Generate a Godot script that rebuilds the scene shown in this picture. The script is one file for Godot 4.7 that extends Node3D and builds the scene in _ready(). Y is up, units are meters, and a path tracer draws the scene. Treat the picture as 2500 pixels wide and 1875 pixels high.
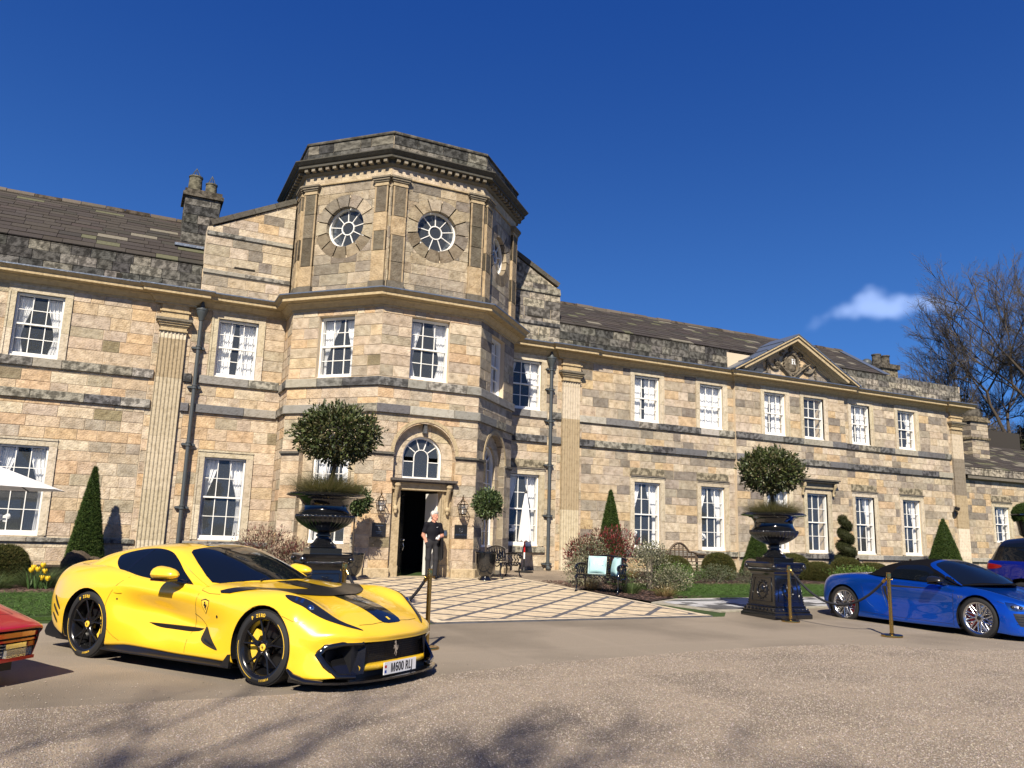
extends Node3D

# A honey-coloured stone country house on a sunny spring noon, with sports cars drawn up on the drive.
# World axes: x runs along the house front to the right, y is up, z comes out of the house towards the drive.

const ZF := -24.4          # plane of the main house front
const SUN_DIR := Vector3(0.396, -0.664, -0.634)
const EYE := Vector3(0.0, 1.462, 0.0)
var M := {}                # materials by name
var T := {}                # textures by name
var rng := RandomNumberGenerator.new()
var cam: Camera3D
var hall: Node3D


func _ready() -> void:
	rng.seed = 20240417
	setup_camera()
	setup_light()
	make_textures()
	make_materials()
	setup_ground()
	build_hall()
	build_cars()
	build_props()
	build_garden()
	build_person()
	build_trees()


# ---------------------------------------------------------------- camera, sky, sun
func setup_camera() -> void:
	cam = Camera3D.new()
	cam.name = "camera"
	cam.fov = rad_to_deg(2.0 * atan(937.5 / 1956.0))
	cam.near = 0.1
	cam.far = 900.0
	var b := Basis(Vector3.UP, deg_to_rad(-25.48)) * Basis(Vector3.RIGHT, deg_to_rad(10.83)) * Basis(Vector3.BACK, deg_to_rad(1.73))
	cam.transform = Transform3D(b, EYE)
	cam.current = true
	add_child(cam)


func setup_light() -> void:
	var we := WorldEnvironment.new()
	we.name = "world_environment"
	var e := Environment.new()
	e.background_mode = Environment.BG_SKY
	var sm := ProceduralSkyMaterial.new()
	sm.sky_top_color = Color(0.06, 0.20, 0.455)
	sm.sky_horizon_color = Color(0.33, 0.56, 0.84)
	sm.sky_curve = 0.17
	sm.sky_energy_multiplier = 1.0
	sm.ground_bottom_color = Color(0.30, 0.28, 0.24)
	sm.ground_horizon_color = Color(0.40, 0.42, 0.42)
	sm.sun_angle_max = 1.0
	sm.sky_cover = cloud_cover()
	sm.sky_cover_modulate = Color(1, 1, 1, 1)
	var sky := Sky.new()
	sky.sky_material = sm
	e.sky = sky
	e.tonemap_mode = Environment.TONE_MAPPER_LINEAR
	e.tonemap_exposure = 1.65
	e.sdfgi_enabled = true
	e.ssao_enabled = true
	e.ssil_enabled = true
	we.environment = e
	add_child(we)
	var sun := DirectionalLight3D.new()
	sun.name = "sun"
	sun.light_energy = 1.55
	sun.light_color = Color(1.0, 0.955, 0.88)
	sun.light_angular_distance = 0.5
	sun.shadow_enabled = true
	sun.transform = Transform3D(Basis.looking_at(SUN_DIR, Vector3.UP), Vector3(-20, 40, 30))
	add_child(sun)


# One small fair-weather cloud low in the sky, to the right of the house, and a clear sky elsewhere.
func cloud_cover() -> Texture2D:
	var w := 2048
	var h := 1024
	var im := Image.create(w, h, false, Image.FORMAT_RGBA8)
	im.fill(Color(0, 0, 0, 0))
	var n := FastNoiseLite.new()
	n.seed = 8
	n.frequency = 0.02
	n.fractal_octaves = 5
	var n2 := FastNoiseLite.new()
	n2.seed = 21
	n2.frequency = 0.05
	n2.fractal_octaves = 4
	for k in 3:
		var az: float = [51.0, 112.0, -75.0][k]
		var el: float = [15.6, 21.0, 13.0][k]
		var wid: float = [4.6, 7.0, 9.0][k]
		var hei: float = [1.25, 1.6, 1.5][k]
		for py in h:
			var elev := (0.5 - (py + 0.5) / h) * 180.0
			if absf(elev - el) > hei * 2.2:
				continue
			for px in w:
				var lon := ((px + 0.5) / w) * 360.0
				var d := wrapf(lon - az, -180.0, 180.0)
				if absf(d) > wid * 1.6:
					continue
				var x := d / wid
				var arch := 0.55 * (1.0 - x * x) - 0.25
				var y := (elev - el) / hei - arch + n.get_noise_2d(px * 1.0, py * 1.5 + k * 300) * 0.9
				var q := 1.0 - x * x * 0.9 - y * y * 1.5 + n2.get_noise_2d(px, py + k * 200) * 0.5
				var a := smoothstep(0.05, 1.0, q) * 0.62
				if a > 0.0:
					im.set_pixel(px, py, Color(0.62, 0.66, 0.73, a))
	return ImageTexture.create_from_image(im)


# ---------------------------------------------------------------- small tools
class MB:
	var v := PackedVector3Array()
	var n := PackedVector3Array()
	var uv := PackedVector2Array()
	var c := PackedColorArray()
	var i := PackedInt32Array()
	var col := Color(1, 1, 1)

	func vert(p: Vector3, nn: Vector3, t := Vector2.ZERO) -> int:
		v.push_back(p)
		n.push_back(nn)
		uv.push_back(t)
		c.push_back(col)
		return v.size() - 1

	func tri(a: Vector3, b: Vector3, d: Vector3) -> void:
		var nn := (d - a).cross(b - a).normalized()
		var k := v.size()
		vert(a, nn); vert(b, nn); vert(d, nn)
		i.append_array([k, k + 1, k + 2])

	func quad(a: Vector3, b: Vector3, d: Vector3, e: Vector3, t := Rect2(0, 0, 1, 1)) -> void:
		var nn := (d - a).cross(b - a)
		if nn.length_squared() < 1e-14:
			nn = (e - a).cross(d - a)
		nn = nn.normalized()
		var k := v.size()
		vert(a, nn, Vector2(t.position.x, t.end.y)); vert(b, nn, t.position); vert(d, nn, Vector2(t.end.x, t.position.y)); vert(e, nn, t.end)
		i.append_array([k, k + 1, k + 2, k, k + 2, k + 3])

	func box(x: Transform3D, s: Vector3) -> void:
		var h := s * 0.5
		var p := []
		for k in 8:
			p.append(x * Vector3(h.x if k & 1 else -h.x, h.y if k & 2 else -h.y, h.z if k & 4 else -h.z))
		quad(p[4], p[6], p[7], p[5]); quad(p[1], p[3], p[2], p[0])
		quad(p[5], p[7], p[3], p[1]); quad(p[0], p[2], p[6], p[4])
		quad(p[6], p[2], p[3], p[7]); quad(p[0], p[4], p[5], p[1])

	func abox(a: Vector3, b: Vector3) -> void:
		box(Transform3D(Basis(), (a + b) * 0.5), (b - a).abs())

	func block(x: Transform3D, s: Vector3, bev: float, off := Vector2.ZERO, sc := 1.0) -> void:
		var h := s * 0.5
		var o := [Vector2(-h.x, -h.y), Vector2(-h.x, h.y), Vector2(h.x, h.y), Vector2(h.x, -h.y)]
		var bx: float = minf(bev, h.x * 0.6)
		var by: float = minf(bev, h.y * 0.6)
		var q := [Vector2(-h.x + bx, -h.y + by), Vector2(-h.x + bx, h.y - by), Vector2(h.x - bx, h.y - by), Vector2(h.x - bx, -h.y + by)]
		var r := Rect2(off, Vector2(s.x, s.y) * sc)
		quad(x * Vector3(q[0].x, q[0].y, h.z), x * Vector3(q[1].x, q[1].y, h.z), x * Vector3(q[2].x, q[2].y, h.z), x * Vector3(q[3].x, q[3].y, h.z), r)
		for k in 4:
			var l := (k + 1) % 4
			quad(x * Vector3(o[k].x, o[k].y, h.z - bev), x * Vector3(o[l].x, o[l].y, h.z - bev), x * Vector3(q[l].x, q[l].y, h.z), x * Vector3(q[k].x, q[k].y, h.z), Rect2(off, Vector2(0.05, 0.05)))
			quad(x * Vector3(o[k].x, o[k].y, -h.z), x * Vector3(o[l].x, o[l].y, -h.z), x * Vector3(o[l].x, o[l].y, h.z - bev), x * Vector3(o[k].x, o[k].y, h.z - bev), Rect2(off, Vector2(0.2, 0.1)))

	func prism(x: Transform3D, poly: PackedVector2Array, z0: float, z1: float, sc := 1.0, off := Vector2.ZERO, back := false) -> void:
		var p := poly
		if not Geometry2D.is_polygon_clockwise(p):
			p = poly.duplicate()
			p.reverse()
		var tr := Geometry2D.triangulate_polygon(p)
		var nz := x.basis.z.normalized()
		for face in (2 if back else 1):
			var k := v.size()
			var z := z1 if face == 0 else z0
			for q in p:
				vert(x * Vector3(q.x, q.y, z), nz if face == 0 else -nz, q * sc + off)
			for t in range(0, tr.size(), 3):
				var a := p[tr[t]]
				var b := p[tr[t + 1]]
				var d := p[tr[t + 2]]
				var ccw := (b - a).cross(d - a) > 0.0
				if ccw == (face == 0):
					i.append_array([k + tr[t], k + tr[t + 2], k + tr[t + 1]])
				else:
					i.append_array([k + tr[t], k + tr[t + 1], k + tr[t + 2]])
		var m := p.size()
		var area := 0.0
		for q in m:
			area += p[q].cross(p[(q + 1) % m])
		for q in m:
			var a := p[q]
			var b := p[(q + 1) % m]
			if area < 0.0:
				var s := a
				a = b
				b = s
			quad(x * Vector3(b.x, b.y, z0), x * Vector3(b.x, b.y, z1), x * Vector3(a.x, a.y, z1), x * Vector3(a.x, a.y, z0), Rect2(off, Vector2(a.distance_to(b), absf(z1 - z0)) * sc))

	func sheet(pts: Array, close_u := false, close_v := false, flip := false, us := 1.0, vs := 1.0) -> void:
		var nr := pts.size()
		var nc: int = pts[0].size()
		var base := v.size()
		var nm := PackedVector3Array()
		nm.resize(nr * nc)
		for r in nr:
			for k in nc:
				var rm := (r - 1 + nr) % nr if close_u else maxi(r - 1, 0)
				var rp := (r + 1) % nr if close_u else mini(r + 1, nr - 1)
				var km := (k - 1 + nc) % nc if close_v else maxi(k - 1, 0)
				var kp := (k + 1) % nc if close_v else mini(k + 1, nc - 1)
				var du: Vector3 = pts[rp][k] - pts[rm][k]
				var dv: Vector3 = pts[r][kp] - pts[r][km]
				var cr := du.cross(dv)
				if cr.length_squared() < 1e-16:
					var r2 := r + 1 if r + 1 < nr else r - 1
					cr = (pts[mini(r2 + 1, nr - 1)][k] - pts[maxi(r2 - 1, 0)][k]).cross(pts[r2][kp] - pts[r2][km])
				nm[r * nc + k] = cr.normalized() * (-1.0 if flip else 1.0)
		for r in nr:
			for k in nc:
				vert(pts[r][k], nm[r * nc + k], Vector2(float(k) / (nc - 1) * us, float(r) / (nr - 1) * vs))
		for r in (nr if close_u else nr - 1):
			for k in (nc if close_v else nc - 1):
				var a := base + r * nc + k
				var b := base + r * nc + (k + 1) % nc
				var d := base + ((r + 1) % nr) * nc + (k + 1) % nc
				var e := base + ((r + 1) % nr) * nc + k
				if flip:
					i.append_array([a, e, d, a, d, b])
				else:
					i.append_array([a, b, d, a, d, e])

	func lathe(x: Transform3D, prof: Array, seg := 24, a0 := 0.0, a1 := TAU) -> void:
		var full := absf(a1 - a0) > TAU - 0.001
		var run: Array = [prof[0]]
		for k in range(1, prof.size()):
			run.append(prof[k])
			var hard := false
			if k < prof.size() - 1:
				var d1: Vector2 = (prof[k] - prof[k - 1]).normalized()
				var d2: Vector2 = (prof[k + 1] - prof[k]).normalized()
				hard = d1.dot(d2) < 0.8
			if hard or k == prof.size() - 1:
				var pts := []
				for q: Vector2 in run:
					var row := PackedVector3Array()
					for s in seg + 1:
						var a := a0 + (a1 - a0) * s / seg
						row.push_back(x * Vector3(cos(a) * q.x, q.y, -sin(a) * q.x))
					pts.append(row)
				sheet(pts, false, false, true)
				run = [prof[k]]

	func tube(p: Array, r: Variant, seg := 8, caps := true, closed := false) -> void:
		var m := p.size()
		var rows := []
		var up := Vector3.UP
		for k in m:
			var t: Vector3
			if closed:
				t = (p[(k + 1) % m] - p[(k - 1 + m) % m]).normalized()
			else:
				t = (p[mini(k + 1, m - 1)] - p[maxi(k - 1, 0)]).normalized()
			var s := t.cross(up)
			if s.length() < 0.05:
				s = t.cross(Vector3.RIGHT) if k == 0 or rows.is_empty() else s
			s = s.normalized()
			if s == Vector3.ZERO:
				s = Vector3.RIGHT
			var w := s.cross(t).normalized()
			up = w
			var rad: float = r if (r is float or r is int) else r[k]
			var row := PackedVector3Array()
			for q in seg + 1:
				var a := TAU * q / seg
				row.push_back(p[k] + (s * cos(a) + w * sin(a)) * rad)
			rows.append(row)
		if closed:
			rows.append(rows[0])
		sheet(rows, false, false, true)
		if caps and not closed:
			for e in 2:
				var row: PackedVector3Array = rows[0] if e == 0 else rows[m - 1]
				for q in seg:
					if e == 0:
						tri(p[0], row[q], row[q + 1])
					else:
						tri(p[m - 1], row[q + 1], row[q])

	func ball(x: Transform3D, seg := 12, rings := 8) -> void:
		var rows := []
		for r in rings + 1:
			var f := PI * r / rings
			var row := PackedVector3Array()
			for s in seg + 1:
				var a := TAU * s / seg
				row.push_back(x * Vector3(sin(f) * cos(a), cos(f), sin(f) * sin(a)))
			rows.append(row)
		sheet(rows)

	func add(o: MB, x := Transform3D()) -> void:
		var k := v.size()
		for q in o.v.size():
			v.push_back(x * o.v[q])
			n.push_back((x.basis * o.n[q]).normalized())
		uv.append_array(o.uv)
		c.append_array(o.c)
		for q in o.i:
			i.push_back(q + k)

	func mesh() -> ArrayMesh:
		var a := []
		a.resize(Mesh.ARRAY_MAX)
		a[Mesh.ARRAY_VERTEX] = v
		a[Mesh.ARRAY_NORMAL] = n
		a[Mesh.ARRAY_TEX_UV] = uv
		a[Mesh.ARRAY_COLOR] = c
		a[Mesh.ARRAY_INDEX] = i
		var m := ArrayMesh.new()
		if v.size():
			m.add_surface_from_arrays(Mesh.PRIMITIVE_TRIANGLES, a)
		return m


var used := {}


func numbered(called: String) -> String:
	if not used.has(called):
		used[called] = 0
		return called
	used[called] += 1
	return "%s_%03d" % [called, used[called]]


# a mesh becomes one named object
func obj(called: String, m: Variant, material: Material, parent: Node = self, x := Transform3D()) -> MeshInstance3D:
	var o := MeshInstance3D.new()
	o.mesh = m.mesh() if m is MB else m
	o.material_override = material
	o.transform = x
	if parent == self:
		o.name = numbered(called)
	else:
		var k: int = parent.get_meta("_n_" + called, 0)
		parent.set_meta("_n_" + called, k + 1)
		o.name = called if k == 0 else "%s_%03d" % [called, k]
	parent.add_child(o, true)
	return o


func thing(called: String, label: String, category: String, x := Transform3D(), group := "") -> Node3D:
	var o := Node3D.new()
	o.name = numbered(called)
	o.transform = x
	add_child(o)
	return tag(o, label, category, group)


func tag(o: Node3D, label: String, category: String, group := "") -> Node3D:
	o.set_meta("label", label)
	o.set_meta("category", category)
	if group:
		o.set_meta("group", group)
	return o


func struct(o: Node3D) -> Node3D:
	o.set_meta("kind", "structure")
	return o


func stuff(o: Node3D) -> Node3D:
	o.set_meta("kind", "stuff")
	return o


func twin(o: Node3D, x: Transform3D, label: String, group := "") -> Node3D:
	var d: Node3D = o.duplicate()
	d.name = numbered(String(o.name).rstrip("0123456789").trim_suffix("_"))
	add_child(d)
	d.transform = x
	d.set_meta("label", label)
	if group:
		d.set_meta("group", group)
	return d


func at(x: float, y: float, z: float, turn := 0.0) -> Transform3D:
	return Transform3D(Basis(Vector3.UP, turn), Vector3(x, y, z))


func copies(called: String, mesh: Mesh, material: Material, xs: Array, cols: Variant, parent: Node) -> MultiMeshInstance3D:
	var mm := MultiMesh.new()
	mm.transform_format = MultiMesh.TRANSFORM_3D
	mm.use_colors = cols != null
	mm.mesh = mesh
	mm.instance_count = xs.size()
	for k in xs.size():
		mm.set_instance_transform(k, xs[k])
		if cols != null:
			mm.set_instance_color(k, cols[k])
	var o := MultiMeshInstance3D.new()
	o.multimesh = mm
	o.material_override = material
	o.name = numbered(called) if parent == self else called
	parent.add_child(o, true)
	return o


func rnd(a: float, b: float) -> float:
	return rng.randf_range(a, b)


# where a point falls in the picture (for choosing what is built piece by piece): x, y in 0..1, z = distance
func seen_at(p: Vector3) -> Vector3:
	var q := cam.transform.affine_inverse() * p
	if q.z > -0.1:
		return Vector3(-9, -9, -1)
	var f := 1956.0
	return Vector3(0.5 + f * q.x / -q.z / 2500.0, 0.5 - f * q.y / -q.z / 1875.0, -q.z)


# height of the ground: level drive, rising gently to the house
func gy(x: float, z: float) -> float:
	var t := maxf(0.0, -z - 10.5)
	var rise := 0.0285 * minf(t, 13.9) * smoothstep(0.0, 1.5, t)
	return rise + 0.006 * clampf(x - 4.0, 0.0, 10.0) * smoothstep(22.0, 12.0, -z)


# ---------------------------------------------------------------- textures and materials
func noise(kind: int, freq: float, oct: int, sd: int) -> FastNoiseLite:
	var n := FastNoiseLite.new()
	n.noise_type = kind
	n.frequency = freq
	n.fractal_octaves = oct
	n.seed = sd
	return n


func ramp(stops: Array) -> Gradient:
	var g := Gradient.new()
	var o := PackedFloat32Array()
	var c := PackedColorArray()
	for s in stops:
		o.push_back(s[0])
		c.push_back(s[1])
	g.offsets = o
	g.colors = c
	return g


func ntex(called: String, n: FastNoiseLite, size: int, stops: Array, normal := false, bump := 8.0) -> void:
	var t := NoiseTexture2D.new()
	t.noise = n
	t.width = size
	t.height = size
	t.seamless = true
	t.seamless_blend_skirt = 0.15
	if stops.size():
		t.color_ramp = ramp(stops)
	t.as_normal_map = normal
	t.bump_strength = bump
	T[called] = t


func grey(v: float) -> Color:
	return Color(v, v, v)


func make_textures() -> void:
	var S := FastNoiseLite.TYPE_SIMPLEX_SMOOTH
	var V := FastNoiseLite.TYPE_CELLULAR
	T.stone = stone_picture()
	ntex("grain_n", noise(S, 0.05, 5, 5), 512, [], true, 5.0)
	ntex("grain_h", noise(S, 0.03, 5, 5), 512, [])
	ntex("weather", noise(S, 0.016, 7, 9), 512, [[0.0, grey(0.55)], [0.36, grey(0.64)], [0.5, grey(0.80)], [0.64, grey(0.95)], [1.0, grey(1.0)]])
	ntex("streak", noise(S, 0.02, 6, 31), 512, [[0.0, Color(0.84, 0.83, 0.81)], [0.3, Color(0.93, 0.925, 0.915)], [0.5, Color(1, 1, 1)], [1.0, Color(1, 1, 1)]])
	ntex("patches", noise(S, 0.008, 5, 17), 512, [[0.0, grey(0.80)], [0.35, grey(0.90)], [0.6, grey(1.0)], [1.0, grey(1.0)]])
	ntex("tarmac", noise(V, 0.16, 2, 3), 1024, [[0.0, Color(0.55, 0.50, 0.44)], [0.3, Color(0.66, 0.61, 0.55)], [0.55, Color(0.72, 0.67, 0.60)], [0.8, Color(0.62, 0.58, 0.52)], [1.0, Color(0.82, 0.78, 0.72)]])
	ntex("gravel", noise(V, 0.09, 3, 13), 1024, [[0.0, Color(0.34, 0.30, 0.26)], [0.25, Color(0.58, 0.52, 0.45)], [0.5, Color(0.72, 0.65, 0.56)], [0.75, Color(0.62, 0.57, 0.51)], [1.0, Color(0.86, 0.82, 0.76)]])
	ntex("grit_n", noise(V, 0.12, 2, 3), 1024, [], true, 6.0)
	ntex("lawn", noise(S, 0.09, 4, 23), 512, [[0.0, Color(0.16, 0.24, 0.05)], [0.5, Color(0.24, 0.36, 0.08)], [1.0, Color(0.34, 0.45, 0.13)]])
	ntex("soil", noise(V, 0.06, 4, 29), 512, [[0.0, Color(0.10, 0.06, 0.045)], [0.45, Color(0.22, 0.14, 0.11)], [0.75, Color(0.34, 0.23, 0.18)], [1.0, Color(0.48, 0.37, 0.30)]])
	ntex("bark", noise(S, 0.05, 5, 41), 256, [[0.0, Color(0.20, 0.17, 0.14)], [0.5, Color(0.36, 0.31, 0.26)], [1.0, Color(0.52, 0.47, 0.40)]])
	ntex("metal_n", noise(S, 0.03, 4, 51), 256, [], true, 1.6)


# sandstone: fine grain with wavy rust-coloured bedding lines
func stone_picture() -> Texture2D:
	var n := 512
	var im := Image.create(n, n, false, Image.FORMAT_RGB8)
	var a := noise(FastNoiseLite.TYPE_SIMPLEX_SMOOTH, 0.006, 3, 3)
	var b := noise(FastNoiseLite.TYPE_SIMPLEX_SMOOTH, 0.25, 2, 4)
	var d := noise(FastNoiseLite.TYPE_SIMPLEX_SMOOTH, 0.012, 4, 6)
	for y in n:
		for x in n:
			var w := a.get_noise_2d(x, y * 2.2)
			var line := sin((w * 26.0 + y * 0.05) * 1.6)
			var on := smoothstep(0.05, 0.5, a.get_noise_2d(x + 900, y + 333))
			var g := b.get_noise_2d(x, y) * 0.07 + d.get_noise_2d(x, y) * 0.16
			var l := pow(maxf(line, 0.0), 3.0) * on * 0.22
			var v := clampf(0.93 + g * 0.8 - l * 0.5, 0.0, 1.0)
			im.set_pixel(x, y, Color(v + 0.02, v * (1.0 - l * 0.22), v * (0.985 - l * 0.55)))
	im.generate_mipmaps()
	return ImageTexture.create_from_image(im)


# colour given as real-world (linear) reflectance
func lin(r: float, g: float, b: float) -> Color:
	return Color(r, g, b).linear_to_srgb()


func mat(called: String, c: Color, rough := 0.8, metal := 0.0) -> StandardMaterial3D:
	var m := StandardMaterial3D.new()
	m.resource_name = called
	m.albedo_color = c
	m.roughness = rough
	m.metallic = metal
	M[called] = m
	return m


func tri_planar(m: StandardMaterial3D, s: float) -> void:
	m.uv1_triplanar = true
	m.uv1_world_triplanar = true
	m.uv1_scale = Vector3(s, s, s)


func over(m: StandardMaterial3D, tex: String, s: float) -> void:
	m.detail_enabled = true
	m.detail_albedo = T[tex]
	m.detail_blend_mode = BaseMaterial3D.BLEND_MODE_MUL
	m.detail_uv_layer = BaseMaterial3D.DETAIL_UV_2
	m.uv2_triplanar = true
	m.uv2_world_triplanar = true
	m.uv2_scale = Vector3(s, s, s)


func make_materials() -> void:
	var m: StandardMaterial3D
	m = mat("stone", Color.WHITE, 0.92)
	m.vertex_color_use_as_albedo = true
	m.albedo_texture = T.stone
	m.normal_enabled = true
	m.normal_texture = T.grain_n
	m.normal_scale = 0.7
	m.metallic_specular = 0.25
	over(m, "streak", 0.45)
	m = mat("dark_stone", Color.WHITE, 0.95)      # sooted, lichen-spotted parapets and bands
	m.vertex_color_use_as_albedo = true
	m.albedo_texture = T.weather
	tri_planar(m, 0.55)
	m.normal_enabled = true
	m.normal_texture = T.grain_n
	m.normal_scale = 0.8
	m.metallic_specular = 0.2
	m = mat("moulding", Color.WHITE, 0.92)
	m.vertex_color_use_as_albedo = true
	m.albedo_texture = T.streak
	tri_planar(m, 0.5)
	m.normal_enabled = true
	m.normal_texture = T.grain_n
	m.normal_scale = 0.5
	m.metallic_specular = 0.25
	mat("mortar", lin(0.56, 0.46, 0.33), 0.95)
	m = mat("slate", Color.WHITE, 0.85)
	m.vertex_color_use_as_albedo = true
	m.albedo_texture = T.streak
	tri_planar(m, 1.3)
	m.normal_enabled = true
	m.normal_texture = T.grain_n
	m.normal_scale = 1.0
	m = mat("lead", lin(0.17, 0.20, 0.25), 0.42, 0.55)
	m.normal_enabled = true
	m.normal_texture = T.metal_n
	tri_planar(m, 0.8)
	m = mat("iron_grey", lin(0.055, 0.065, 0.072), 0.5)
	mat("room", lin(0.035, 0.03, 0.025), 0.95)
	m = mat("white_paint", lin(0.80, 0.79, 0.75), 0.4)
	m = mat("window_glass", Color(0.9, 0.95, 1.0, 0.05), 0.02)
	m.transparency = BaseMaterial3D.TRANSPARENCY_ALPHA
	m.metallic_specular = 0.6
	m = mat("curtain", lin(0.78, 0.79, 0.80), 0.9)
	m.backlight_enabled = true
	m.backlight = Color(0.35, 0.35, 0.35)
	m = mat("black_paint", lin(0.006, 0.0065, 0.008), 0.12)     # glossy ironwork
	m.clearcoat_enabled = true
	m.clearcoat = 0.6
	m.clearcoat_roughness = 0.06
	m.metallic_specular = 0.55
	mat("black_satin", lin(0.010, 0.010, 0.011), 0.45)
	mat("door_black", lin(0.006, 0.006, 0.007), 0.25)
	m = mat("brass", lin(0.50, 0.33, 0.10), 0.22, 1.0)
	m = mat("bronze", lin(0.10, 0.06, 0.03), 0.35, 1.0)
	mat("chrome", lin(0.75, 0.76, 0.78), 0.08, 1.0)
	mat("silver", lin(0.62, 0.63, 0.65), 0.22, 1.0)
	m = mat("tarmac", lin(0.62, 0.62, 0.62), 0.9)
	m.albedo_texture = T.tarmac
	tri_planar(m, 0.55)
	m.normal_enabled = true
	m.normal_texture = T.grit_n
	m.normal_scale = 0.6
	m.metallic_specular = 0.3
	over(m, "patches", 0.06)
	m = mat("gravel_bed", lin(0.74, 0.74, 0.74), 0.95)
	m.albedo_texture = T.gravel
	tri_planar(m, 0.7)
	m.normal_enabled = true
	m.normal_texture = T.grit_n
	m.normal_scale = 1.2
	over(m, "patches", 0.13)
	m = mat("pebble", Color.WHITE, 0.75)
	m.vertex_color_use_as_albedo = true
	m = mat("lawn", lin(0.55, 0.55, 0.55), 0.9)
	m.albedo_texture = T.lawn
	tri_planar(m, 0.8)
	over(m, "patches", 0.2)
	m = mat("soil", lin(0.6, 0.6, 0.6), 0.95)
	m.albedo_texture = T.soil
	tri_planar(m, 0.9)
	m.normal_enabled = true
	m.normal_texture = T.grit_n
	m.normal_scale = 1.5
	m = mat("paving", Color.WHITE, 0.75)
	m.vertex_color_use_as_albedo = true
	m.albedo_texture = T.patches
	tri_planar(m, 0.9)
	m.normal_enabled = true
	m.normal_texture = T.grain_n
	m.normal_scale = 0.25
	m = mat("leaf", Color.WHITE, 0.42)
	m.vertex_color_use_as_albedo = true
	m.backlight_enabled = true
	m.backlight = Color(0.3, 0.3, 0.3)
	m.metallic_specular = 0.45
	m = mat("needle", Color.WHITE, 0.7)
	m.vertex_color_use_as_albedo = true
	m.metallic_specular = 0.3
	m = mat("blade", Color.WHITE, 0.6)
	m.vertex_color_use_as_albedo = true
	m.backlight_enabled = true
	m.backlight = Color(0.5, 0.5, 0.5)
	m = mat("petal", Color.WHITE, 0.55)
	m.vertex_color_use_as_albedo = true
	m.backlight_enabled = true
	m.backlight = Color(0.6, 0.6, 0.6)
	m = mat("bark", lin(0.5, 0.5, 0.5), 0.95)
	m.albedo_texture = T.bark
	tri_planar(m, 1.5)
	m = mat("twig", lin(0.10, 0.085, 0.07), 0.95)
	m = mat("boulder", lin(0.62, 0.60, 0.56), 0.95)
	m.albedo_texture = T.bark
	tri_planar(m, 2.0)
	m.normal_enabled = true
	m.normal_texture = T.grain_n
	m = mat("grey_wood", lin(0.85, 0.82, 0.78), 0.85)
	m.albedo_texture = T.bark
	tri_planar(m, 1.2)
	paint("yellow", lin(0.90, 0.56, 0.025), 0.08)
	paint("red", lin(0.42, 0.006, 0.010), 0.1)
	paint("blue", lin(0.006, 0.10, 0.60), 0.8)
	paint("deep_blue", lin(0.004, 0.012, 0.22), 0.5)
	m = mat("gloss_black", lin(0.006, 0.006, 0.007), 0.1)
	m.clearcoat_enabled = true
	m.clearcoat = 1.0
	m.clearcoat_roughness = 0.03
	m = mat("carbon", lin(0.010, 0.010, 0.011), 0.28)
	mat("car_glass", lin(0.004, 0.006, 0.010), 0.03)
	m = mat("lamp_glass", Color(0.85, 0.9, 0.95, 0.12), 0.03)
	m.transparency = BaseMaterial3D.TRANSPARENCY_ALPHA
	mat("dark_lamp", lin(0.012, 0.014, 0.02), 0.12)
	mat("tyre", lin(0.013, 0.013, 0.014), 0.75)
	mat("rim_black", lin(0.008, 0.008, 0.009), 0.2)
	mat("yellow_print", lin(0.85, 0.55, 0.05), 0.5)
	mat("gap", lin(0.014, 0.011, 0.006), 0.9)
	mat("plate_white", lin(0.72, 0.72, 0.72), 0.35)
	mat("ink", lin(0.01, 0.01, 0.012), 0.5)
	m = mat("soft_top", lin(0.007, 0.007, 0.009), 0.95)
	m.metallic_specular = 0.1
	mat("amber", lin(0.45, 0.08, 0.01), 0.15)
	mat("red_lamp", lin(0.20, 0.004, 0.004), 0.12)
	mat("caliper_red", lin(0.5, 0.01, 0.01), 0.3)
	m = mat("white_canvas", lin(0.82, 0.82, 0.82), 0.85)
	m.backlight_enabled = true
	m.backlight = Color(0.5, 0.5, 0.5)
	mat("black_cloth", lin(0.010, 0.010, 0.011), 0.9)
	mat("charcoal_cloth", lin(0.030, 0.031, 0.034), 0.9)
	mat("shoe", lin(0.012, 0.012, 0.014), 0.55)
	m = mat("skin", lin(0.50, 0.24, 0.16), 0.55)
	m.subsurf_scatter_enabled = true
	m.subsurf_scatter_strength = 0.15
	mat("grey_hair", lin(0.45, 0.44, 0.43), 0.8)
	mat("aqua_cloth", lin(0.36, 0.58, 0.60), 0.85)
	mat("aqua_print", lin(0.56, 0.74, 0.75), 0.85)
	mat("rope", lin(0.010, 0.011, 0.016), 0.85)
	mat("eye_white", lin(0.7, 0.68, 0.65), 0.3)


func paint(called: String, c: Color, flake: float) -> void:
	var m := mat(called, c, 0.32, flake)
	m.clearcoat_enabled = true
	m.clearcoat = 1.0
	m.clearcoat_roughness = 0.02


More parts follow.
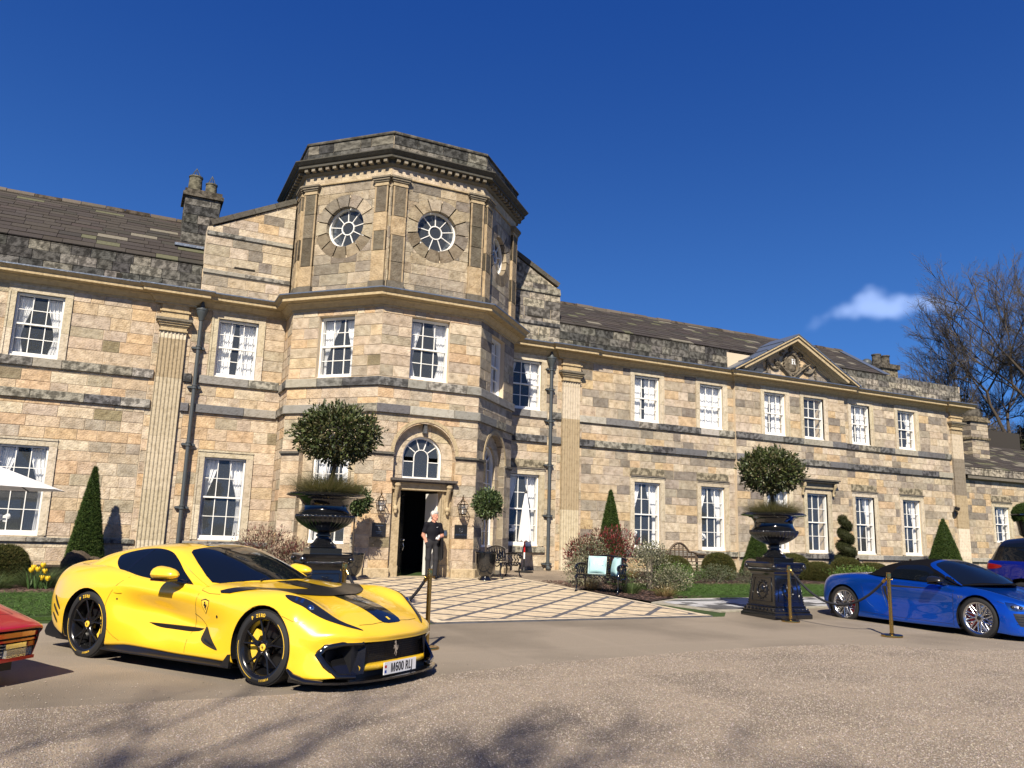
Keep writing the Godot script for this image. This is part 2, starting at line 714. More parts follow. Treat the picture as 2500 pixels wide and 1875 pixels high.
# ---------------------------------------------------------------- the ground
# a polygon in plan (x, z), cut into cells and laid on the slope, lifted a little
func laid(poly: PackedVector2Array, lift: float, step: float, thick := 0.0) -> MB:
	var m := MB.new()
	var lo := poly[0]
	var hi := poly[0]
	for p in poly:
		lo = lo.min(p)
		hi = hi.max(p)
	var nx := int(ceil((hi.x - lo.x) / step))
	var nz := int(ceil((hi.y - lo.y) / step))
	for a in nx:
		for b in nz:
			var x0 := lo.x + a * step
			var z0 := lo.y + b * step
			var cell := PackedVector2Array([Vector2(x0, z0), Vector2(x0 + step, z0), Vector2(x0 + step, z0 + step), Vector2(x0, z0 + step)])
			for piece in Geometry2D.intersect_polygons(cell, poly):
				var tr := Geometry2D.triangulate_polygon(piece)
				for t in range(0, tr.size(), 3):
					var q := []
					for k in 3:
						var p: Vector2 = piece[tr[t + k]]
						q.append(Vector3(p.x, gy(p.x, p.y) + lift, p.y))
					if (q[2] - q[0]).cross(q[1] - q[0]).y > 0.0:
						m.tri(q[0], q[1], q[2])
					else:
						m.tri(q[0], q[2], q[1])
	if thick > 0.0:
		var w := poly.size()
		for k in w:
			var a := poly[k]
			var b := poly[(k + 1) % w]
			var n := maxi(1, int(a.distance_to(b) / step))
			for s in n:
				var p := a.lerp(b, float(s) / n)
				var q := a.lerp(b, float(s + 1) / n)
				var y0 := gy(p.x, p.y) + lift
				var y1 := gy(q.x, q.y) + lift
				m.quad(Vector3(p.x, y0 - thick, p.y), Vector3(p.x, y0, p.y), Vector3(q.x, y1, q.y), Vector3(q.x, y1 - thick, q.y))
	return m


func pv(a: Array) -> PackedVector2Array:
	var p := PackedVector2Array()
	for k in range(0, a.size(), 2):
		p.push_back(Vector2(a[k], a[k + 1]))
	return p


func setup_ground() -> void:
	var g := MB.new()
	var xs := [-400.0, -120.0, -40.0, -14.0, 4.0, 14.0, 30.0, 60.0, 140.0, 400.0]
	var zs := [300.0, 90.0, 25.0, -10.5, -11.25, -12.0, -16.0, -22.0, -24.4, -60.0, -140.0, -400.0]
	for a in xs.size() - 1:
		for b in zs.size() - 1:
			var q := []
			for k in [[0, 0], [0, 1], [1, 1], [1, 0]]:
				var x: float = xs[a + k[0]]
				var z: float = zs[b + k[1]]
				q.append(Vector3(x, gy(x, z) - 0.02, z))
			g.quad(q[0], q[1], q[2], q[3])
	struct(obj("ground", g, M.lawn))
	struct(obj("driveway", laid(pv([-16, -13.7, 4.6, -13.2, 4.6, -12.5, 10.6, -12.5, 11.1, -13.05, 14.3, -13.45, 30, -13.7, 60, -14, 60, 26, -16, 26]), 0.0, 2.0), M.tarmac))
	var edge := pv([-9, -7.3, -3.2, -7.6, -0.7, -7.75, 1.5, -7.75, 2.6, -8.0, 3.2, -8.35, 3.85, -8.55, 4.6, -8.75, 5.9, -8.9, 7.4, -9.1, 8.8, -9.15, 9.9, -9.05, 10.6, -8.75, 11.0, -8.2, 12.3, -7.75, 14.5, -7.4, 20, -7.0, 20, 10, -9, 10])
	struct(obj("gravel_bed", laid(edge, 0.006, 1.0), M.gravel_bed))
	var pm := MB.new()
	var pr := RandomNumberGenerator.new()
	pr.seed = 5
	pebble(pm)
	var pmesh := pm.mesh()
	var where := []
	var tint := []
	while where.size() < 190000:
		var z := -9.2 + 7.0 * pow(pr.randf(), 1.15)
		var w := 1.0 + absf(z) * 0.95
		var x := pr.randf_range(-0.36, 1.62) * (absf(z)) + pr.randf_range(-0.4, 0.4)
		var p := Vector2(x, z)
		if not Geometry2D.is_point_in_polygon(p, edge):
			if pr.randf() > 0.03 * exp(-absf(z + 7.9) * 0.8):
				continue
		var s := pr.randf_range(0.0035, 0.0072) * (1.2 if pr.randf() < 0.08 else 1.0)
		var b := Basis.from_euler(Vector3(pr.randf() * 0.8, pr.randf() * TAU, pr.randf() * 0.8)).scaled(Vector3(s, s * pr.randf_range(0.5, 0.8), s * pr.randf_range(0.8, 1.5)))
		where.append(Transform3D(b, Vector3(x, gy(x, z) + 0.006 + s * 0.25, z)))
		var v := pr.randf_range(0.15, 0.38) * (1.35 if pr.randf() < 0.05 else 1.0)
		tint.append(Color(v * 1.06, v * pr.randf_range(0.86, 0.96), v * pr.randf_range(0.68, 0.86)))
	stuff(copies("gravel", pmesh, M.pebble, where, tint, self))
	var terrace := pv([4.75, -12.58, 10.38, -12.58, 10.62, -21.9, 9.75, -21.9, 9.05, -21.2, 6.03, -21.2, 5.33, -21.9, 4.55, -21.9])
	var inner := pv([4.93, -12.84, 10.15, -12.84, 10.40, -21.75, 9.72, -21.75, 9.1, -21.1, 5.98, -21.1, 5.36, -21.75, 4.75, -21.75])
	var dark := laid(terrace, 0.010, 1.0, 0.03)
	for k in dark.c.size():
		dark.c[k] = Color(0.10, 0.10, 0.115)
	var ter: Node3D = struct(obj("terrace", dark, M.paving))
	var s := 1.0
	for a in range(-12, 14):
		for b in range(-4, 22):
			var ca := -7.79 + a * s
			var cb := 14.84 + b * s
			var h := 0.075
			var cell := PackedVector2Array()
			for k in [[h, h], [s - h, h], [s - h, s - h], [h, s - h]]:
				var p: float = ca + k[0]
				var q: float = cb + k[1]
				cell.push_back(Vector2((p + q) * 0.5, (p - q) * 0.5))
			for piece in Geometry2D.intersect_polygons(cell, inner):
				var m := laid(piece, 0.013, 3.0)
				if m.v.is_empty():
					continue
				var v := rnd(0.92, 1.04)
				var c := Color(0.60 * v, 0.49 * v, 0.34 * v)
				for k in m.c.size():
					m.c[k] = c
				obj("slab", m, M.paving, ter)
	var rim := [[4.75, -12.58, 10.38, -12.58, 0.0, -1.0], [10.38, -12.58, 10.62, -21.9, -1.0, 0.0], [4.75, -12.58, 4.55, -21.9, 1.0, 0.0]]
	for r in rim:
		var a := Vector2(r[0], r[1])
		var b := Vector2(r[2], r[3])
		var inn := Vector2(r[4], r[5])
		var n := int(a.distance_to(b) / 0.9)
		for k in n:
			var p := a.lerp(b, (k + 0.004) / n) + inn * 0.035
			var q := a.lerp(b, (k + 0.996) / n) + inn * 0.035
			var m := laid(PackedVector2Array([p, q, q + inn * 0.15, p + inn * 0.15]), 0.0145, 3.0)
			for w in m.c.size():
				m.c[w] = Color(0.62, 0.52, 0.38) * rnd(0.95, 1.03)
			obj("edging", m, M.paving, ter)
	var pathp := pv([11.1, -13.2, 14.25, -13.55, 30, -13.8, 30, -15.8, 15.8, -15.66, 11.8, -15.58, 10.62, -14.9])
	var pb := laid(pathp, 0.010, 2.0, 0.03)
	for k in pb.c.size():
		pb.c[k] = Color(0.36, 0.33, 0.27)
	var path: Node3D = struct(obj("garden_path", pb, M.paving))
	var pin: PackedVector2Array = Geometry2D.offset_polygon(pathp, -0.17)[0]
	for r in 9:
		var z := -13.45 - r * 0.25
		var x := 10.7 + (r % 2) * 0.2
		while x < 24.0:
			var w: float = [0.30, 0.42, 0.55][rng.randi() % 3]
			var cell := PackedVector2Array([Vector2(x + 0.006, z - 0.006), Vector2(x + w - 0.006, z - 0.006), Vector2(x + w - 0.006, z - 0.244), Vector2(x + 0.006, z - 0.244)])
			for piece in Geometry2D.intersect_polygons(cell, pin):
				var m := laid(piece, 0.015, 3.0)
				if m.v.is_empty():
					continue
				var dk := rng.randf() < 0.42
				var v := rnd(0.07, 0.13) if dk else rnd(0.40, 0.52)
				for k in m.c.size():
					m.c[k] = Color(v, v * 1.01, v * 1.03)
				obj("sett", m, M.paving, path)
			x += w
	struct(obj("gravel_margin", laid(pv([10.64, -21.9, 10.5, -18.0, 11.4, -18.2, 13.4, -20.5, 14.4, -24.4, 11.1, -24.4, 11.1, -23.2, 9.8, -21.95]), 0.012, 1.0, 0.03), M.gravel_bed))
	struct(obj("flower_bed", laid(pv([10.62, -14.95, 11.75, -15.62, 11.9, -16.6, 13.6, -18.6, 22, -18.9, 33, -19.1, 33, -24.3, 14.4, -24.3, 13.4, -20.6, 11.5, -18.3, 10.45, -17.9]), 0.02, 1.0), M.soil))
	struct(obj("lawn", laid(pv([11.8, -15.7, 15.8, -15.8, 32, -15.9, 60, -16, 60, -19.3, 33, -19.1, 22, -18.9, 13.7, -18.6, 12.0, -16.7]), 0.035, 1.5, 0.05), M.lawn))
	struct(obj("flower_bed", laid(pv([-12, -17.2, 4.5, -17.2, 4.5, -24.3, -12, -24.3]), 0.02, 1.0), M.soil))
	struct(obj("lawn", laid(pv([-16, -13.85, 4.5, -13.75, 4.5, -17.2, -16, -17.2]), 0.035, 1.5, 0.05), M.lawn))
	var bl := MB.new()
	blade(bl)
	var bmesh := bl.mesh()
	for side in 2:
		var bx := []
		var bc := []
		for k in (30000 if side else 26000):
			var p := Vector2(pr.randf_range(-9, 4.5), pr.randf_range(-17.2, -13.85)) if side == 0 else Vector2(pr.randf_range(12.2, 27), pr.randf_range(-19.0, -15.8))
			var hgt := pr.randf_range(0.03, 0.065)
			var b := Basis.from_euler(Vector3(pr.randf_range(-0.4, 0.4), pr.randf() * TAU, pr.randf_range(-0.4, 0.4))).scaled(Vector3(1.8, hgt / 0.3, 1.8))
			bx.append(Transform3D(b, Vector3(p.x, gy(p.x, p.y) + 0.034, p.y)))
			var v := pr.randf_range(0.7, 1.25)
			bc.append(Color(0.060 * v, 0.125 * v, 0.018 * v))
		stuff(copies("grass", bmesh, M.blade, bx, bc, self))


func pebble(m: MB) -> void:
	var top := Vector3(0.1, 1, 0.05)
	var low := Vector3(-0.1, -0.9, 0.1)
	var ring := [Vector3(1, 0.1, 0.1), Vector3(0.45, -0.1, 0.95), Vector3(-0.6, 0.15, 0.8), Vector3(-1.05, -0.1, -0.05), Vector3(-0.4, 0.1, -0.9), Vector3(0.6, -0.05, -0.8)]
	for k in 6:
		m.tri(top, ring[k], ring[(k + 1) % 6])
		m.tri(low, ring[(k + 1) % 6], ring[k])


# one grass blade 0.3 m tall at scale 1
func blade(m: MB, bend := 0.06) -> void:
	var w := 0.0035
	var p := []
	for k in 4:
		var t := k / 3.0
		p.append([Vector3(-w * (1.0 - t * 0.9), 0.3 * t, bend * t * t), Vector3(w * (1.0 - t * 0.9), 0.3 * t, bend * t * t)])
	for k in 3:
		m.quad(p[k][0], p[k + 1][0], p[k + 1][1], p[k][1])


# ---------------------------------------------------------------- the house
var stones := []           # every ashlar block, to be sorted by how large the picture shows it
var slates := []
const GAP := 0.006         # half a joint


func face(ax: float, az: float, bx: float, bz: float) -> Transform3D:
	var u := Vector3(bx - ax, 0, bz - az).normalized()
	return Transform3D(Basis(u, Vector3.UP, u.cross(Vector3.UP)), Vector3(ax, 0, az))


func buff(kind: String) -> Color:
	var t := rng.randf()
	var c: Color
	match kind:
		"clean":
			c = [Color(0.47, 0.355, 0.215), Color(0.51, 0.405, 0.265), Color(0.45, 0.35, 0.225), Color(0.41, 0.325, 0.215), Color(0.49, 0.345, 0.19), Color(0.36, 0.30, 0.20)][int(t * 6)]
			if rng.randf() < 0.03:
				c = Color(0.23, 0.185, 0.105)
		"mixed":
			c = [Color(0.46, 0.365, 0.23), Color(0.51, 0.415, 0.28), Color(0.37, 0.305, 0.205), Color(0.30, 0.25, 0.175), Color(0.47, 0.34, 0.185), Color(0.41, 0.335, 0.225), Color(0.22, 0.185, 0.135)][int(t * t * 2.0 + t * 5.0)]
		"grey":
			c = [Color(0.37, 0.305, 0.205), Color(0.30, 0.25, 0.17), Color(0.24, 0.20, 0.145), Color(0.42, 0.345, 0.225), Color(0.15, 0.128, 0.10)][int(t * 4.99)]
		"lantern":
			c = [Color(0.40, 0.325, 0.21), Color(0.34, 0.28, 0.18), Color(0.27, 0.225, 0.155), Color(0.19, 0.16, 0.115), Color(0.31, 0.245, 0.15)][int(t * 4.99)]
		"sooty":
			c = [Color(0.15, 0.132, 0.10), Color(0.10, 0.09, 0.07), Color(0.21, 0.18, 0.13), Color(0.075, 0.068, 0.055)][int(t * 3.99)]
		"band":
			c = [Color(0.34, 0.295, 0.215), Color(0.22, 0.195, 0.15), Color(0.16, 0.145, 0.12), Color(0.28, 0.24, 0.17), Color(0.12, 0.11, 0.095)][int(t * 4.99)]
		"trim":
			c = [Color(0.44, 0.355, 0.225), Color(0.40, 0.32, 0.20), Color(0.47, 0.38, 0.25)][int(t * 2.99)]
		_:
			c = Color(0.45, 0.36, 0.23)
	var v := rnd(0.93, 1.07)
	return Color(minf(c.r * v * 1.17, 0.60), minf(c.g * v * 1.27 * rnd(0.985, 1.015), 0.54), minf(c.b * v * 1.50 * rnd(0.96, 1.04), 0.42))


func stone_at(x: Transform3D, r: Rect2, depth: float, proud: float, c: Color, dark := false, poly := PackedVector2Array()) -> void:
	var p := x * Vector3(r.get_center().x, r.get_center().y, 0.0)
	var s := seen_at(p)
	var size := 0.0
	var toward := (EYE - p).normalized().dot(x.basis.z)
	if s.z > 0.0 and s.x > -0.02 and s.x < 1.02 and s.y > -0.02 and s.y < 1.0 and toward > 0.05:
		size = r.get_area() * toward / (s.z * s.z)
	stones.append([size, x, r, depth, proud, c, dark, poly])


func stone_mesh(m: MB, s: Array, moved: Vector3) -> void:
	var x: Transform3D = s[1]
	var r: Rect2 = s[2]
	m.col = s[5]
	var off := Vector2(rng.randf() * 7.0, rng.randf() * 7.0)
	x.origin -= moved
	if (s[7] as PackedVector2Array).is_empty():
		var d: float = s[3] + s[4]
		var c := r.get_center()
		m.block(x * Transform3D(Basis(), Vector3(c.x, c.y, s[4] - d * 0.5)), Vector3(r.size.x - GAP * 2.0, r.size.y - GAP * 2.0, d), 0.006, off, 0.55)
	else:
		m.prism(x, s[7], -s[3], s[4], 0.55, off)


func flush_stones() -> void:
	stones.sort_custom(func(a, b): return a[0] > b[0])
	var rest := MB.new()
	var dark := MB.new()
	for k in stones.size():
		var s: Array = stones[k]
		if k < 290 and s[0] > 0.0:
			var m := MB.new()
			var r: Rect2 = s[2]
			var o: Vector3 = s[1] * Vector3(r.get_center().x, r.get_center().y, 0.0)
			stone_mesh(m, s, o)
			obj("stone", m, M.dark_stone if s[6] else M.stone, hall, Transform3D(Basis(), o))
		else:
			stone_mesh(dark if s[6] else rest, s, Vector3.ZERO)
	stuff(obj("stonework", rest, M.stone, hall))
	stuff(obj("sooted_stonework", dark, M.dark_stone, hall))


# courses of squared stone with openings left free (rectangles) or cut round (polygons)
func ashlar(x: Transform3D, u0: float, u1: float, y0: float, y1: float, opens: Array, cuts: Array, kind: String, dark := false, depth := 0.10, hmin := 0.26, hmax := 0.36) -> void:
	var need := []
	for o: Rect2 in opens:
		for y in [o.position.y, o.end.y]:
			if y > y0 + 0.02 and y < y1 - 0.02 and not need.has(y):
				need.append(y)
	need.sort()
	var ys := [y0]
	need.append(y1)
	for y: float in need:
		var a: float = ys[ys.size() - 1]
		if y - a < 0.03:
			continue
		var n := maxi(1, roundi((y - a) / (hmin + hmax) * 2.0))
		var parts := []
		var total := 0.0
		for k in n:
			parts.append(rnd(0.85, 1.15))
			total += parts[k]
		var run := a
		for k in n:
			run += (y - a) * parts[k] / total
			ys.append(run)
	for k in ys.size() - 1:
		var a: float = ys[k]
		var b: float = ys[k + 1]
		var mid := (a + b) * 0.5
		var spans := [[u0, u1]]
		for o: Rect2 in opens:
			if mid > o.position.y and mid < o.end.y:
				var left := []
				for s in spans:
					if o.end.x <= s[0] or o.position.x >= s[1]:
						left.append(s)
						continue
					if o.position.x > s[0] + 0.02:
						left.append([s[0], o.position.x])
					if o.end.x < s[1] - 0.02:
						left.append([o.end.x, s[1]])
				spans = left
		for s in spans:
			var u: float = s[0]
			while u < s[1] - 0.01:
				var w := rnd(0.36, 0.92) * (b - a) / 0.31
				w = clampf(w, 0.22, 1.15)
				if s[1] - (u + w) < 0.24:
					w = s[1] - u
				if w > 1.25:
					w *= 0.5
				var r := Rect2(u, a, w, b - a)
				var pieces := []
				var touched := false
				for c: PackedVector2Array in cuts:
					var lo := c[0]
					var hi := c[0]
					for q in c:
						lo = lo.min(q)
						hi = hi.max(q)
					if r.intersects(Rect2(lo, hi - lo)):
						touched = true
						var me := PackedVector2Array([Vector2(u + GAP, a + GAP), Vector2(u + w - GAP, a + GAP), Vector2(u + w - GAP, b - GAP), Vector2(u + GAP, b - GAP)])
						if pieces.is_empty():
							pieces = [me]
						var next := []
						for q in pieces:
							for z in Geometry2D.clip_polygons(q, c):
								next.append(z)
						pieces = next
						if pieces.is_empty():
							break
				var col := buff(kind)
				var proud := rnd(0.0, 0.006)
				if not touched:
					stone_at(x, r, depth, proud, col, dark)
				else:
					for q: PackedVector2Array in pieces:
						if q.size() > 2:
							stone_at(x, r, 0.24, proud, col, dark, q)
				u += w


# the masonry behind the facing: a slab with rectangular openings
func core(m: MB, x: Transform3D, u0: float, u1: float, y0: float, y1: float, opens: Array, thick := 0.42, front := -0.012) -> void:
	var ys := [y0, y1]
	for o: Rect2 in opens:
		for y in [o.position.y, o.end.y]:
			if y > y0 and y < y1 and not ys.has(y):
				ys.append(y)
	ys.sort()
	for k in ys.size() - 1:
		var a: float = ys[k]
		var b: float = ys[k + 1]
		var mid := (a + b) * 0.5
		var spans := [[u0, u1]]
		for o: Rect2 in opens:
			if mid > o.position.y and mid < o.end.y:
				var left := []
				for s in spans:
					if o.end.x <= s[0] or o.position.x >= s[1]:
						left.append(s)
						continue
					if o.position.x > s[0]:
						left.append([s[0], o.position.x])
					if o.end.x < s[1]:
						left.append([o.end.x, s[1]])
				spans = left
		for s in spans:
			m.box(x * Transform3D(Basis(), Vector3((s[0] + s[1]) * 0.5, mid, front - thick * 0.5)), Vector3(s[1] - s[0], b - a, thick))


func band(x: Transform3D, u0: float, u1: float, y0: float, y1: float, proud: float, called := "band_stone") -> void:
	var u := u0
	while u < u1 - 0.01:
		var w := rnd(0.55, 1.5)
		if u1 - (u + w) < 0.4:
			w = u1 - u
		var m := MB.new()
		m.col = buff("band")
		m.block(Transform3D(Basis(), Vector3(0, 0, (proud - 0.05) * 0.5)), Vector3(w - 0.008, y1 - y0, proud + 0.05), 0.012, Vector2(rng.randf(), rng.randf()), 0.5)
		obj(called, m, M.dark_stone if rng.randf() < 0.6 else M.moulding, hall, x * Transform3D(Basis(), Vector3(u + w * 0.5, (y0 + y1) * 0.5, 0)))
		u += w


# a moulding: profile of (outward, height) run along a plan path of (x, z), mitred at the corners
func run_moulding(m: MB, prof: Array, path: Array, closed := false) -> void:
	var n := path.size()
	var rows := []
	for k in n:
		var a: Vector2 = path[(k - 1 + n) % n] if closed or k > 0 else path[0]
		var b: Vector2 = path[k]
		var d: Vector2 = path[(k + 1) % n] if closed or k < n - 1 else path[n - 1]
		var t1 := (b - a).normalized()
		var t2 := (d - b).normalized()
		if t1 == Vector2.ZERO:
			t1 = t2
		if t2 == Vector2.ZERO:
			t2 = t1
		var n1 := Vector2(-t1.y, t1.x)
		var n2 := Vector2(-t2.y, t2.x)
		var w := (n1 + n2).normalized()
		w = w / maxf(0.35, w.dot(n1))
		var row := []
		for p: Vector2 in prof:
			row.append(Vector3(b.x + w.x * p.x, p.y, b.y + w.y * p.x))
		rows.append(row)
	for k in (n if closed else n - 1):
		var r0: Array = rows[k]
		var r1: Array = rows[(k + 1) % n]
		for q in prof.size() - 1:
			m.quad(r0[q], r0[q + 1], r1[q + 1], r1[q])


func circle_poly(c: Vector2, r: float, n := 32, a0 := 0.0, a1 := TAU) -> PackedVector2Array:
	var p := PackedVector2Array()
	var full := absf(a1 - a0) > TAU - 0.01
	for k in (n if full else n + 1):
		var a := a0 + (a1 - a0) * k / n
		p.push_back(c + Vector2(cos(a), sin(a)) * r)
	return p


func arch_poly(u: float, half: float, y0: float, spring: float) -> PackedVector2Array:
	var p := PackedVector2Array([Vector2(u - half, y0), Vector2(u + half, y0)])
	p.append_array(circle_poly(Vector2(u, spring), half, 18, 0.0, PI))
	return p


# sash window: x has its origin at the foot of the opening's middle, in the glass plane, +z outwards
func sash(x: Transform3D, w: float, h: float, drapes: String, rows := 4, called := "window") -> Node3D:
	var f := MB.new()
	var t := 0.05
	f.abox(Vector3(-w / 2, 0, -0.09), Vector3(-w / 2 + t, h, 0.05))
	f.abox(Vector3(w / 2 - t, 0, -0.09), Vector3(w / 2, h, 0.05))
	f.abox(Vector3(-w / 2 + t, h - t, -0.09), Vector3(w / 2 - t, h, 0.05))
	f.abox(Vector3(-w / 2 + t, 0.0, -0.09), Vector3(w / 2 - t, 0.085, 0.02))
	f.abox(Vector3(-w / 2 - 0.03, -0.045, -0.09), Vector3(w / 2 + 0.03, 0.0, 0.10))     # sill board
	var o := obj(called, f, M.white_paint, hall, x)
	var iw := w - t * 2.0
	var y0 := 0.085
	var y1 := h - t
	var mid := (y0 + y1) * 0.5
	var rail := MB.new()
	rail.abox(Vector3(-iw / 2, mid - 0.022, -0.07), Vector3(iw / 2, mid + 0.022, 0.028))
	obj("meeting_rail", rail, M.white_paint, o)
	var cols := 3
	for c in range(1, cols):
		for half in 2:
			var b := MB.new()
			var u := -iw / 2 + iw * c / cols
			var zz := 0.0 if half == 0 else -0.03
			var a := y0 if half == 0 else mid + 0.022
			var e := mid - 0.022 if half == 0 else y1
			zz = -0.035 if half == 0 else 0.0
			b.abox(Vector3(u - 0.011, a, zz - 0.02), Vector3(u + 0.011, e, zz + 0.016))
			obj("glazing_bar", b, M.white_paint, o)
	for r in range(1, rows):
		if r == rows / 2:
			continue
		var low := r < rows / 2
		var y := y0 + (mid - y0) * r / (rows / 2) if low else mid + (y1 - mid) * (r - rows / 2) / (rows - rows / 2)
		var zz := -0.035 if low else 0.0
		for c in cols:
			var b := MB.new()
			var ua := -iw / 2 + iw * c / cols + (0.011 if c else 0.0)
			var ub := -iw / 2 + iw * (c + 1) / cols - (0.011 if c < cols - 1 else 0.0)
			b.abox(Vector3(ua, y - 0.010, zz - 0.02), Vector3(ub, y + 0.010, zz + 0.014))
			obj("glazing_bar", b, M.white_paint, o)
	for r in rows:
		for c in cols:
			var low := r < rows / 2
			var ya := y0 + (mid - y0) * r / (rows / 2) if low else mid + (y1 - mid) * (r - rows / 2) / (rows - rows / 2)
			var yb := y0 + (mid - y0) * (r + 1) / (rows / 2) if low else mid + (y1 - mid) * (r + 1 - rows / 2) / (rows - rows / 2)
			var ua := -iw / 2 + iw * c / cols
			var ub := -iw / 2 + iw * (c + 1) / cols
			pane(o, Vector3((ua + ub) / 2, (ya + yb) / 2, -0.041 if low else -0.006), ub - ua - 0.014, yb - ya - 0.014)
	if drapes != "none":
		hang(o, w, h, drapes)
	return o


var pane_meshes := {}


func pane(o: Node3D, c: Vector3, w: float, h: float) -> void:
	var key := Vector2(snappedf(w, 0.002), snappedf(h, 0.002))
	if not pane_meshes.has(key):
		var m := MB.new()
		m.quad(Vector3(-w / 2, -h / 2, 0), Vector3(-w / 2, h / 2, 0), Vector3(w / 2, h / 2, 0), Vector3(w / 2, -h / 2, 0))
		pane_meshes[key] = m.mesh()
	var b := Basis.from_euler(Vector3(rnd(-0.006, 0.006), rnd(-0.006, 0.006), 0))
	obj("pane", pane_meshes[key], M.window_glass, o, Transform3D(b, c))


# curtains just inside the glass
func hang(o: Node3D, w: float, h: float, kind: String) -> void:
	for side in [-1, 1]:
		var rows := []
		var nr := 22
		var nc := 44
		var ph := rng.randf() * 6.0
		for r in nr + 1:
			var t := float(r) / nr              # 0 at the top
			var y := h - 0.06 - (h - 0.10) * t
			var inner := 0.0                    # how far the inner edge stands from the middle, as a share of the half width
			match kind:
				"tied":
					inner = 0.26 + 0.54 * smoothstep(0.0, 0.60, t) if t < 0.64 else 0.80 - 0.06 * smoothstep(0.64, 1.0, t)
				"open":
					inner = 0.30 + 0.40 * smoothstep(0.0, 0.7, t) if t < 0.7 else 0.68 - 0.16 * smoothstep(0.7, 1.0, t)
				"wide":
					inner = 0.10 + 0.75 * smoothstep(0.0, 0.75, t)
					if side > 0:
						inner = 0.25 + 0.30 * smoothstep(0.0, 0.6, t)
				"near":
					inner = 0.10 + 0.06 * sin(t * 3.0)
					if side < 0:
						inner += 0.10 * t
				"shut":
					inner = 0.0
				"right":
					inner = (0.05 + 0.5 * smoothstep(0.0, 0.8, t)) if side > 0 else 0.55 + 0.4 * smoothstep(0.0, 0.5, t)
			var row := PackedVector3Array()
			for k in nc + 1:
				var s := float(k) / nc
				var u = side * (w / 2 - 0.02) * lerpf(1.0, inner, s)
				var fold := sin(s * 46.0 + ph + t * 1.2) * 0.020 + sin(s * 21.0 + ph * 2.0 - t * 2.0) * 0.014
				row.push_back(Vector3(u, y, -0.17 + fold - 0.02 * smoothstep(0.3, 0.64, t)))
			rows.append(row)
		var m := MB.new()
		m.sheet(rows, false, false, side > 0)
		obj("curtain", m, M.curtain, o)


# stone frame round a window; u middle, y foot of the opening, on face x
func architrave(x: Transform3D, u: float, y: float, w: float, h: float, style: String) -> void:
	var j := 0.19
	var m: MB
	for s in [-1, 1]:
		var cut := h * 0.42
		for k in 2:
			m = MB.new()
			m.col = buff("trim")
			var ya := y if k == 0 else y + cut
			var yb := y + cut if k == 0 else y + h
			m.abox(Vector3(-j / 2 * 1.0, 0.004, -0.16), Vector3(j / 2, yb - ya - 0.004, 0.022))
			m.abox(Vector3(s * j / 2 - s * 0.0 - (0.05 if s > 0 else 0.0), 0.004, 0.022), Vector3(s * j / 2 + (0.05 if s < 0 else 0.0), yb - ya - 0.004, 0.045))
			obj("window_surround", m, M.moulding, hall, x * Transform3D(Basis(), Vector3(u + s * (w + j) / 2, ya, 0)))
	m = MB.new()
	m.col = buff("trim")
	var lh := 0.20
	m.abox(Vector3(-w / 2 - j, 0, -0.16), Vector3(w / 2 + j, lh, 0.022))
	m.abox(Vector3(-w / 2 - j, lh - 0.055, 0.022), Vector3(w / 2 + j, lh, 0.045))
	obj("window_surround", m, M.moulding, hall, x * Transform3D(Basis(), Vector3(u, y + h, 0)))
	if style == "drip":
		m = MB.new()
		m.col = Color(0.20, 0.18, 0.145)
		m.abox(Vector3(-w / 2 - j - 0.01, 0.003, -0.05), Vector3(w / 2 + j + 0.01, 0.035, 0.085))
		obj("drip_mould", m, M.moulding, hall, x * Transform3D(Basis(), Vector3(u, y + h + lh, 0)))
		m = MB.new()
		m.col = Color(0.36, 0.31, 0.22)
		m.block(Transform3D(Basis(), Vector3(0, 0.14, -0.03)), Vector3(w + 2 * j, 0.27, 0.10), 0.012, Vector2.ZERO, 0.5)
		obj("lintel", m, M.dark_stone, hall, x * Transform3D(Basis(), Vector3(u, y + h + lh + 0.04, 0)))


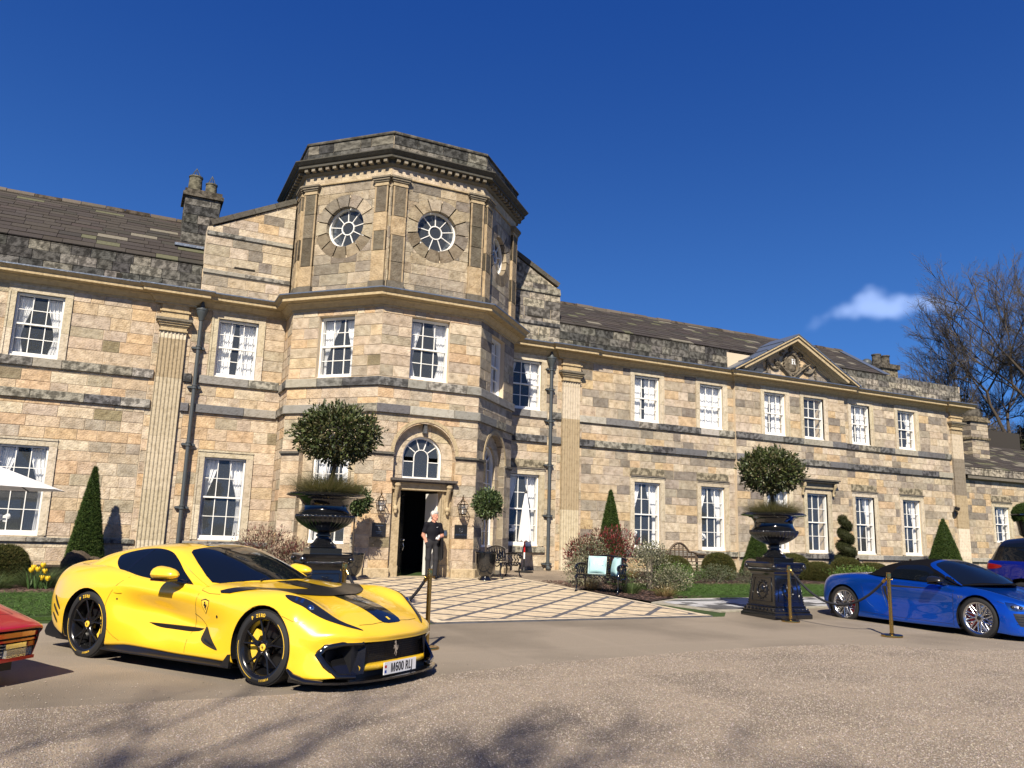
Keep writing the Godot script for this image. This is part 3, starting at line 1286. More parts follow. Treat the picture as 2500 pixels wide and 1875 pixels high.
func build_hall() -> void:
	hall = thing("country_house", "long two-storey honey stone country house with an octagonal entrance tower", "house")
	var base := 0.15
	var rooms := MB.new()
	var walls := MB.new()
	var fx := face(0, ZF, 1, ZF)
	var ww := 1.14
	var top := 7.76
	var ups := [-2.55, 2.575]
	var opl := []
	var opc := []
	for u in ups:
		opl.append(Rect2(u - ww / 2 - 0.19, 5.80, ww + 0.38, 1.97 - 0.01))
		opc.append(Rect2(u - ww / 2, 5.80, ww, 1.74))
	for u in [-2.45, 2.565]:
		opl.append(Rect2(u - ww / 2 - 0.19, 1.14, ww + 0.38, 2.53))
		opc.append(Rect2(u - ww / 2, 1.14, ww, 2.32))
	ashlar(fx, -8.5, 0.30, base, top, opl, [], "clean")
	ashlar(fx, 1.30, 3.94, base, top, opl, [], "clean")
	core(walls, fx, -8.5, 3.94, base, 8.2, opc)
	core(walls, fx, -8.5, 3.94, 8.2, 9.0, [], 0.3, -0.06)
	for u in ups:
		architrave(fx, u, 5.80, ww, 1.74, "plain")
	for u in [-2.45, 2.565]:
		architrave(fx, u, 1.14, ww, 2.32, "plain")
	var inset := Transform3D(Basis(), Vector3(0, 0, -0.13))
	sash(fx * inset * Transform3D(Basis(), Vector3(-2.55, 5.84, 0)), ww, 1.70, "open")
	sash(fx * inset * Transform3D(Basis(), Vector3(2.575, 5.84, 0)), ww, 1.70, "near")
	sash(fx * inset * Transform3D(Basis(), Vector3(-2.45, 1.18, 0)), ww, 2.28, "tied")
	sash(fx * inset * Transform3D(Basis(), Vector3(2.565, 1.18, 0)), ww, 2.28, "tied")
	var uu := [12.20, 17.23, 20.25, 23.40, 25.52, 28.36, 31.24]
	opl = []
	opc = []
	for u: float in uu:
		opl.append(Rect2(u - ww / 2 - 0.19, 5.80, ww + 0.38, 1.96))
		opc.append(Rect2(u - ww / 2, 5.80, ww, 1.74))
		opl.append(Rect2(u - ww / 2 - 0.19, 1.20, ww + 0.38, 2.87))
		opc.append(Rect2(u - ww / 2, 1.20, ww, 2.38))
	ashlar(fx, 11.14, 13.42, base, top, opl, [], "mixed")
	ashlar(fx, 14.42, 21.35, base, top, opl, [], "mixed")
	var bay := Transform3D(Basis(), Vector3(0, 0, 0.11))
	ashlar(fx * bay, 21.35, 27.30, base, top, opl, [], "mixed")
	ashlar(fx, 27.30, 33.98, base, top, opl, [], "mixed")
	core(walls, fx, 11.14, 35.0, base, 8.2, opc)
	core(walls, fx, 11.14, 35.0, 8.2, 9.0, [], 0.3, -0.06)
	for p in [[21.35, 27.30]]:
		var cut := []
		for o: Rect2 in opc:
			cut.append(o)
		core(walls, fx * bay, p[0] + 0.003, p[1] - 0.003, base, 8.1, cut, 0.10)
	var styles_up := ["right", "near", "shut", "near", "none", "near", "open"]
	var styles_dn := ["tied", "tied", "tied", "tied", "none", "tied", "tied"]
	for k in uu.size():
		var u: float = uu[k]
		var on := fx * bay if k == 3 or k == 4 else fx
		architrave(on, u, 5.80, ww, 1.74, "plain")
		architrave(on, u, 1.20, ww, 2.38, "hooded" if k == 4 else "drip")
		sash(on * inset * Transform3D(Basis(), Vector3(u, 5.84, 0)), ww, 1.70, styles_up[k])
		sash(on * inset * Transform3D(Basis(), Vector3(u, 1.24, 0)), ww, 2.33, styles_dn[k])
	var hood := MB.new()
	hood.col = Color(0.30, 0.26, 0.19)
	hood.abox(Vector3(-0.86, 3.78, 0.0), Vector3(0.86, 4.02, 0.10))
	hood.col = Color(0.13, 0.12, 0.10)
	hood.abox(Vector3(-0.98, 4.02, 0.0), Vector3(0.98, 4.09, 0.26))
	hood.abox(Vector3(-1.02, 4.09, 0.0), Vector3(1.02, 4.15, 0.32))
	hood.col = Color(0.38, 0.31, 0.2)
	for s in [-0.84, 0.84]:
		hood.tube([Vector3(s, 4.0, 0.18), Vector3(s, 3.9, 0.20), Vector3(s, 3.75, 0.12), Vector3(s, 3.62, 0.07), Vector3(s, 3.5, 0.09)], [0.06, 0.07, 0.05, 0.045, 0.055], 8)
	obj("door_hood", hood, M.moulding, hall, fx * bay * Transform3D(Basis(), Vector3(25.52, 0, 0)))
	var lx := face(0, ZF - 0.12, 1, ZF - 0.12)
	opl = [Rect2(36.85, 1.9, 1.5, 1.95), Rect2(41.0, 1.9, 1.5, 1.95)]
	ashlar(lx, 35.0, 46.0, base, 4.72, opl, [], "mixed")
	core(walls, lx, 35.0, 46.0, base, 4.9, opl)
	for u in [37.6, 41.75]:
		architrave(lx, u, 1.9, 1.12, 1.66, "drip")
		sash(lx * inset * Transform3D(Basis(), Vector3(u, 1.9, 0)), 1.12, 1.66, "tied")
	ashlar(lx, 35.0, 46.0, 4.95, 5.32, [], [], "grey", true, 0.2)
	var fl := face(3.94, -23.29, 6.03, -21.2)
	var ff := face(6.03, -21.2, 9.05, -21.2)
	var fr := face(9.05, -21.2, 11.14, -23.29)
	var rl := face(3.94, ZF, 3.94, -23.29)
	var rr := face(11.14, -23.29, 11.14, ZF)
	var wl := 2.956
	for f in [[rl, 1.11], [rr, 1.11]]:
		ashlar(f[0], 0, f[1], base, top, [], [], "clean")
		core(walls, f[0], 0, f[1], base, top, [], 0.3)
	var recess := 0.20
	for k in 3:
		var f: Transform3D = [fl, ff, fr][k]
		var w: float = [wl, 3.02, wl][k]
		var c: float = [1.478, 1.45, 1.478][k]
		var half := 0.90
		var spring := 3.62
		var arch := arch_poly(c, half, 0.0, spring)
		var up := Rect2(c - 0.58, 5.76, 1.16, 1.80)
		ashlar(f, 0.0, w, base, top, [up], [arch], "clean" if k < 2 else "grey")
		core(walls, f, 0.0, w, base, top, [up, Rect2(c - half, base, half * 2.0, spring + half - base)], 0.3)
		sash(f * Transform3D(Basis(), Vector3(c, 5.79, -0.20)), 1.16, 1.76, ["wide", "open", "near"][k])
		var back := f * Transform3D(Basis(), Vector3(0, 0, -recess))
		var low: Rect2
		if k == 1:
			low = Rect2(c - 0.60, base, 1.20, 2.52)
			var fan := arch_poly(c, 0.58, 2.97, 3.60)
			ashlar(back, c - half - 0.02, c + half + 0.02, base, spring + half + 0.05, [low], [fan], "trim", false, 0.10, 0.4, 0.6)
			core(walls, back, c - half, c + half, base, 2.95, [low], 0.3)
		else:
			var tall := arch_poly(c, 0.58, 1.15, 3.60)
			ashlar(back, c - half - 0.02, c + half + 0.02, base, spring + half + 0.05, [], [tall], "trim", false, 0.10, 0.4, 0.6)
			core(walls, back, c - half, c + half, base, 1.15, [], 0.3)
		arched_light(back * Transform3D(Basis(), Vector3(c, 0, -0.14)), 2.97 if k == 1 else 1.15, 3.60, 0.58, k)
	for y in [[5.55, 5.795, 0.075], [4.70, 4.945, 0.085]]:
		band(fx, -8.5, 0.42, y[0], y[1], y[2])
		band(fx, 1.20, 1.42, y[0], y[1], y[2])
		band(fx, 1.60, 3.94 - y[2], y[0], y[1], y[2])
		band(fx, 11.14 + y[2], 13.0, y[0], y[1], y[2])
		band(fx, 13.2, 13.56, y[0], y[1], y[2])
		band(fx, 14.30, 21.35, y[0], y[1], y[2])
		band(fx * bay, 21.35, 27.30, y[0], y[1], y[2])
		band(fx, 27.30, 34.06, y[0], y[1], y[2])
		var dy: float = -0.07 if y[0] > 5.0 else 0.03
		band(rl, 0.0, 1.11 + y[2] * 0.4, y[0] + dy, y[1] + dy, y[2])
		band(fl, -y[2] * 0.4, wl + y[2] * 0.4, y[0] + dy, y[1] + dy, y[2])
		band(ff, -y[2] * 0.41, 3.02 + y[2] * 0.41, y[0] + dy + 0.001, y[1] + dy + 0.001, y[2] + 0.001)
		band(fr, -y[2] * 0.4, wl + y[2] * 0.4, y[0] + dy, y[1] + dy, y[2])
		band(rr, -y[2] * 0.4, 1.11, y[0] + dy, y[1] + dy, y[2])
	band(fx, -8.5, 0.42, 0.98, 1.10, 0.07)
	band(fx, 1.60, 3.94, 0.98, 1.10, 0.07)
	band(fx, 11.14, 13.0, 0.98, 1.17, 0.09)
	band(fx, 14.30, 21.35, 0.98, 1.17, 0.09)
	band(fx * bay, 21.35, 27.30, 0.98, 1.17, 0.09)
	band(fx, 27.30, 34.06, 0.98, 1.17, 0.09)
	band(lx, 35.1, 46.0, 0.98, 1.17, 0.09)
	for k in 3:
		var f: Transform3D = [fl, ff, fr][k]
		var w: float = [wl, 3.02, wl][k]
		for s in [[-0.03, 0.578], [2.378 - (0.028 if k == 1 else 0.0), w + 0.03]]:
			var m := MB.new()
			m.col = Color(0.46, 0.37, 0.24) * rnd(0.94, 1.05)
			m.block(Transform3D(Basis(), Vector3(0, 0, 0.02)), Vector3(s[1] - s[0], 0.45, 0.10 + 0.002 * k), 0.02, Vector2.ZERO, 0.5)
			obj("plinth_block", m, M.moulding, hall, f * Transform3D(Basis(), Vector3((s[0] + s[1]) / 2, 0.33, 0)))
	for k in 3:
		var f: Transform3D = [fl, ff, fr][k]
		var c: float = [1.478, 1.45, 1.478][k]
		var w: float = [wl, 3.02, wl][k]
		for s in [[-0.05, c - 0.90], [c + 0.90, w + 0.05]]:
			var m := MB.new()
			m.col = Color(0.12, 0.11, 0.095)
			m.abox(Vector3(s[0] + 0.02, 3.56, -0.19), Vector3(s[1] - 0.02, 3.60, 0.03))
			m.abox(Vector3(s[0], 3.60, -0.19), Vector3(s[1], 3.66, 0.07))
			obj("impost", m, M.moulding, hall, f)
		var ring := MB.new()
		ring.col = Color(0.42, 0.34, 0.215)
		for q in 20:
			var a := PI * q / 20.0
			var b := PI * (q + 1) / 20.0
			var p := PackedVector2Array([Vector2(c + cos(a) * 0.905, 3.66 + sin(a) * 0.905), Vector2(c + cos(a) * 1.0, 3.66 + sin(a) * 1.0), Vector2(c + cos(b) * 1.0, 3.66 + sin(b) * 1.0), Vector2(c + cos(b) * 0.905, 3.66 + sin(b) * 0.905)])
			ring.prism(f, p, 0.0, 0.022)
		obj("arch_moulding", ring, M.moulding, hall)
	build_entrance(ff)
	var prof := [Vector2(0.0, 7.74), Vector2(0.035, 7.74), Vector2(0.035, 7.80), Vector2(0.075, 7.82), Vector2(0.10, 7.86), Vector2(0.14, 7.91), Vector2(0.19, 7.94), Vector2(0.19, 7.965), Vector2(0.37, 7.985), Vector2(0.37, 8.07), Vector2(0.40, 8.09), Vector2(0.44, 8.13), Vector2(0.46, 8.15)]
	var lead := [Vector2(0.45, 8.145), Vector2(0.475, 8.15), Vector2(0.475, 8.185), Vector2(0.30, 8.215), Vector2(0.0, 8.23)]
	var paths := [
		[Vector2(-8.5, ZF), Vector2(0.28, ZF), Vector2(0.28, ZF + 0.1), Vector2(1.32, ZF + 0.1), Vector2(1.32, ZF), Vector2(3.94, ZF), Vector2(3.94, -23.29), Vector2(6.03, -21.2), Vector2(9.05, -21.2), Vector2(11.14, -23.29), Vector2(11.14, ZF), Vector2(13.43, ZF), Vector2(13.43, ZF + 0.1), Vector2(14.45, ZF + 0.1), Vector2(14.45, ZF), Vector2(21.35, ZF), Vector2(21.35, ZF + 0.11), Vector2(27.30, ZF + 0.11), Vector2(27.30, ZF), Vector2(33.95, ZF), Vector2(33.95, ZF + 0.1), Vector2(35.02, ZF + 0.1), Vector2(35.02, -31.0)],
	]
	for p in paths:
		var m := MB.new()
		m.col = Color(0.45, 0.355, 0.215)
		run_moulding(m, prof, p)
		obj("cornice", m, M.moulding, hall)
		m = MB.new()
		run_moulding(m, lead, p)
		obj("gutter_lead", m, M.lead, hall)
	var lg := MB.new()
	lg.col = Color(0.16, 0.145, 0.12)
	run_moulding(lg, [Vector2(0, 4.72), Vector2(0.05, 4.74), Vector2(0.22, 4.78), Vector2(0.22, 4.90), Vector2(0.26, 4.95), Vector2(0.0, 4.97)], [Vector2(35.02, ZF - 0.12), Vector2(46, ZF - 0.12)])
	obj("cornice", lg, M.moulding, hall)
	for u in [0.805, 13.93, 34.49]:
		pilaster(fx, u, 0.70 if u < 20.0 else 0.74)
	for p in [[-8.5, 1.40], [13.47, 21.1], [27.5, 35.05]]:
		ashlar(fx, p[0], p[1], 8.2, 8.78, [], [], "sooty" if p[0] < 20.0 else "grey", true, 0.3, 0.24, 0.34)
		ashlar(fx * Transform3D(Basis(), Vector3(0, 0, -0.03)), p[0], p[1], 8.78, 9.06, [], [], "sooty", true, 0.3, 0.28, 0.28)
	core(walls, fx, 35.0, 35.05, 8.2, 9.06, [], 4.0)
	for p in [[-8.5, 1.4], [13.47, 21.2], [27.4, 35.05]]:
		core(walls, fx, p[0], p[1], 9.0, 9.055, [], 0.3, -0.05)
	for u in [-0.75, 14.6, 34.2]:
		var m := MB.new()
		m.abox(Vector3(-0.075, 0, -0.02), Vector3(0.075, 0.16, 0.012))
		obj("water_spout", m, M.gap, hall, fx * Transform3D(Basis(), Vector3(u, 8.30, 0)))
	for side in 2:
		var ua := 1.42 if side == 0 else 11.14
		var ub := 3.94 if side == 0 else 13.46
		var slopes := PackedVector2Array([Vector2(ua - 1, 10.30), Vector2(ua - 1, 14), Vector2(ub + 1, 14), Vector2(ub + 1, 12.0), Vector2(3.94, 11.55), Vector2(1.72, 10.38), Vector2(1.40, 10.30)]) if side == 0 else PackedVector2Array([Vector2(ub + 1, 10.28), Vector2(ub + 1, 14), Vector2(ua - 1, 14), Vector2(ua - 1, 12.0), Vector2(11.14, 11.55), Vector2(13.12, 10.40), Vector2(13.46, 10.30)])
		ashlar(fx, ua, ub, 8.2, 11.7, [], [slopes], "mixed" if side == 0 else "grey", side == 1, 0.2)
		var gp := PackedVector2Array([Vector2(ua, 8.2), Vector2(ub, 8.2), Vector2(ub, 11.5 if side == 0 else 10.25), Vector2(ua, 10.25 if side == 0 else 11.5)])
		walls.prism(fx, gp, -0.45, -0.012, 1.0, Vector2.ZERO, true)
		for y in [8.87, 10.05]:
			band(fx, ua, ub + 0.0, y, y + 0.13, 0.05)
		var a := Vector2(1.55, 10.36) if side == 0 else Vector2(11.14, 11.55)
		var b := Vector2(3.96, 11.56) if side == 0 else Vector2(13.35, 10.38)
		for k in 4:
			var m := MB.new()
			m.col = Color(0.10, 0.093, 0.08) * rnd(0.85, 1.2)
			var p := a.lerp(b, k / 4.0)
			var q := a.lerp(b, (k + 0.985) / 4.0)
			var nn := (q - p).orthogonal().normalized()
			if nn.y < 0.0:
				nn = -nn
			m.prism(fx, PackedVector2Array([p, q, q + nn * 0.16, p + nn * 0.16]), -0.5, 0.06)
			obj("coping_stone", m, M.moulding, hall)
		var m := MB.new()
		var su := 2.58 if side == 0 else 12.45
		m.abox(Vector3(su - 0.30, 9.13, -0.02), Vector3(su + 0.30, 9.19, 0.011))
		obj("slot", m, M.gap, hall, fx)
	build_lantern()
	build_roofs()
	build_pediment(fx)
	build_pipes(fx)
	build_chimneys()
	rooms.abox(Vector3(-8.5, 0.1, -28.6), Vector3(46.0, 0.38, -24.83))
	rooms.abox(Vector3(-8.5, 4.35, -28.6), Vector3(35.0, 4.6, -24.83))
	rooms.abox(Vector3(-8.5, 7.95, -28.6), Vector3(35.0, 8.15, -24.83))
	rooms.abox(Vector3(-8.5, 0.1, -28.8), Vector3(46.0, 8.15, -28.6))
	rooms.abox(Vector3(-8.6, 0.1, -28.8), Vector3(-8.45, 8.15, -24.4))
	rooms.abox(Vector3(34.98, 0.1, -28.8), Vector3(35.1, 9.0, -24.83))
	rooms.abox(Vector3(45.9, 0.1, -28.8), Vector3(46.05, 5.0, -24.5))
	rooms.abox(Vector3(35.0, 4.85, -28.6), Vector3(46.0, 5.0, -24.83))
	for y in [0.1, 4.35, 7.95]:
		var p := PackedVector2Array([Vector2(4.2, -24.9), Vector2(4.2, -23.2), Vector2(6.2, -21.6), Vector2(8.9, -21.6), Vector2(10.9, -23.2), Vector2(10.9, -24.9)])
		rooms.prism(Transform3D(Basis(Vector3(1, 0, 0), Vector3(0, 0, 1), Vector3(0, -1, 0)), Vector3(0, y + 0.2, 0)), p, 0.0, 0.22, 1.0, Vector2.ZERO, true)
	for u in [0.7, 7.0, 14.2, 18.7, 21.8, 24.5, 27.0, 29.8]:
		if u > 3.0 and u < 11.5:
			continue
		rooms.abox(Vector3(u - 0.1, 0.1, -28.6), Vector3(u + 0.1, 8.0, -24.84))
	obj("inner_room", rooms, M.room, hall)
	obj("wall", walls, M.mortar, hall)
	flush_stones()


# an arched window: radiating bars over a rectangular part
func arched_light(x: Transform3D, y0: float, spring: float, r: float, k: int) -> void:
	var f := MB.new()
	var t := 0.055
	f.abox(Vector3(-r, y0, -0.05), Vector3(-r + t, spring, 0.06))
	f.abox(Vector3(r - t, y0, -0.05), Vector3(r, spring, 0.06))
	f.abox(Vector3(-r, y0 - 0.02, -0.05), Vector3(r, y0 + 0.07, 0.09))
	for q in 20:
		var a := PI * q / 20.0
		var b := PI * (q + 1) / 20.0
		f.prism(x * Transform3D(Basis(), Vector3.ZERO) if false else Transform3D(), PackedVector2Array([Vector2(cos(a), sin(a)) * (r - t) + Vector2(0, spring), Vector2(cos(a), sin(a)) * r + Vector2(0, spring), Vector2(cos(b), sin(b)) * r + Vector2(0, spring), Vector2(cos(b), sin(b)) * (r - t) + Vector2(0, spring)]), -0.05, 0.06, 1.0, Vector2.ZERO, true)
	var o := obj("arched_window", f, M.white_paint, hall, x)
	var ri := r - t
	var hub := 0.21
	var low := y0 + 0.07
	var bar := func(a: Vector2, b: Vector2, w := 0.022) -> void:
		var m := MB.new()
		var d := (b - a).normalized()
		var n := d.orthogonal() * w * 0.5
		m.prism(Transform3D(), PackedVector2Array([a - n, b - n, b + n, a + n]), -0.02, 0.02, 1.0, Vector2.ZERO, true)
		obj("glazing_bar", m, M.white_paint, o)
	for s in [-1, 1]:
		bar.call(Vector2(s * hub, low), Vector2(s * hub, spring))
		bar.call(Vector2(s * hub, spring - 0.13), Vector2(s * ri, spring - 0.13))
		if low < 2.0:
			for y in [1.62, 2.10, 2.58, 3.06]:
				bar.call(Vector2(s * hub, y), Vector2(s * ri, y))
	if low < 2.0:
		for y in [1.62, 2.10, 2.58, 3.06]:
			bar.call(Vector2(-hub, y), Vector2(hub, y))
	for q in 10:
		var a := PI * q / 10.0
		var b := PI * (q + 1) / 10.0
		bar.call(Vector2(cos(a) * hub, spring + sin(a) * hub), Vector2(cos(b) * hub, spring + sin(b) * hub))
	for q in range(1, 5):
		var a := PI * q / 5.0
		bar.call(Vector2(cos(a) * hub, spring + sin(a) * hub), Vector2(cos(a) * ri, spring + sin(a) * ri))
	var panes := [PackedVector2Array([Vector2(-ri, low), Vector2(-hub, low), Vector2(-hub, spring - 0.13), Vector2(-ri, spring - 0.13)]), PackedVector2Array([Vector2(hub, low), Vector2(ri, low), Vector2(ri, spring - 0.13), Vector2(hub, spring - 0.13)])]
	var mid := PackedVector2Array([Vector2(-hub, low), Vector2(hub, low)])
	mid.append_array(circle_poly(Vector2(0, spring), hub, 10, 0.0, PI))
	panes.append(mid)
	for q in 5:
		var a := PI * q / 5.0
		var b := PI * (q + 1) / 5.0
		var p := circle_poly(Vector2(0, spring), ri, 5, a, b)
		var inn := circle_poly(Vector2(0, spring), hub, 3, a, b)
		inn.reverse()
		p.append_array(inn)
		panes.append(p)
	for p: PackedVector2Array in panes:
		var m := MB.new()
		var tr := Geometry2D.triangulate_polygon(p)
		for q in range(0, tr.size(), 3):
			var a := p[tr[q]]
			var b := p[tr[q + 1]]
			var d := p[tr[q + 2]]
			if (b - a).cross(d - a) > 0.0:
				m.tri(Vector3(a.x, a.y, 0), Vector3(d.x, d.y, 0), Vector3(b.x, b.y, 0))
			else:
				m.tri(Vector3(a.x, a.y, 0), Vector3(b.x, b.y, 0), Vector3(d.x, d.y, 0))
		obj("pane", m, M.window_glass, o)
	if k == 0:
		hang(o, r * 2.0, 4.0, "open")
	var ks := MB.new()
	ks.col = Color(0.10, 0.105, 0.11)
	ks.abox(Vector3(-0.045, spring + 0.66, 0.10), Vector3(0.045, spring + 0.93, 0.30))
	if k == 1:
		obj("keystone", ks, M.moulding, hall, x)


# doorway under a small cornice on scrolled brackets, door leaf folded back inside
func build_entrance(ff: Transform3D) -> void:
	var c := 1.45
	var x := ff * Transform3D(Basis(), Vector3(c, 0, 0))
	var m := MB.new()
	m.col = Color(0.10, 0.09, 0.08)
	m.abox(Vector3(-0.92, 2.86, -0.2), Vector3(0.92, 2.90, 0.10))
	m.abox(Vector3(-0.96, 2.90, -0.2), Vector3(0.96, 2.965, 0.16))
	obj("door_cornice", m, M.moulding, hall, x)
	m = MB.new()
	m.col = Color(0.40, 0.325, 0.21)
	m.abox(Vector3(-0.89, 2.67, -0.2), Vector3(0.89, 2.86, -0.03))
	for s in [-1, 1]:
		m.abox(Vector3(s * 0.61, 0.3, -0.3), Vector3(s * 0.88, 2.67, -0.13))
		m.abox(Vector3(s * 0.61, 0.3, -0.13), Vector3(s * 0.66, 2.67, -0.11))
		m.abox(Vector3(s * 0.60, 0.28, -0.3), Vector3(s * 0.895, 0.62, -0.09))
	obj("door_surround", m, M.moulding, hall, x)
	for s in [-1, 1]:
		m = MB.new()
		m.col = Color(0.44, 0.35, 0.22)
		var pts := []
		var rad := []
		for k in 12:
			var t := k / 11.0
			pts.append(Vector3(s * 0.755, 2.84 - t * 0.62, -0.06 + 0.13 * cos(t * 3.0) * (1.0 - t * 0.6)))
			rad.append(lerpf(0.075, 0.045, t))
		m.tube(pts, rad, 8)
		m.ball(Transform3D(Basis().scaled(Vector3(0.075, 0.085, 0.07)), Vector3(s * 0.755, 2.15, -0.06)), 10, 7)
		m.ball(Transform3D(Basis().scaled(Vector3(0.05, 0.06, 0.05)), Vector3(s * 0.755, 2.06, -0.05)), 10, 7)
		m.ball(Transform3D(Basis().scaled(Vector3(0.09, 0.07, 0.08)), Vector3(s * 0.755, 2.78, 0.06)), 10, 7)
		obj("scroll_bracket", m, M.moulding, hall, x)
	for s in [-1, 1]:
		m = MB.new()
		m.abox(Vector3(0, 0.34, -0.03), Vector3(0.58, 2.62, 0.03))
		for r in 3:
			var y: float = [0.46, 1.12, 1.84][r]
			var h: float = [0.54, 0.60, 0.66][r]
			m.abox(Vector3(0.08, y, 0.03), Vector3(0.50, y + h, 0.042))
			m.abox(Vector3(0.13, y + 0.05, 0.042), Vector3(0.45, y + h - 0.05, 0.050))
		m.abox(Vector3(0.40, 0.40, 0.03), Vector3(0.415, 2.55, 0.055))
		var turn: float = 0.95 if s < 0 else PI - 1.35
		var leaf := obj("door", m, M.door_black if s < 0 else M.white_paint, hall, x * Transform3D(Basis(Vector3.UP, turn), Vector3(s * 0.59, 0, -0.42)))
		m = MB.new()
		m.ball(Transform3D(Basis().scaled(Vector3(0.035, 0.035, 0.035)), Vector3(0.5, 1.30, 0.07)), 10, 7)
		m.tube([Vector3(0.5, 1.22, 0.06), Vector3(0.5, 1.12, 0.09), Vector3(0.5, 1.02, 0.06)], 0.012, 6)
		obj("door_handle", m, M.chrome, leaf)
	m = MB.new()
	m.col = Color(0.42, 0.35, 0.24)
	m.abox(Vector3(-0.9, 0.25, -0.5), Vector3(0.9, 0.335, 0.0))
	obj("doorstep", m, M.moulding, hall, x)
	m = MB.new()
	for k in 6:
		m.tube([Vector3(-0.5 + k * 0.12, 0.4, -2.2 - k * 0.1), Vector3(-0.5 + k * 0.12, 1.5, -2.2 - k * 0.1)], 0.012, 5)
	obj("stair_rail", m, M.bronze, hall, x)


func pilaster(fx: Transform3D, u: float, w: float) -> void:
	var n := 7
	var poly := PackedVector2Array()
	poly.push_back(Vector2(-w / 2, 0))
	poly.push_back(Vector2(-w / 2, 0.10))
	var pitch := w / n
	for k in n:
		var c := -w / 2 + pitch * (k + 0.5)
		var r := pitch * 0.36
		for q in 7:
			var a := PI - PI * q / 6.0
			poly.push_back(Vector2(c + cos(a) * r, 0.10 - sin(a) * r * 0.8))
	poly.push_back(Vector2(w / 2, 0.10))
	poly.push_back(Vector2(w / 2, 0))
	var o: Node3D = null
	var ys := [0.15, 1.1, 2.45, 3.95, 5.62, 6.75, 6.96]
	for k in ys.size() - 1:
		var m := MB.new()
		var c := buff("trim")
		if u > 30.0 and (k == 3):
			c = Color(0.22, 0.19, 0.15)
		elif rng.randf() < 0.2:
			c = Color(0.36, 0.29, 0.19)
		m.col = c
		m.prism(Transform3D(Basis(Vector3(1, 0, 0), Vector3(0, 0, 1), Vector3(0, 1, 0)), Vector3.ZERO) if false else Transform3D(Basis(Vector3(1, 0, 0), Vector3(0, 0, 1), Vector3(0, -1, 0)), Vector3.ZERO), poly, -ys[k + 1] + 0.003, -ys[k], 0.5, Vector2(rng.randf(), rng.randf()), true)
		if o == null:
			o = obj("pilaster", m, M.moulding, hall, fx * Transform3D(Basis(), Vector3(u, 0, 0)))
		else:
			obj("drum", m, M.moulding, o)
	var m := MB.new()
	m.col = Color(0.45, 0.36, 0.22)
	m.abox(Vector3(-w / 2 - 0.03, 6.96, 0), Vector3(w / 2 + 0.03, 7.0, 0.14))
	m.abox(Vector3(-w / 2, 7.0, 0), Vector3(w / 2, 7.09, 0.11))
	var pr := [[0.02, 7.09, 7.13], [0.055, 7.13, 7.19], [0.10, 7.19, 7.25]]
	for p in pr:
		m.abox(Vector3(-w / 2 - p[0], p[1], 0), Vector3(w / 2 + p[0], p[2], 0.11 + p[0]))
	m.col = Color(0.17, 0.15, 0.12)
	m.abox(Vector3(-w / 2 - 0.135, 7.25, 0), Vector3(w / 2 + 0.135, 7.32, 0.26))
	m.col = Color(0.46, 0.36, 0.215)
	m.abox(Vector3(-w / 2 - 0.02, 7.32, 0), Vector3(w / 2 + 0.02, 7.52, 0.11))
	m.abox(Vector3(-w / 2 - 0.06, 7.52, 0), Vector3(w / 2 + 0.06, 7.565, 0.15))
	m.abox(Vector3(-w / 2 - 0.01, 7.565, 0), Vector3(w / 2 + 0.01, 7.80, 0.10))
	obj("capital", m, M.moulding, o)
	ashlar(fx, u - 0.50, u + 0.50, 0.15, 7.76, [], [], "mixed" if u > 20.0 else "clean", false, 0.08)


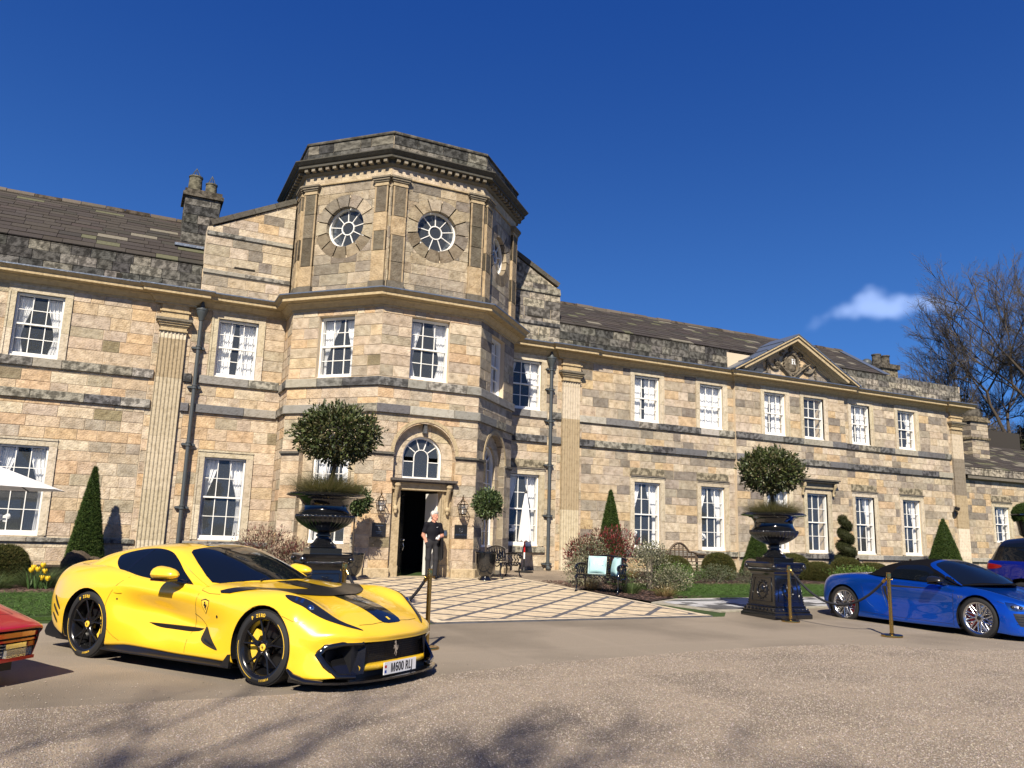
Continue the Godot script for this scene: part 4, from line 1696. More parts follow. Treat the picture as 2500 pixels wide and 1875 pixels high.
# upper stage of the octagon: round windows between paired pilasters, dentil cornice, dark parapet
func build_lantern() -> void:
	var y0 := 8.22
	var corners := [Vector2(4.0, -26.4), Vector2(4.0, -23.32), Vector2(6.06, -21.26), Vector2(9.02, -21.26), Vector2(11.08, -23.32), Vector2(11.08, -26.4)]
	var inside := MB.new()
	for k in 5:
		var a: Vector2 = corners[k]
		var b: Vector2 = corners[k + 1]
		var f := face(a.x, a.y, b.x, b.y)
		var w := a.distance_to(b)
		var c := w / 2
		var rw := 0.62
		var cy := 10.29
		var holed := k > 0 and k < 4
		var cuts := []
		if holed:
			cuts.append(circle_poly(Vector2(c, cy), 0.99, 28))
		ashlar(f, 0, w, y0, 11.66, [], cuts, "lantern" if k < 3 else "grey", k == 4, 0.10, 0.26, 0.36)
		ashlar(f, 0, w, 11.70, 12.02, [], [], "trim", false, 0.1, 0.3, 0.3)
		var opens := []
		if holed:
			opens.append(Rect2(c - 0.9, cy - 0.9, 1.8, 1.8))
		core(inside, f, 0, w, y0, 12.3, opens, 0.3)
		if holed:
			round_window(f, Vector2(c, cy), rw, k)
		var m := MB.new()
		m.col = Color(0.40, 0.32, 0.2)
		m.abox(Vector3(0, 11.66, -0.05), Vector3(w, 11.70, 0.05))
		obj("string_course", m, M.moulding, hall, f)
		for s in [0.045, w - 0.045 - 0.43]:
			corner_pilaster(f, s, 0.43)
	var path := corners.duplicate()
	var m := MB.new()
	m.col = Color(0.17, 0.155, 0.125)
	run_moulding(m, [Vector2(0.0, 11.98), Vector2(0.06, 12.0), Vector2(0.10, 12.04), Vector2(0.10, 12.06)], path)
	m.col = Color(0.085, 0.08, 0.07)
	run_moulding(m, [Vector2(0.10, 12.06), Vector2(0.10, 12.16), Vector2(0.27, 12.17), Vector2(0.27, 12.25), Vector2(0.31, 12.27), Vector2(0.37, 12.33), Vector2(0.39, 12.35), Vector2(0.39, 12.38), Vector2(0.0, 12.44)], path)
	obj("cornice", m, M.moulding, hall)
	for k in 5:
		var a: Vector2 = corners[k]
		var b: Vector2 = corners[k + 1]
		var f := face(a.x, a.y, b.x, b.y)
		var w := a.distance_to(b)
		var n := int((w + 0.1) / 0.235)
		for q in n:
			var d := MB.new()
			d.col = Color(0.20, 0.175, 0.135) * rnd(0.7, 1.3)
			d.abox(Vector3(-0.055, 0, 0), Vector3(0.055, 0.10, 0.13))
			obj("dentil", d, M.moulding, hall, f * Transform3D(Basis(), Vector3((q + 0.5) * w / n, 12.062, 0.10)))
		var back := f * Transform3D(Basis(), Vector3(0, 0, 0.02))
		ashlar(back, 0, w, 12.40, 13.02, [], [], "sooty", true, 0.3, 0.26, 0.34)
		core(inside, back, 0.0, w, 12.3, 13.0, [], 0.3, -0.02)
	m = MB.new()
	m.col = Color(0.15, 0.14, 0.115)
	run_moulding(m, [Vector2(0.02, 13.0), Vector2(0.06, 13.01), Vector2(0.07, 13.05), Vector2(0.05, 13.09), Vector2(-0.3, 13.13)], path)
	obj("coping_stone", m, M.dark_stone, hall)
	obj("wall", inside, M.mortar, hall)
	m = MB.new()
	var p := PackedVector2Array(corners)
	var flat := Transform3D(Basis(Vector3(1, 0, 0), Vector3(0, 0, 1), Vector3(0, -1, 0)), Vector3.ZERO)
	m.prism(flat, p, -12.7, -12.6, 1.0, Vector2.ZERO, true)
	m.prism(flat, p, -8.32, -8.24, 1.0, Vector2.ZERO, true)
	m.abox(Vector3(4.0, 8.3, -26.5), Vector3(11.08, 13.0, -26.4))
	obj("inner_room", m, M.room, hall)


func corner_pilaster(f: Transform3D, u: float, w: float) -> void:
	var m := MB.new()
	m.col = Color(0.14, 0.125, 0.10)
	m.abox(Vector3(-0.03, 8.22, -0.05), Vector3(w + 0.03, 8.50, 0.125))
	var o := obj("corner_pilaster", m, M.moulding, hall, f * Transform3D(Basis(), Vector3(u, 0, 0)))
	var y := 8.50
	var k := 0
	while y < 11.38:
		var h := rnd(0.55, 0.95)
		if 11.38 - (y + h) < 0.3:
			h = 11.38 - y
		m = MB.new()
		var sooty := k % 2 == 1 or rng.randf() < 0.35
		m.col = Color(0.15, 0.135, 0.105) * rnd(0.7, 1.3) if sooty else Color(0.46, 0.37, 0.24)
		m.block(Transform3D(Basis(), Vector3(w / 2, 0, 0.02)), Vector3(w, h - 0.008, 0.14), 0.01, Vector2(rng.randf(), rng.randf()), 0.5)
		obj("shaft", m, M.stone, o, Transform3D(Basis(), Vector3(0, y + h / 2, 0)))
		if sooty:
			m = MB.new()
			m.col = Color(0.42, 0.34, 0.22)
			m.abox(Vector3(0.0, y + 0.004, -0.02), Vector3(0.05, y + h - 0.004, 0.0925))
			m.abox(Vector3(w - 0.045, y + 0.004, -0.02), Vector3(w, y + h - 0.004, 0.0925))
			obj("shaft", m, M.stone, o)
		y += h
		k += 1
	m = MB.new()
	m.col = Color(0.40, 0.32, 0.2)
	m.abox(Vector3(-0.015, 11.38, -0.05), Vector3(w + 0.015, 11.42, 0.11))
	m.abox(Vector3(0, 11.42, -0.05), Vector3(w, 11.50, 0.09))
	m.col = Color(0.20, 0.175, 0.13)
	m.abox(Vector3(-0.03, 11.50, -0.05), Vector3(w + 0.03, 11.55, 0.12))
	m.abox(Vector3(-0.06, 11.55, -0.05), Vector3(w + 0.06, 11.61, 0.15))
	m.abox(Vector3(-0.09, 11.61, -0.05), Vector3(w + 0.09, 11.66, 0.18))
	obj("capital", m, M.moulding, o)


func round_window(f: Transform3D, c: Vector2, r: float, face_no: int) -> void:
	var n := 13
	for k in n:
		var a := TAU * k / n + 0.02
		var b := TAU * (k + 1) / n - 0.02
		var ro := 0.985
		var p := circle_poly(c, r, 5, a + 0.008, b - 0.008)
		var q := circle_poly(c, ro, 5, a, b)
		q.reverse()
		p.append_array(q)
		var low := sin((a + b) * 0.5) < -0.3
		stone_at(f, Rect2(c.x + cos((a + b) / 2) * 0.8 - 0.2, c.y + sin((a + b) / 2) * 0.8 - 0.15, 0.42, 0.36), 0.34, 0.004, Color(0.22, 0.19, 0.14) * rnd(0.8, 1.2) if low and rng.randf() < 0.7 else buff("lantern"), false, p)
	var x := f * Transform3D(Basis(), Vector3(c.x, c.y, -0.20))
	var m := MB.new()
	for q in 28:
		var a := TAU * q / 28.0
		var b := TAU * (q + 1) / 28.0
		var u := Vector2(cos(a), sin(a))
		var v := Vector2(cos(b), sin(b))
		m.prism(Transform3D(), PackedVector2Array([u * (r - 0.045), u * (r + 0.01), v * (r + 0.01), v * (r - 0.045)]), -0.05, 0.05, 1.0, Vector2.ZERO, true)
	var o := obj("round_window", m, M.white_paint, hall, x)
	m = MB.new()
	for q in 20:
		var a := TAU * q / 20.0
		var b := TAU * (q + 1) / 20.0
		var u := Vector2(cos(a), sin(a))
		var v := Vector2(cos(b), sin(b))
		m.prism(Transform3D(), PackedVector2Array([u * 0.185, u * 0.215, v * 0.215, v * 0.185]), -0.02, 0.03, 1.0, Vector2.ZERO, true)
	obj("glazing_hub", m, M.white_paint, o)
	for k in 9:
		m = MB.new()
		var a := TAU * (k + 0.3) / 9.0
		var d := Vector2(cos(a), sin(a))
		var nn := d.orthogonal() * 0.011
		m.prism(Transform3D(), PackedVector2Array([d * 0.21 - nn, d * (r - 0.04) - nn, d * (r - 0.04) + nn, d * 0.21 + nn]), -0.02, 0.02, 1.0, Vector2.ZERO, true)
		obj("glazing_bar", m, M.white_paint, o)
		m = MB.new()
		var b := TAU * (k + 1.3) / 9.0
		var steps := 5
		for s in steps:
			var t0 := a + (b - a) * s / steps
			var t1 := a + (b - a) * (s + 1) / steps
			m.quad(Vector3(cos(t0) * 0.2, sin(t0) * 0.2, 0), Vector3(cos(t1) * 0.2, sin(t1) * 0.2, 0), Vector3(cos(t1) * (r - 0.04), sin(t1) * (r - 0.04), 0), Vector3(cos(t0) * (r - 0.04), sin(t0) * (r - 0.04), 0))
		obj("pane", m, M.window_glass, o)
	m = MB.new()
	for s in 16:
		var t0 := TAU * s / 16.0
		var t1 := TAU * (s + 1) / 16.0
		m.tri(Vector3.ZERO, Vector3(cos(t1) * 0.19, sin(t1) * 0.19, 0), Vector3(cos(t0) * 0.19, sin(t0) * 0.19, 0))
	obj("pane", m, M.window_glass, o)
	m = MB.new()
	for q in 28:
		var a := TAU * q / 28.0
		var b := TAU * (q + 1) / 28.0
		var u := Vector2(cos(a), sin(a))
		var v := Vector2(cos(b), sin(b))
		m.prism(Transform3D(), PackedVector2Array([u * 0.50, u * 0.66, v * 0.66, v * 0.50]), -0.42, -0.14, 1.0, Vector2.ZERO, true)
	obj("window_reveal", m, M.iron_grey, o)


# ---------------------------------------------------------------- roofs
func slate_slope(x0: float, x1: float, ya: float, za: float, yb: float, zb: float, hide_from := 1e9) -> void:
	var along := Vector2(yb - ya, zb - za)
	var len := along.length()
	var up := Vector3(0, (yb - ya) / len, (zb - za) / len)
	var nrm := Vector3(1, 0, 0).cross(up)
	if nrm.y < 0.0:
		nrm = -nrm
	var d := 0.0
	var expo := 0.30
	while d < len - 0.05:
		var e := minf(expo, len - d)
		var x := x0 + rnd(-0.3, 0.0)
		while x < x1:
			var w := rnd(0.35, 0.85)
			var a := maxf(x, x0)
			var b := minf(x + w, x1)
			if b - a > 0.08:
				var mid := (a + b) / 2
				var c := Vector3(mid, ya, za) + up * (d + e * 0.5 + 0.03) + nrm * (0.030 + rnd(0.0, 0.010))
				var tilt := 0.055 + rnd(-0.012, 0.012)
				var u2 := (up - nrm * tilt).normalized()
				var n2 := Vector3(1, 0, 0).cross(u2)
				if n2.y < 0.0:
					n2 = -n2
				var xf := Transform3D(Basis(Vector3(1, 0, 0), u2, n2) * Basis(Vector3(0, 0, 1), rnd(-0.01, 0.01)), c)
				var v := rnd(0.75, 1.2)
				var col := Color(0.046 * v, 0.038 * v, 0.032 * v)
				if rng.randf() < 0.06:
					col = Color(0.17, 0.155, 0.12)
				elif rng.randf() < 0.08:
					col = Color(0.10, 0.10, 0.055)
				var s := seen_at(c)
				var size := 0.0
				if s.z > 0.0 and s.x > -0.02 and s.x < 1.02 and a < hide_from:
					size = (b - a) / (s.z * s.z)
				slates.append([size, xf, Vector3(b - a - 0.012, e + 0.07, 0.032), col])
			x += w
		d += expo
		expo = maxf(0.17, expo * 0.955)


func build_roofs() -> void:
	var sheet := MB.new()
	sheet.col = Color(0.04, 0.035, 0.03)
	for r in [[-8.5, 2.0, 11.19], [13.2, 30.3, 10.66]]:
		var x0: float = r[0]
		var x1: float = r[1]
		var ry: float = r[2]
		sheet.quad(Vector3(x0, 9.03, -24.42), Vector3(x0, ry, -27.0), Vector3(x1, ry, -27.0), Vector3(x1, 9.03, -24.42))
		sheet.quad(Vector3(x1, 9.03, -29.6), Vector3(x1, ry, -27.0), Vector3(x0, ry, -27.0), Vector3(x0, 9.03, -29.6))
		sheet.tri(Vector3(x1, 9.03, -24.42), Vector3(x1, ry, -27.0), Vector3(x1, 9.03, -29.6))
		slate_slope(x0, x1, 9.06, -24.44, ry, -27.0)
		var x := x0
		while x < x1:
			var w := rnd(0.5, 0.8)
			var m := MB.new()
			m.col = Color(0.085, 0.07, 0.055) * rnd(0.8, 1.4)
			m.tube([Vector3(0, 0, 0), Vector3(minf(w, x1 - x) - 0.015, 0, 0)], 0.15, 10)
			obj("ridge_stone", m, M.dark_stone if rng.randf() < 0.3 else M.slate, hall, Transform3D(Basis().scaled(Vector3(1, rnd(0.85, 1.0), 1.0)), Vector3(x, ry - 0.02 + rnd(-0.012, 0.012), -27.0)))
			x += w
	var lm := MB.new()
	lm.quad(Vector3(30.0, 9.12, -24.40), Vector3(30.0, 10.74, -26.98), Vector3(30.45, 10.74, -26.98), Vector3(30.45, 9.12, -24.40))
	lm.abox(Vector3(30.2, 8.95, -29.5), Vector3(35.0, 9.0, -24.7))
	obj("lead_flashing", lm, M.lead, hall)
	sheet.quad(Vector3(35.05, 5.25, -24.5), Vector3(35.05, 7.1, -28.2), Vector3(46, 7.1, -28.2), Vector3(46, 5.25, -24.5))
	slate_slope(35.05, 46.0, 5.30, -24.55, 7.1, -28.2)
	sheet.quad(Vector3(46, 5.25, -31.8), Vector3(46, 7.1, -28.2), Vector3(35.05, 7.1, -28.2), Vector3(35.05, 5.25, -31.8))
	obj("roof", sheet, M.slate, hall)
	slates.sort_custom(func(a, b): return a[0] > b[0])
	var rest := MB.new()
	for k in slates.size():
		var s: Array = slates[k]
		if k < 290 and s[0] > 0.0:
			var m := MB.new()
			m.col = s[3]
			m.box(Transform3D(), s[2])
			obj("slate", m, M.slate, hall, s[1])
		else:
			rest.col = s[3]
			rest.box(s[1], s[2])
	stuff(obj("roof_slates", rest, M.slate, hall))


func build_pediment(fx: Transform3D) -> void:
	var zf := 0.11
	var ax := 24.32
	var apex := Vector2(ax, 9.97)
	var bl := Vector2(20.86, 8.16)
	var br := Vector2(27.78, 8.16)
	var tri := PackedVector2Array([Vector2(21.35, 8.18), Vector2(27.30, 8.18), Vector2(ax, 9.74)])
	var m := MB.new()
	m.prism(fx, PackedVector2Array([Vector2(21.4, 8.1), Vector2(27.25, 8.1), Vector2(ax, 9.7)]), -0.3, zf - 0.012, 1.0, Vector2.ZERO, true)
	obj("wall", m, M.mortar, hall)
	var outside := PackedVector2Array([Vector2(20, 8.0), Vector2(21.35, 8.18), Vector2(ax, 9.74), Vector2(27.30, 8.18), Vector2(29, 8.0), Vector2(29, 11), Vector2(20, 11)])
	ashlar(fx * Transform3D(Basis(), Vector3(0, 0, zf)), 21.35, 27.30, 8.2, 9.75, [], [outside], "mixed", false, 0.2)
	for side in 2:
		var p := bl if side == 0 else br
		var dir := (apex - p).normalized()
		var nn := dir.orthogonal()
		if nn.y < 0.0:
			nn = -nn
		var slabs := [[-0.36, -0.30, 0.06], [-0.30, -0.20, 0.14], [-0.20, -0.06, 0.46], [-0.06, 0.0, 0.52]]
		m = MB.new()
		m.col = Color(0.44, 0.355, 0.225)
		for s in slabs:
			var a: Vector2 = p + nn * s[0] + dir * (0.62 if s[0] < -0.18 else 0.1)
			var b: Vector2 = apex + nn * s[0]
			var c: Vector2 = apex + nn * s[1]
			var d: Vector2 = p + nn * s[1] + dir * (0.62 if s[0] < -0.18 else 0.1)
			b.y += (ax - b.x) * dir.y / dir.x
			b.x = ax
			c.y += (ax - c.x) * dir.y / dir.x
			c.x = ax
			m.prism(fx, PackedVector2Array([a, b, c, d]), -0.2, zf + s[2], 1.0, Vector2.ZERO, true)
		obj("raking_cornice", m, M.moulding, hall)
		m = MB.new()
		var c0 := apex + nn * 0.012
		c0.x = ax
		c0.y = apex.y + 0.02
		var d0 := p + nn * 0.012
		m.prism(fx, PackedVector2Array([d0, c0, c0 + Vector2(0, 0.05), d0 + Vector2(0, 0.05)]), -1.0, zf + 0.54, 1.0, Vector2.ZERO, true)
		for s in 3:
			var q := d0.lerp(c0, 0.25 + s * 0.25)
			m.prism(fx, PackedVector2Array([q, q + dir * 0.05, q + dir * 0.05 + nn * 0.075, q + nn * 0.075]), -1.0, zf + 0.54, 1.0, Vector2.ZERO, true)
		obj("lead_flashing", m, M.lead, hall)
		m = MB.new()
		m.col = Color(0.08, 0.068, 0.055)
		m.prism(fx, PackedVector2Array([d0 - nn * 0.05, c0 - Vector2(0, 0.06), c0 - Vector2(0, 0.012), d0 - nn * 0.003]), -2.4, -1.0, 1.0, Vector2.ZERO, true)
		obj("roof", m, M.slate, hall)
	m = MB.new()
	m.col = Color(0.21, 0.18, 0.135)
	var cx := fx * Transform3D(Basis(), Vector3(24.33, 8.86, zf))
	var shield := Transform3D(Basis().scaled(Vector3(0.31, 0.36, 0.10)), Vector3(0, 0, 0.02))
	m.ball(shield, 20, 10)
	var ring := []
	for k in 28:
		var a := TAU * k / 28.0
		ring.append(Vector3(cos(a) * 0.38, sin(a) * 0.42, 0.06))
	m.tube(ring, 0.055, 7, false, true)
	for k in 22:
		var a := TAU * k / 22.0
		m.ball(Transform3D(Basis(Vector3(0, 0, 1), a).scaled(Vector3(0.06, 0.045, 0.05)), Vector3(cos(a) * 0.42, sin(a) * 0.46, 0.07)), 7, 5)
	m.ball(Transform3D(Basis().scaled(Vector3(0.10, 0.12, 0.09)), Vector3(-0.03, 0.60, 0.07)), 10, 7)
	m.ball(Transform3D(Basis().scaled(Vector3(0.07, 0.07, 0.06)), Vector3(-0.03, 0.72, 0.07)), 8, 6)
	for s in [-1.0, 1.0]:
		for w in 4:
			var pts := []
			var rad := []
			for k in 14:
				var t := k / 13.0
				var a := -1.9 + t * (2.6 + w * 0.15)
				var rr := 0.50 + w * 0.05 + t * 0.18
				pts.append(Vector3(s * (0.05 + sin(t * 1.6) * (0.75 + w * 0.06)), -0.60 + t * (0.35 + w * 0.10) + 0.18 * sin(t * 3.1), 0.05 + 0.02 * w))
				rad.append(0.055 * (1.0 - t * 0.55))
			m.tube(pts, rad, 7)
		var curl := []
		for k in 16:
			var t := k / 15.0
			var a := t * 5.2
			var rr := 0.17 * (1.0 - t * 0.8)
			curl.append(Vector3(s * (0.74 + cos(a) * rr), -0.10 + sin(a) * rr, 0.07))
		m.tube(curl, 0.04, 7)
		var c2 := []
		for k in 14:
			var t := k / 13.0
			var a := 2.6 - t * 4.6
			var rr := 0.15 * (1.0 - t * 0.7)
			c2.append(Vector3(s * (0.52 + cos(a) * rr), 0.38 + sin(a) * rr, 0.06))
		m.tube(c2, 0.05, 7)
		var gar := []
		for k in 14:
			var t := k / 13.0
			gar.append(Vector3(s * (0.70 + t * 0.62), -0.28 - 0.16 * sin(t * PI) + t * 0.24, 0.05))
		m.tube(gar, 0.045, 7)
		for k in 8:
			m.ball(Transform3D(Basis().scaled(Vector3(0.045, 0.045, 0.04)), Vector3(s * (1.33 + 0.02 * sin(k * 2.0)), 0.02 - k * 0.075, 0.05)), 7, 5)
	obj("carved_arms", m, M.dark_stone, hall, cx)
	var mono := monogram("H", 0.22, 0.02)
	obj("monogram", mono, M.dark_stone, hall, cx * Transform3D(Basis(), Vector3(-0.08, -0.11, 0.112)))
	for u in [22.35, 26.35]:
		m = MB.new()
		m.tube([Vector3(0, 0, 0), Vector3(0.03, 0.08, 0.12)], 0.025, 6)
		obj("iron_cramp", m, M.iron_grey, hall, fx * Transform3D(Basis(), Vector3(u, 8.36, zf)))


func monogram(text: String, h: float, depth: float) -> Mesh:
	var t := TextMesh.new()
	t.text = text
	var f := SystemFont.new()
	f.font_names = PackedStringArray(["Droid Serif"])
	f.font_weight = 700
	t.font = f
	t.font_size = 64
	t.pixel_size = h / 46.0
	t.depth = depth
	t.horizontal_alignment = HORIZONTAL_ALIGNMENT_LEFT
	t.vertical_alignment = VERTICAL_ALIGNMENT_BOTTOM
	return t


func build_pipes(fx: Transform3D) -> void:
	for k in 2:
		var u: float = 1.51 if k == 0 else 13.08
		var m := MB.new()
		var zc := 0.15
		m.tube([Vector3(u, 0.45, zc), Vector3(u, 7.55, zc)], 0.055, 12)
		m.tube([Vector3(u, 0.62, zc), Vector3(u, 0.52, zc + 0.02), Vector3(u, 0.44, zc + 0.14)], 0.06, 10)
		m.lathe(Transform3D(Basis(), Vector3(u, 7.35, zc)), [Vector2(0.06, 0.0), Vector2(0.075, 0.02), Vector2(0.09, 0.10), Vector2(0.15, 0.24), Vector2(0.155, 0.30), Vector2(0.17, 0.31), Vector2(0.17, 0.36), Vector2(0.10, 0.37), Vector2(0.06, 0.45), Vector2(0.04, 0.58)], 16)
		var o := obj("downpipe", m, M.iron_grey, hall, fx)
		var ys := [6.56, 5.41, 3.77, 2.01, 0.75] if k == 0 else [7.30, 6.58, 5.47, 3.93, 2.22, 0.62]
		for y: float in ys:
			var c := MB.new()
			c.lathe(Transform3D(Basis(), Vector3(u, y - 0.06, zc)), [Vector2(0.056, 0.0), Vector2(0.075, 0.01), Vector2(0.075, 0.035), Vector2(0.064, 0.045), Vector2(0.064, 0.08), Vector2(0.075, 0.09), Vector2(0.075, 0.12), Vector2(0.056, 0.13)], 14)
			for s in [-1, 1]:
				c.prism(fx if false else Transform3D(Basis(), Vector3(u, y, 0.10)), PackedVector2Array([Vector2(s * 0.05, -0.035), Vector2(s * 0.16, -0.03), Vector2(s * 0.19, 0.0), Vector2(s * 0.16, 0.03), Vector2(s * 0.05, 0.035)]), -0.1, 0.012, 1.0, Vector2.ZERO, true)
			obj("pipe_collar", c, M.iron_grey, o)


func build_chimneys() -> void:
	var m := MB.new()
	m.abox(Vector3(0.78, 9.6, -26.6), Vector3(1.78, 11.6, -25.63))
	obj("chimney", m, M.mortar, hall)
	for f in [face(0.76, -25.6, 1.80, -25.6), face(0.76, -26.62, 0.76, -25.6), face(1.80, -25.6, 1.80, -26.62)]:
		var w := 1.04 if f.basis.x.x > 0.5 else 1.02
		ashlar(f, 0, w, 9.5, 11.62, [], [], "sooty", true, 0.06, 0.28, 0.34)
	m = MB.new()
	m.col = Color(0.14, 0.125, 0.10)
	m.abox(Vector3(0.68, 11.62, -26.7), Vector3(1.88, 11.74, -25.52))
	m.abox(Vector3(0.73, 11.74, -26.66), Vector3(1.83, 11.86, -25.56))
	obj("chimney_cap", m, M.dark_stone, hall)
	for p in [[1.02, 0.55, 0.21], [1.50, 0.40, 0.18]]:
		m = MB.new()
		m.col = Color(0.20, 0.19, 0.14)
		m.lathe(Transform3D(), [Vector2(p[2] * 1.1, 0.0), Vector2(p[2], 0.1), Vector2(p[2] * 0.92, p[1] - 0.06), Vector2(p[2] * 1.02, p[1] - 0.04), Vector2(p[2] * 1.02, p[1]), Vector2(p[2] * 0.8, p[1]), Vector2(p[2] * 0.8, p[1] - 0.2)], 18)
		var pot := obj("chimney_pot", m, M.dark_stone, hall, Transform3D(Basis(), Vector3(p[0], 11.86, -25.95)))
		m = MB.new()
		for k in 8:
			var a := TAU * k / 8.0
			m.tube([Vector3(cos(a) * p[2] * 0.75, p[1], sin(a) * p[2] * 0.75), Vector3(0, p[1] + 0.30, 0)], 0.008, 4)
		obj("bird_guard", m, M.iron_grey, pot)
	m = MB.new()
	m.abox(Vector3(0.6, 9.72, -25.60), Vector3(1.9, 9.80, -25.20))
	obj("lead_flashing", m, M.lead, hall, Transform3D(Basis(), Vector3(0, 0.12, 0)))
	m = MB.new()
	m.abox(Vector3(38.02, 5.2, -26.98), Vector3(39.28, 7.9, -26.02))
	obj("chimney", m, M.mortar, hall)
	for f in [face(38.0, -26.0, 39.3, -26.0), face(38.0, -27.0, 38.0, -26.0)]:
		var w := 1.3 if f.basis.x.x > 0.5 else 1.0
		ashlar(f, 0, w, 5.0, 7.9, [], [], "grey", false, 0.06, 0.19, 0.23)
	m = MB.new()
	m.col = Color(0.24, 0.20, 0.14)
	m.abox(Vector3(37.94, 7.0, -27.06), Vector3(39.36, 7.10, -25.94))
	m.abox(Vector3(37.9, 7.9, -27.1), Vector3(39.4, 8.02, -25.9))
	m.abox(Vector3(37.96, 8.02, -27.04), Vector3(39.34, 8.16, -25.96))
	obj("chimney_cap", m, M.dark_stone, hall)
	m = MB.new()
	m.col = Color(0.13, 0.12, 0.10)
	m.lathe(Transform3D(), [Vector2(0.55, 0), Vector2(0.5, 0.4), Vector2(0.3, 0.5), Vector2(0.3, 0.75)], 10)
	obj("chimney_pot", m, M.dark_stone, hall, Transform3D(Basis(), Vector3(38.65, 8.16, -26.5)))
	m = MB.new()
	m.col = Color(0.24, 0.21, 0.15)
	m.abox(Vector3(35.0, 9.0, -29.6), Vector3(36.2, 10.75, -28.6))
	m.col = Color(0.14, 0.125, 0.10)
	m.abox(Vector3(34.9, 10.75, -29.7), Vector3(36.3, 11.0, -28.5))
	obj("chimney", m, M.dark_stone, hall)
	for u in [35.25, 35.9]:
		m = MB.new()
		m.col = Color(0.13, 0.12, 0.10)
		m.lathe(Transform3D(), [Vector2(0.24, 0), Vector2(0.22, 0.5), Vector2(0.25, 0.52), Vector2(0.25, 0.58), Vector2(0.16, 0.58)], 12)
		obj("chimney_pot", m, M.dark_stone, hall, Transform3D(Basis(), Vector3(u, 11.0, -29.1)))
	m = MB.new()
	m.tube([Vector3(33.2, 9.0, -28), Vector3(33.2, 10.5, -28)], 0.06, 8)
	m.ball(Transform3D(Basis().scaled(Vector3(0.26, 0.24, 0.26)), Vector3(33.2, 10.65, -28)), 12, 8)
	obj("roof_vent", m, M.iron_grey, hall)


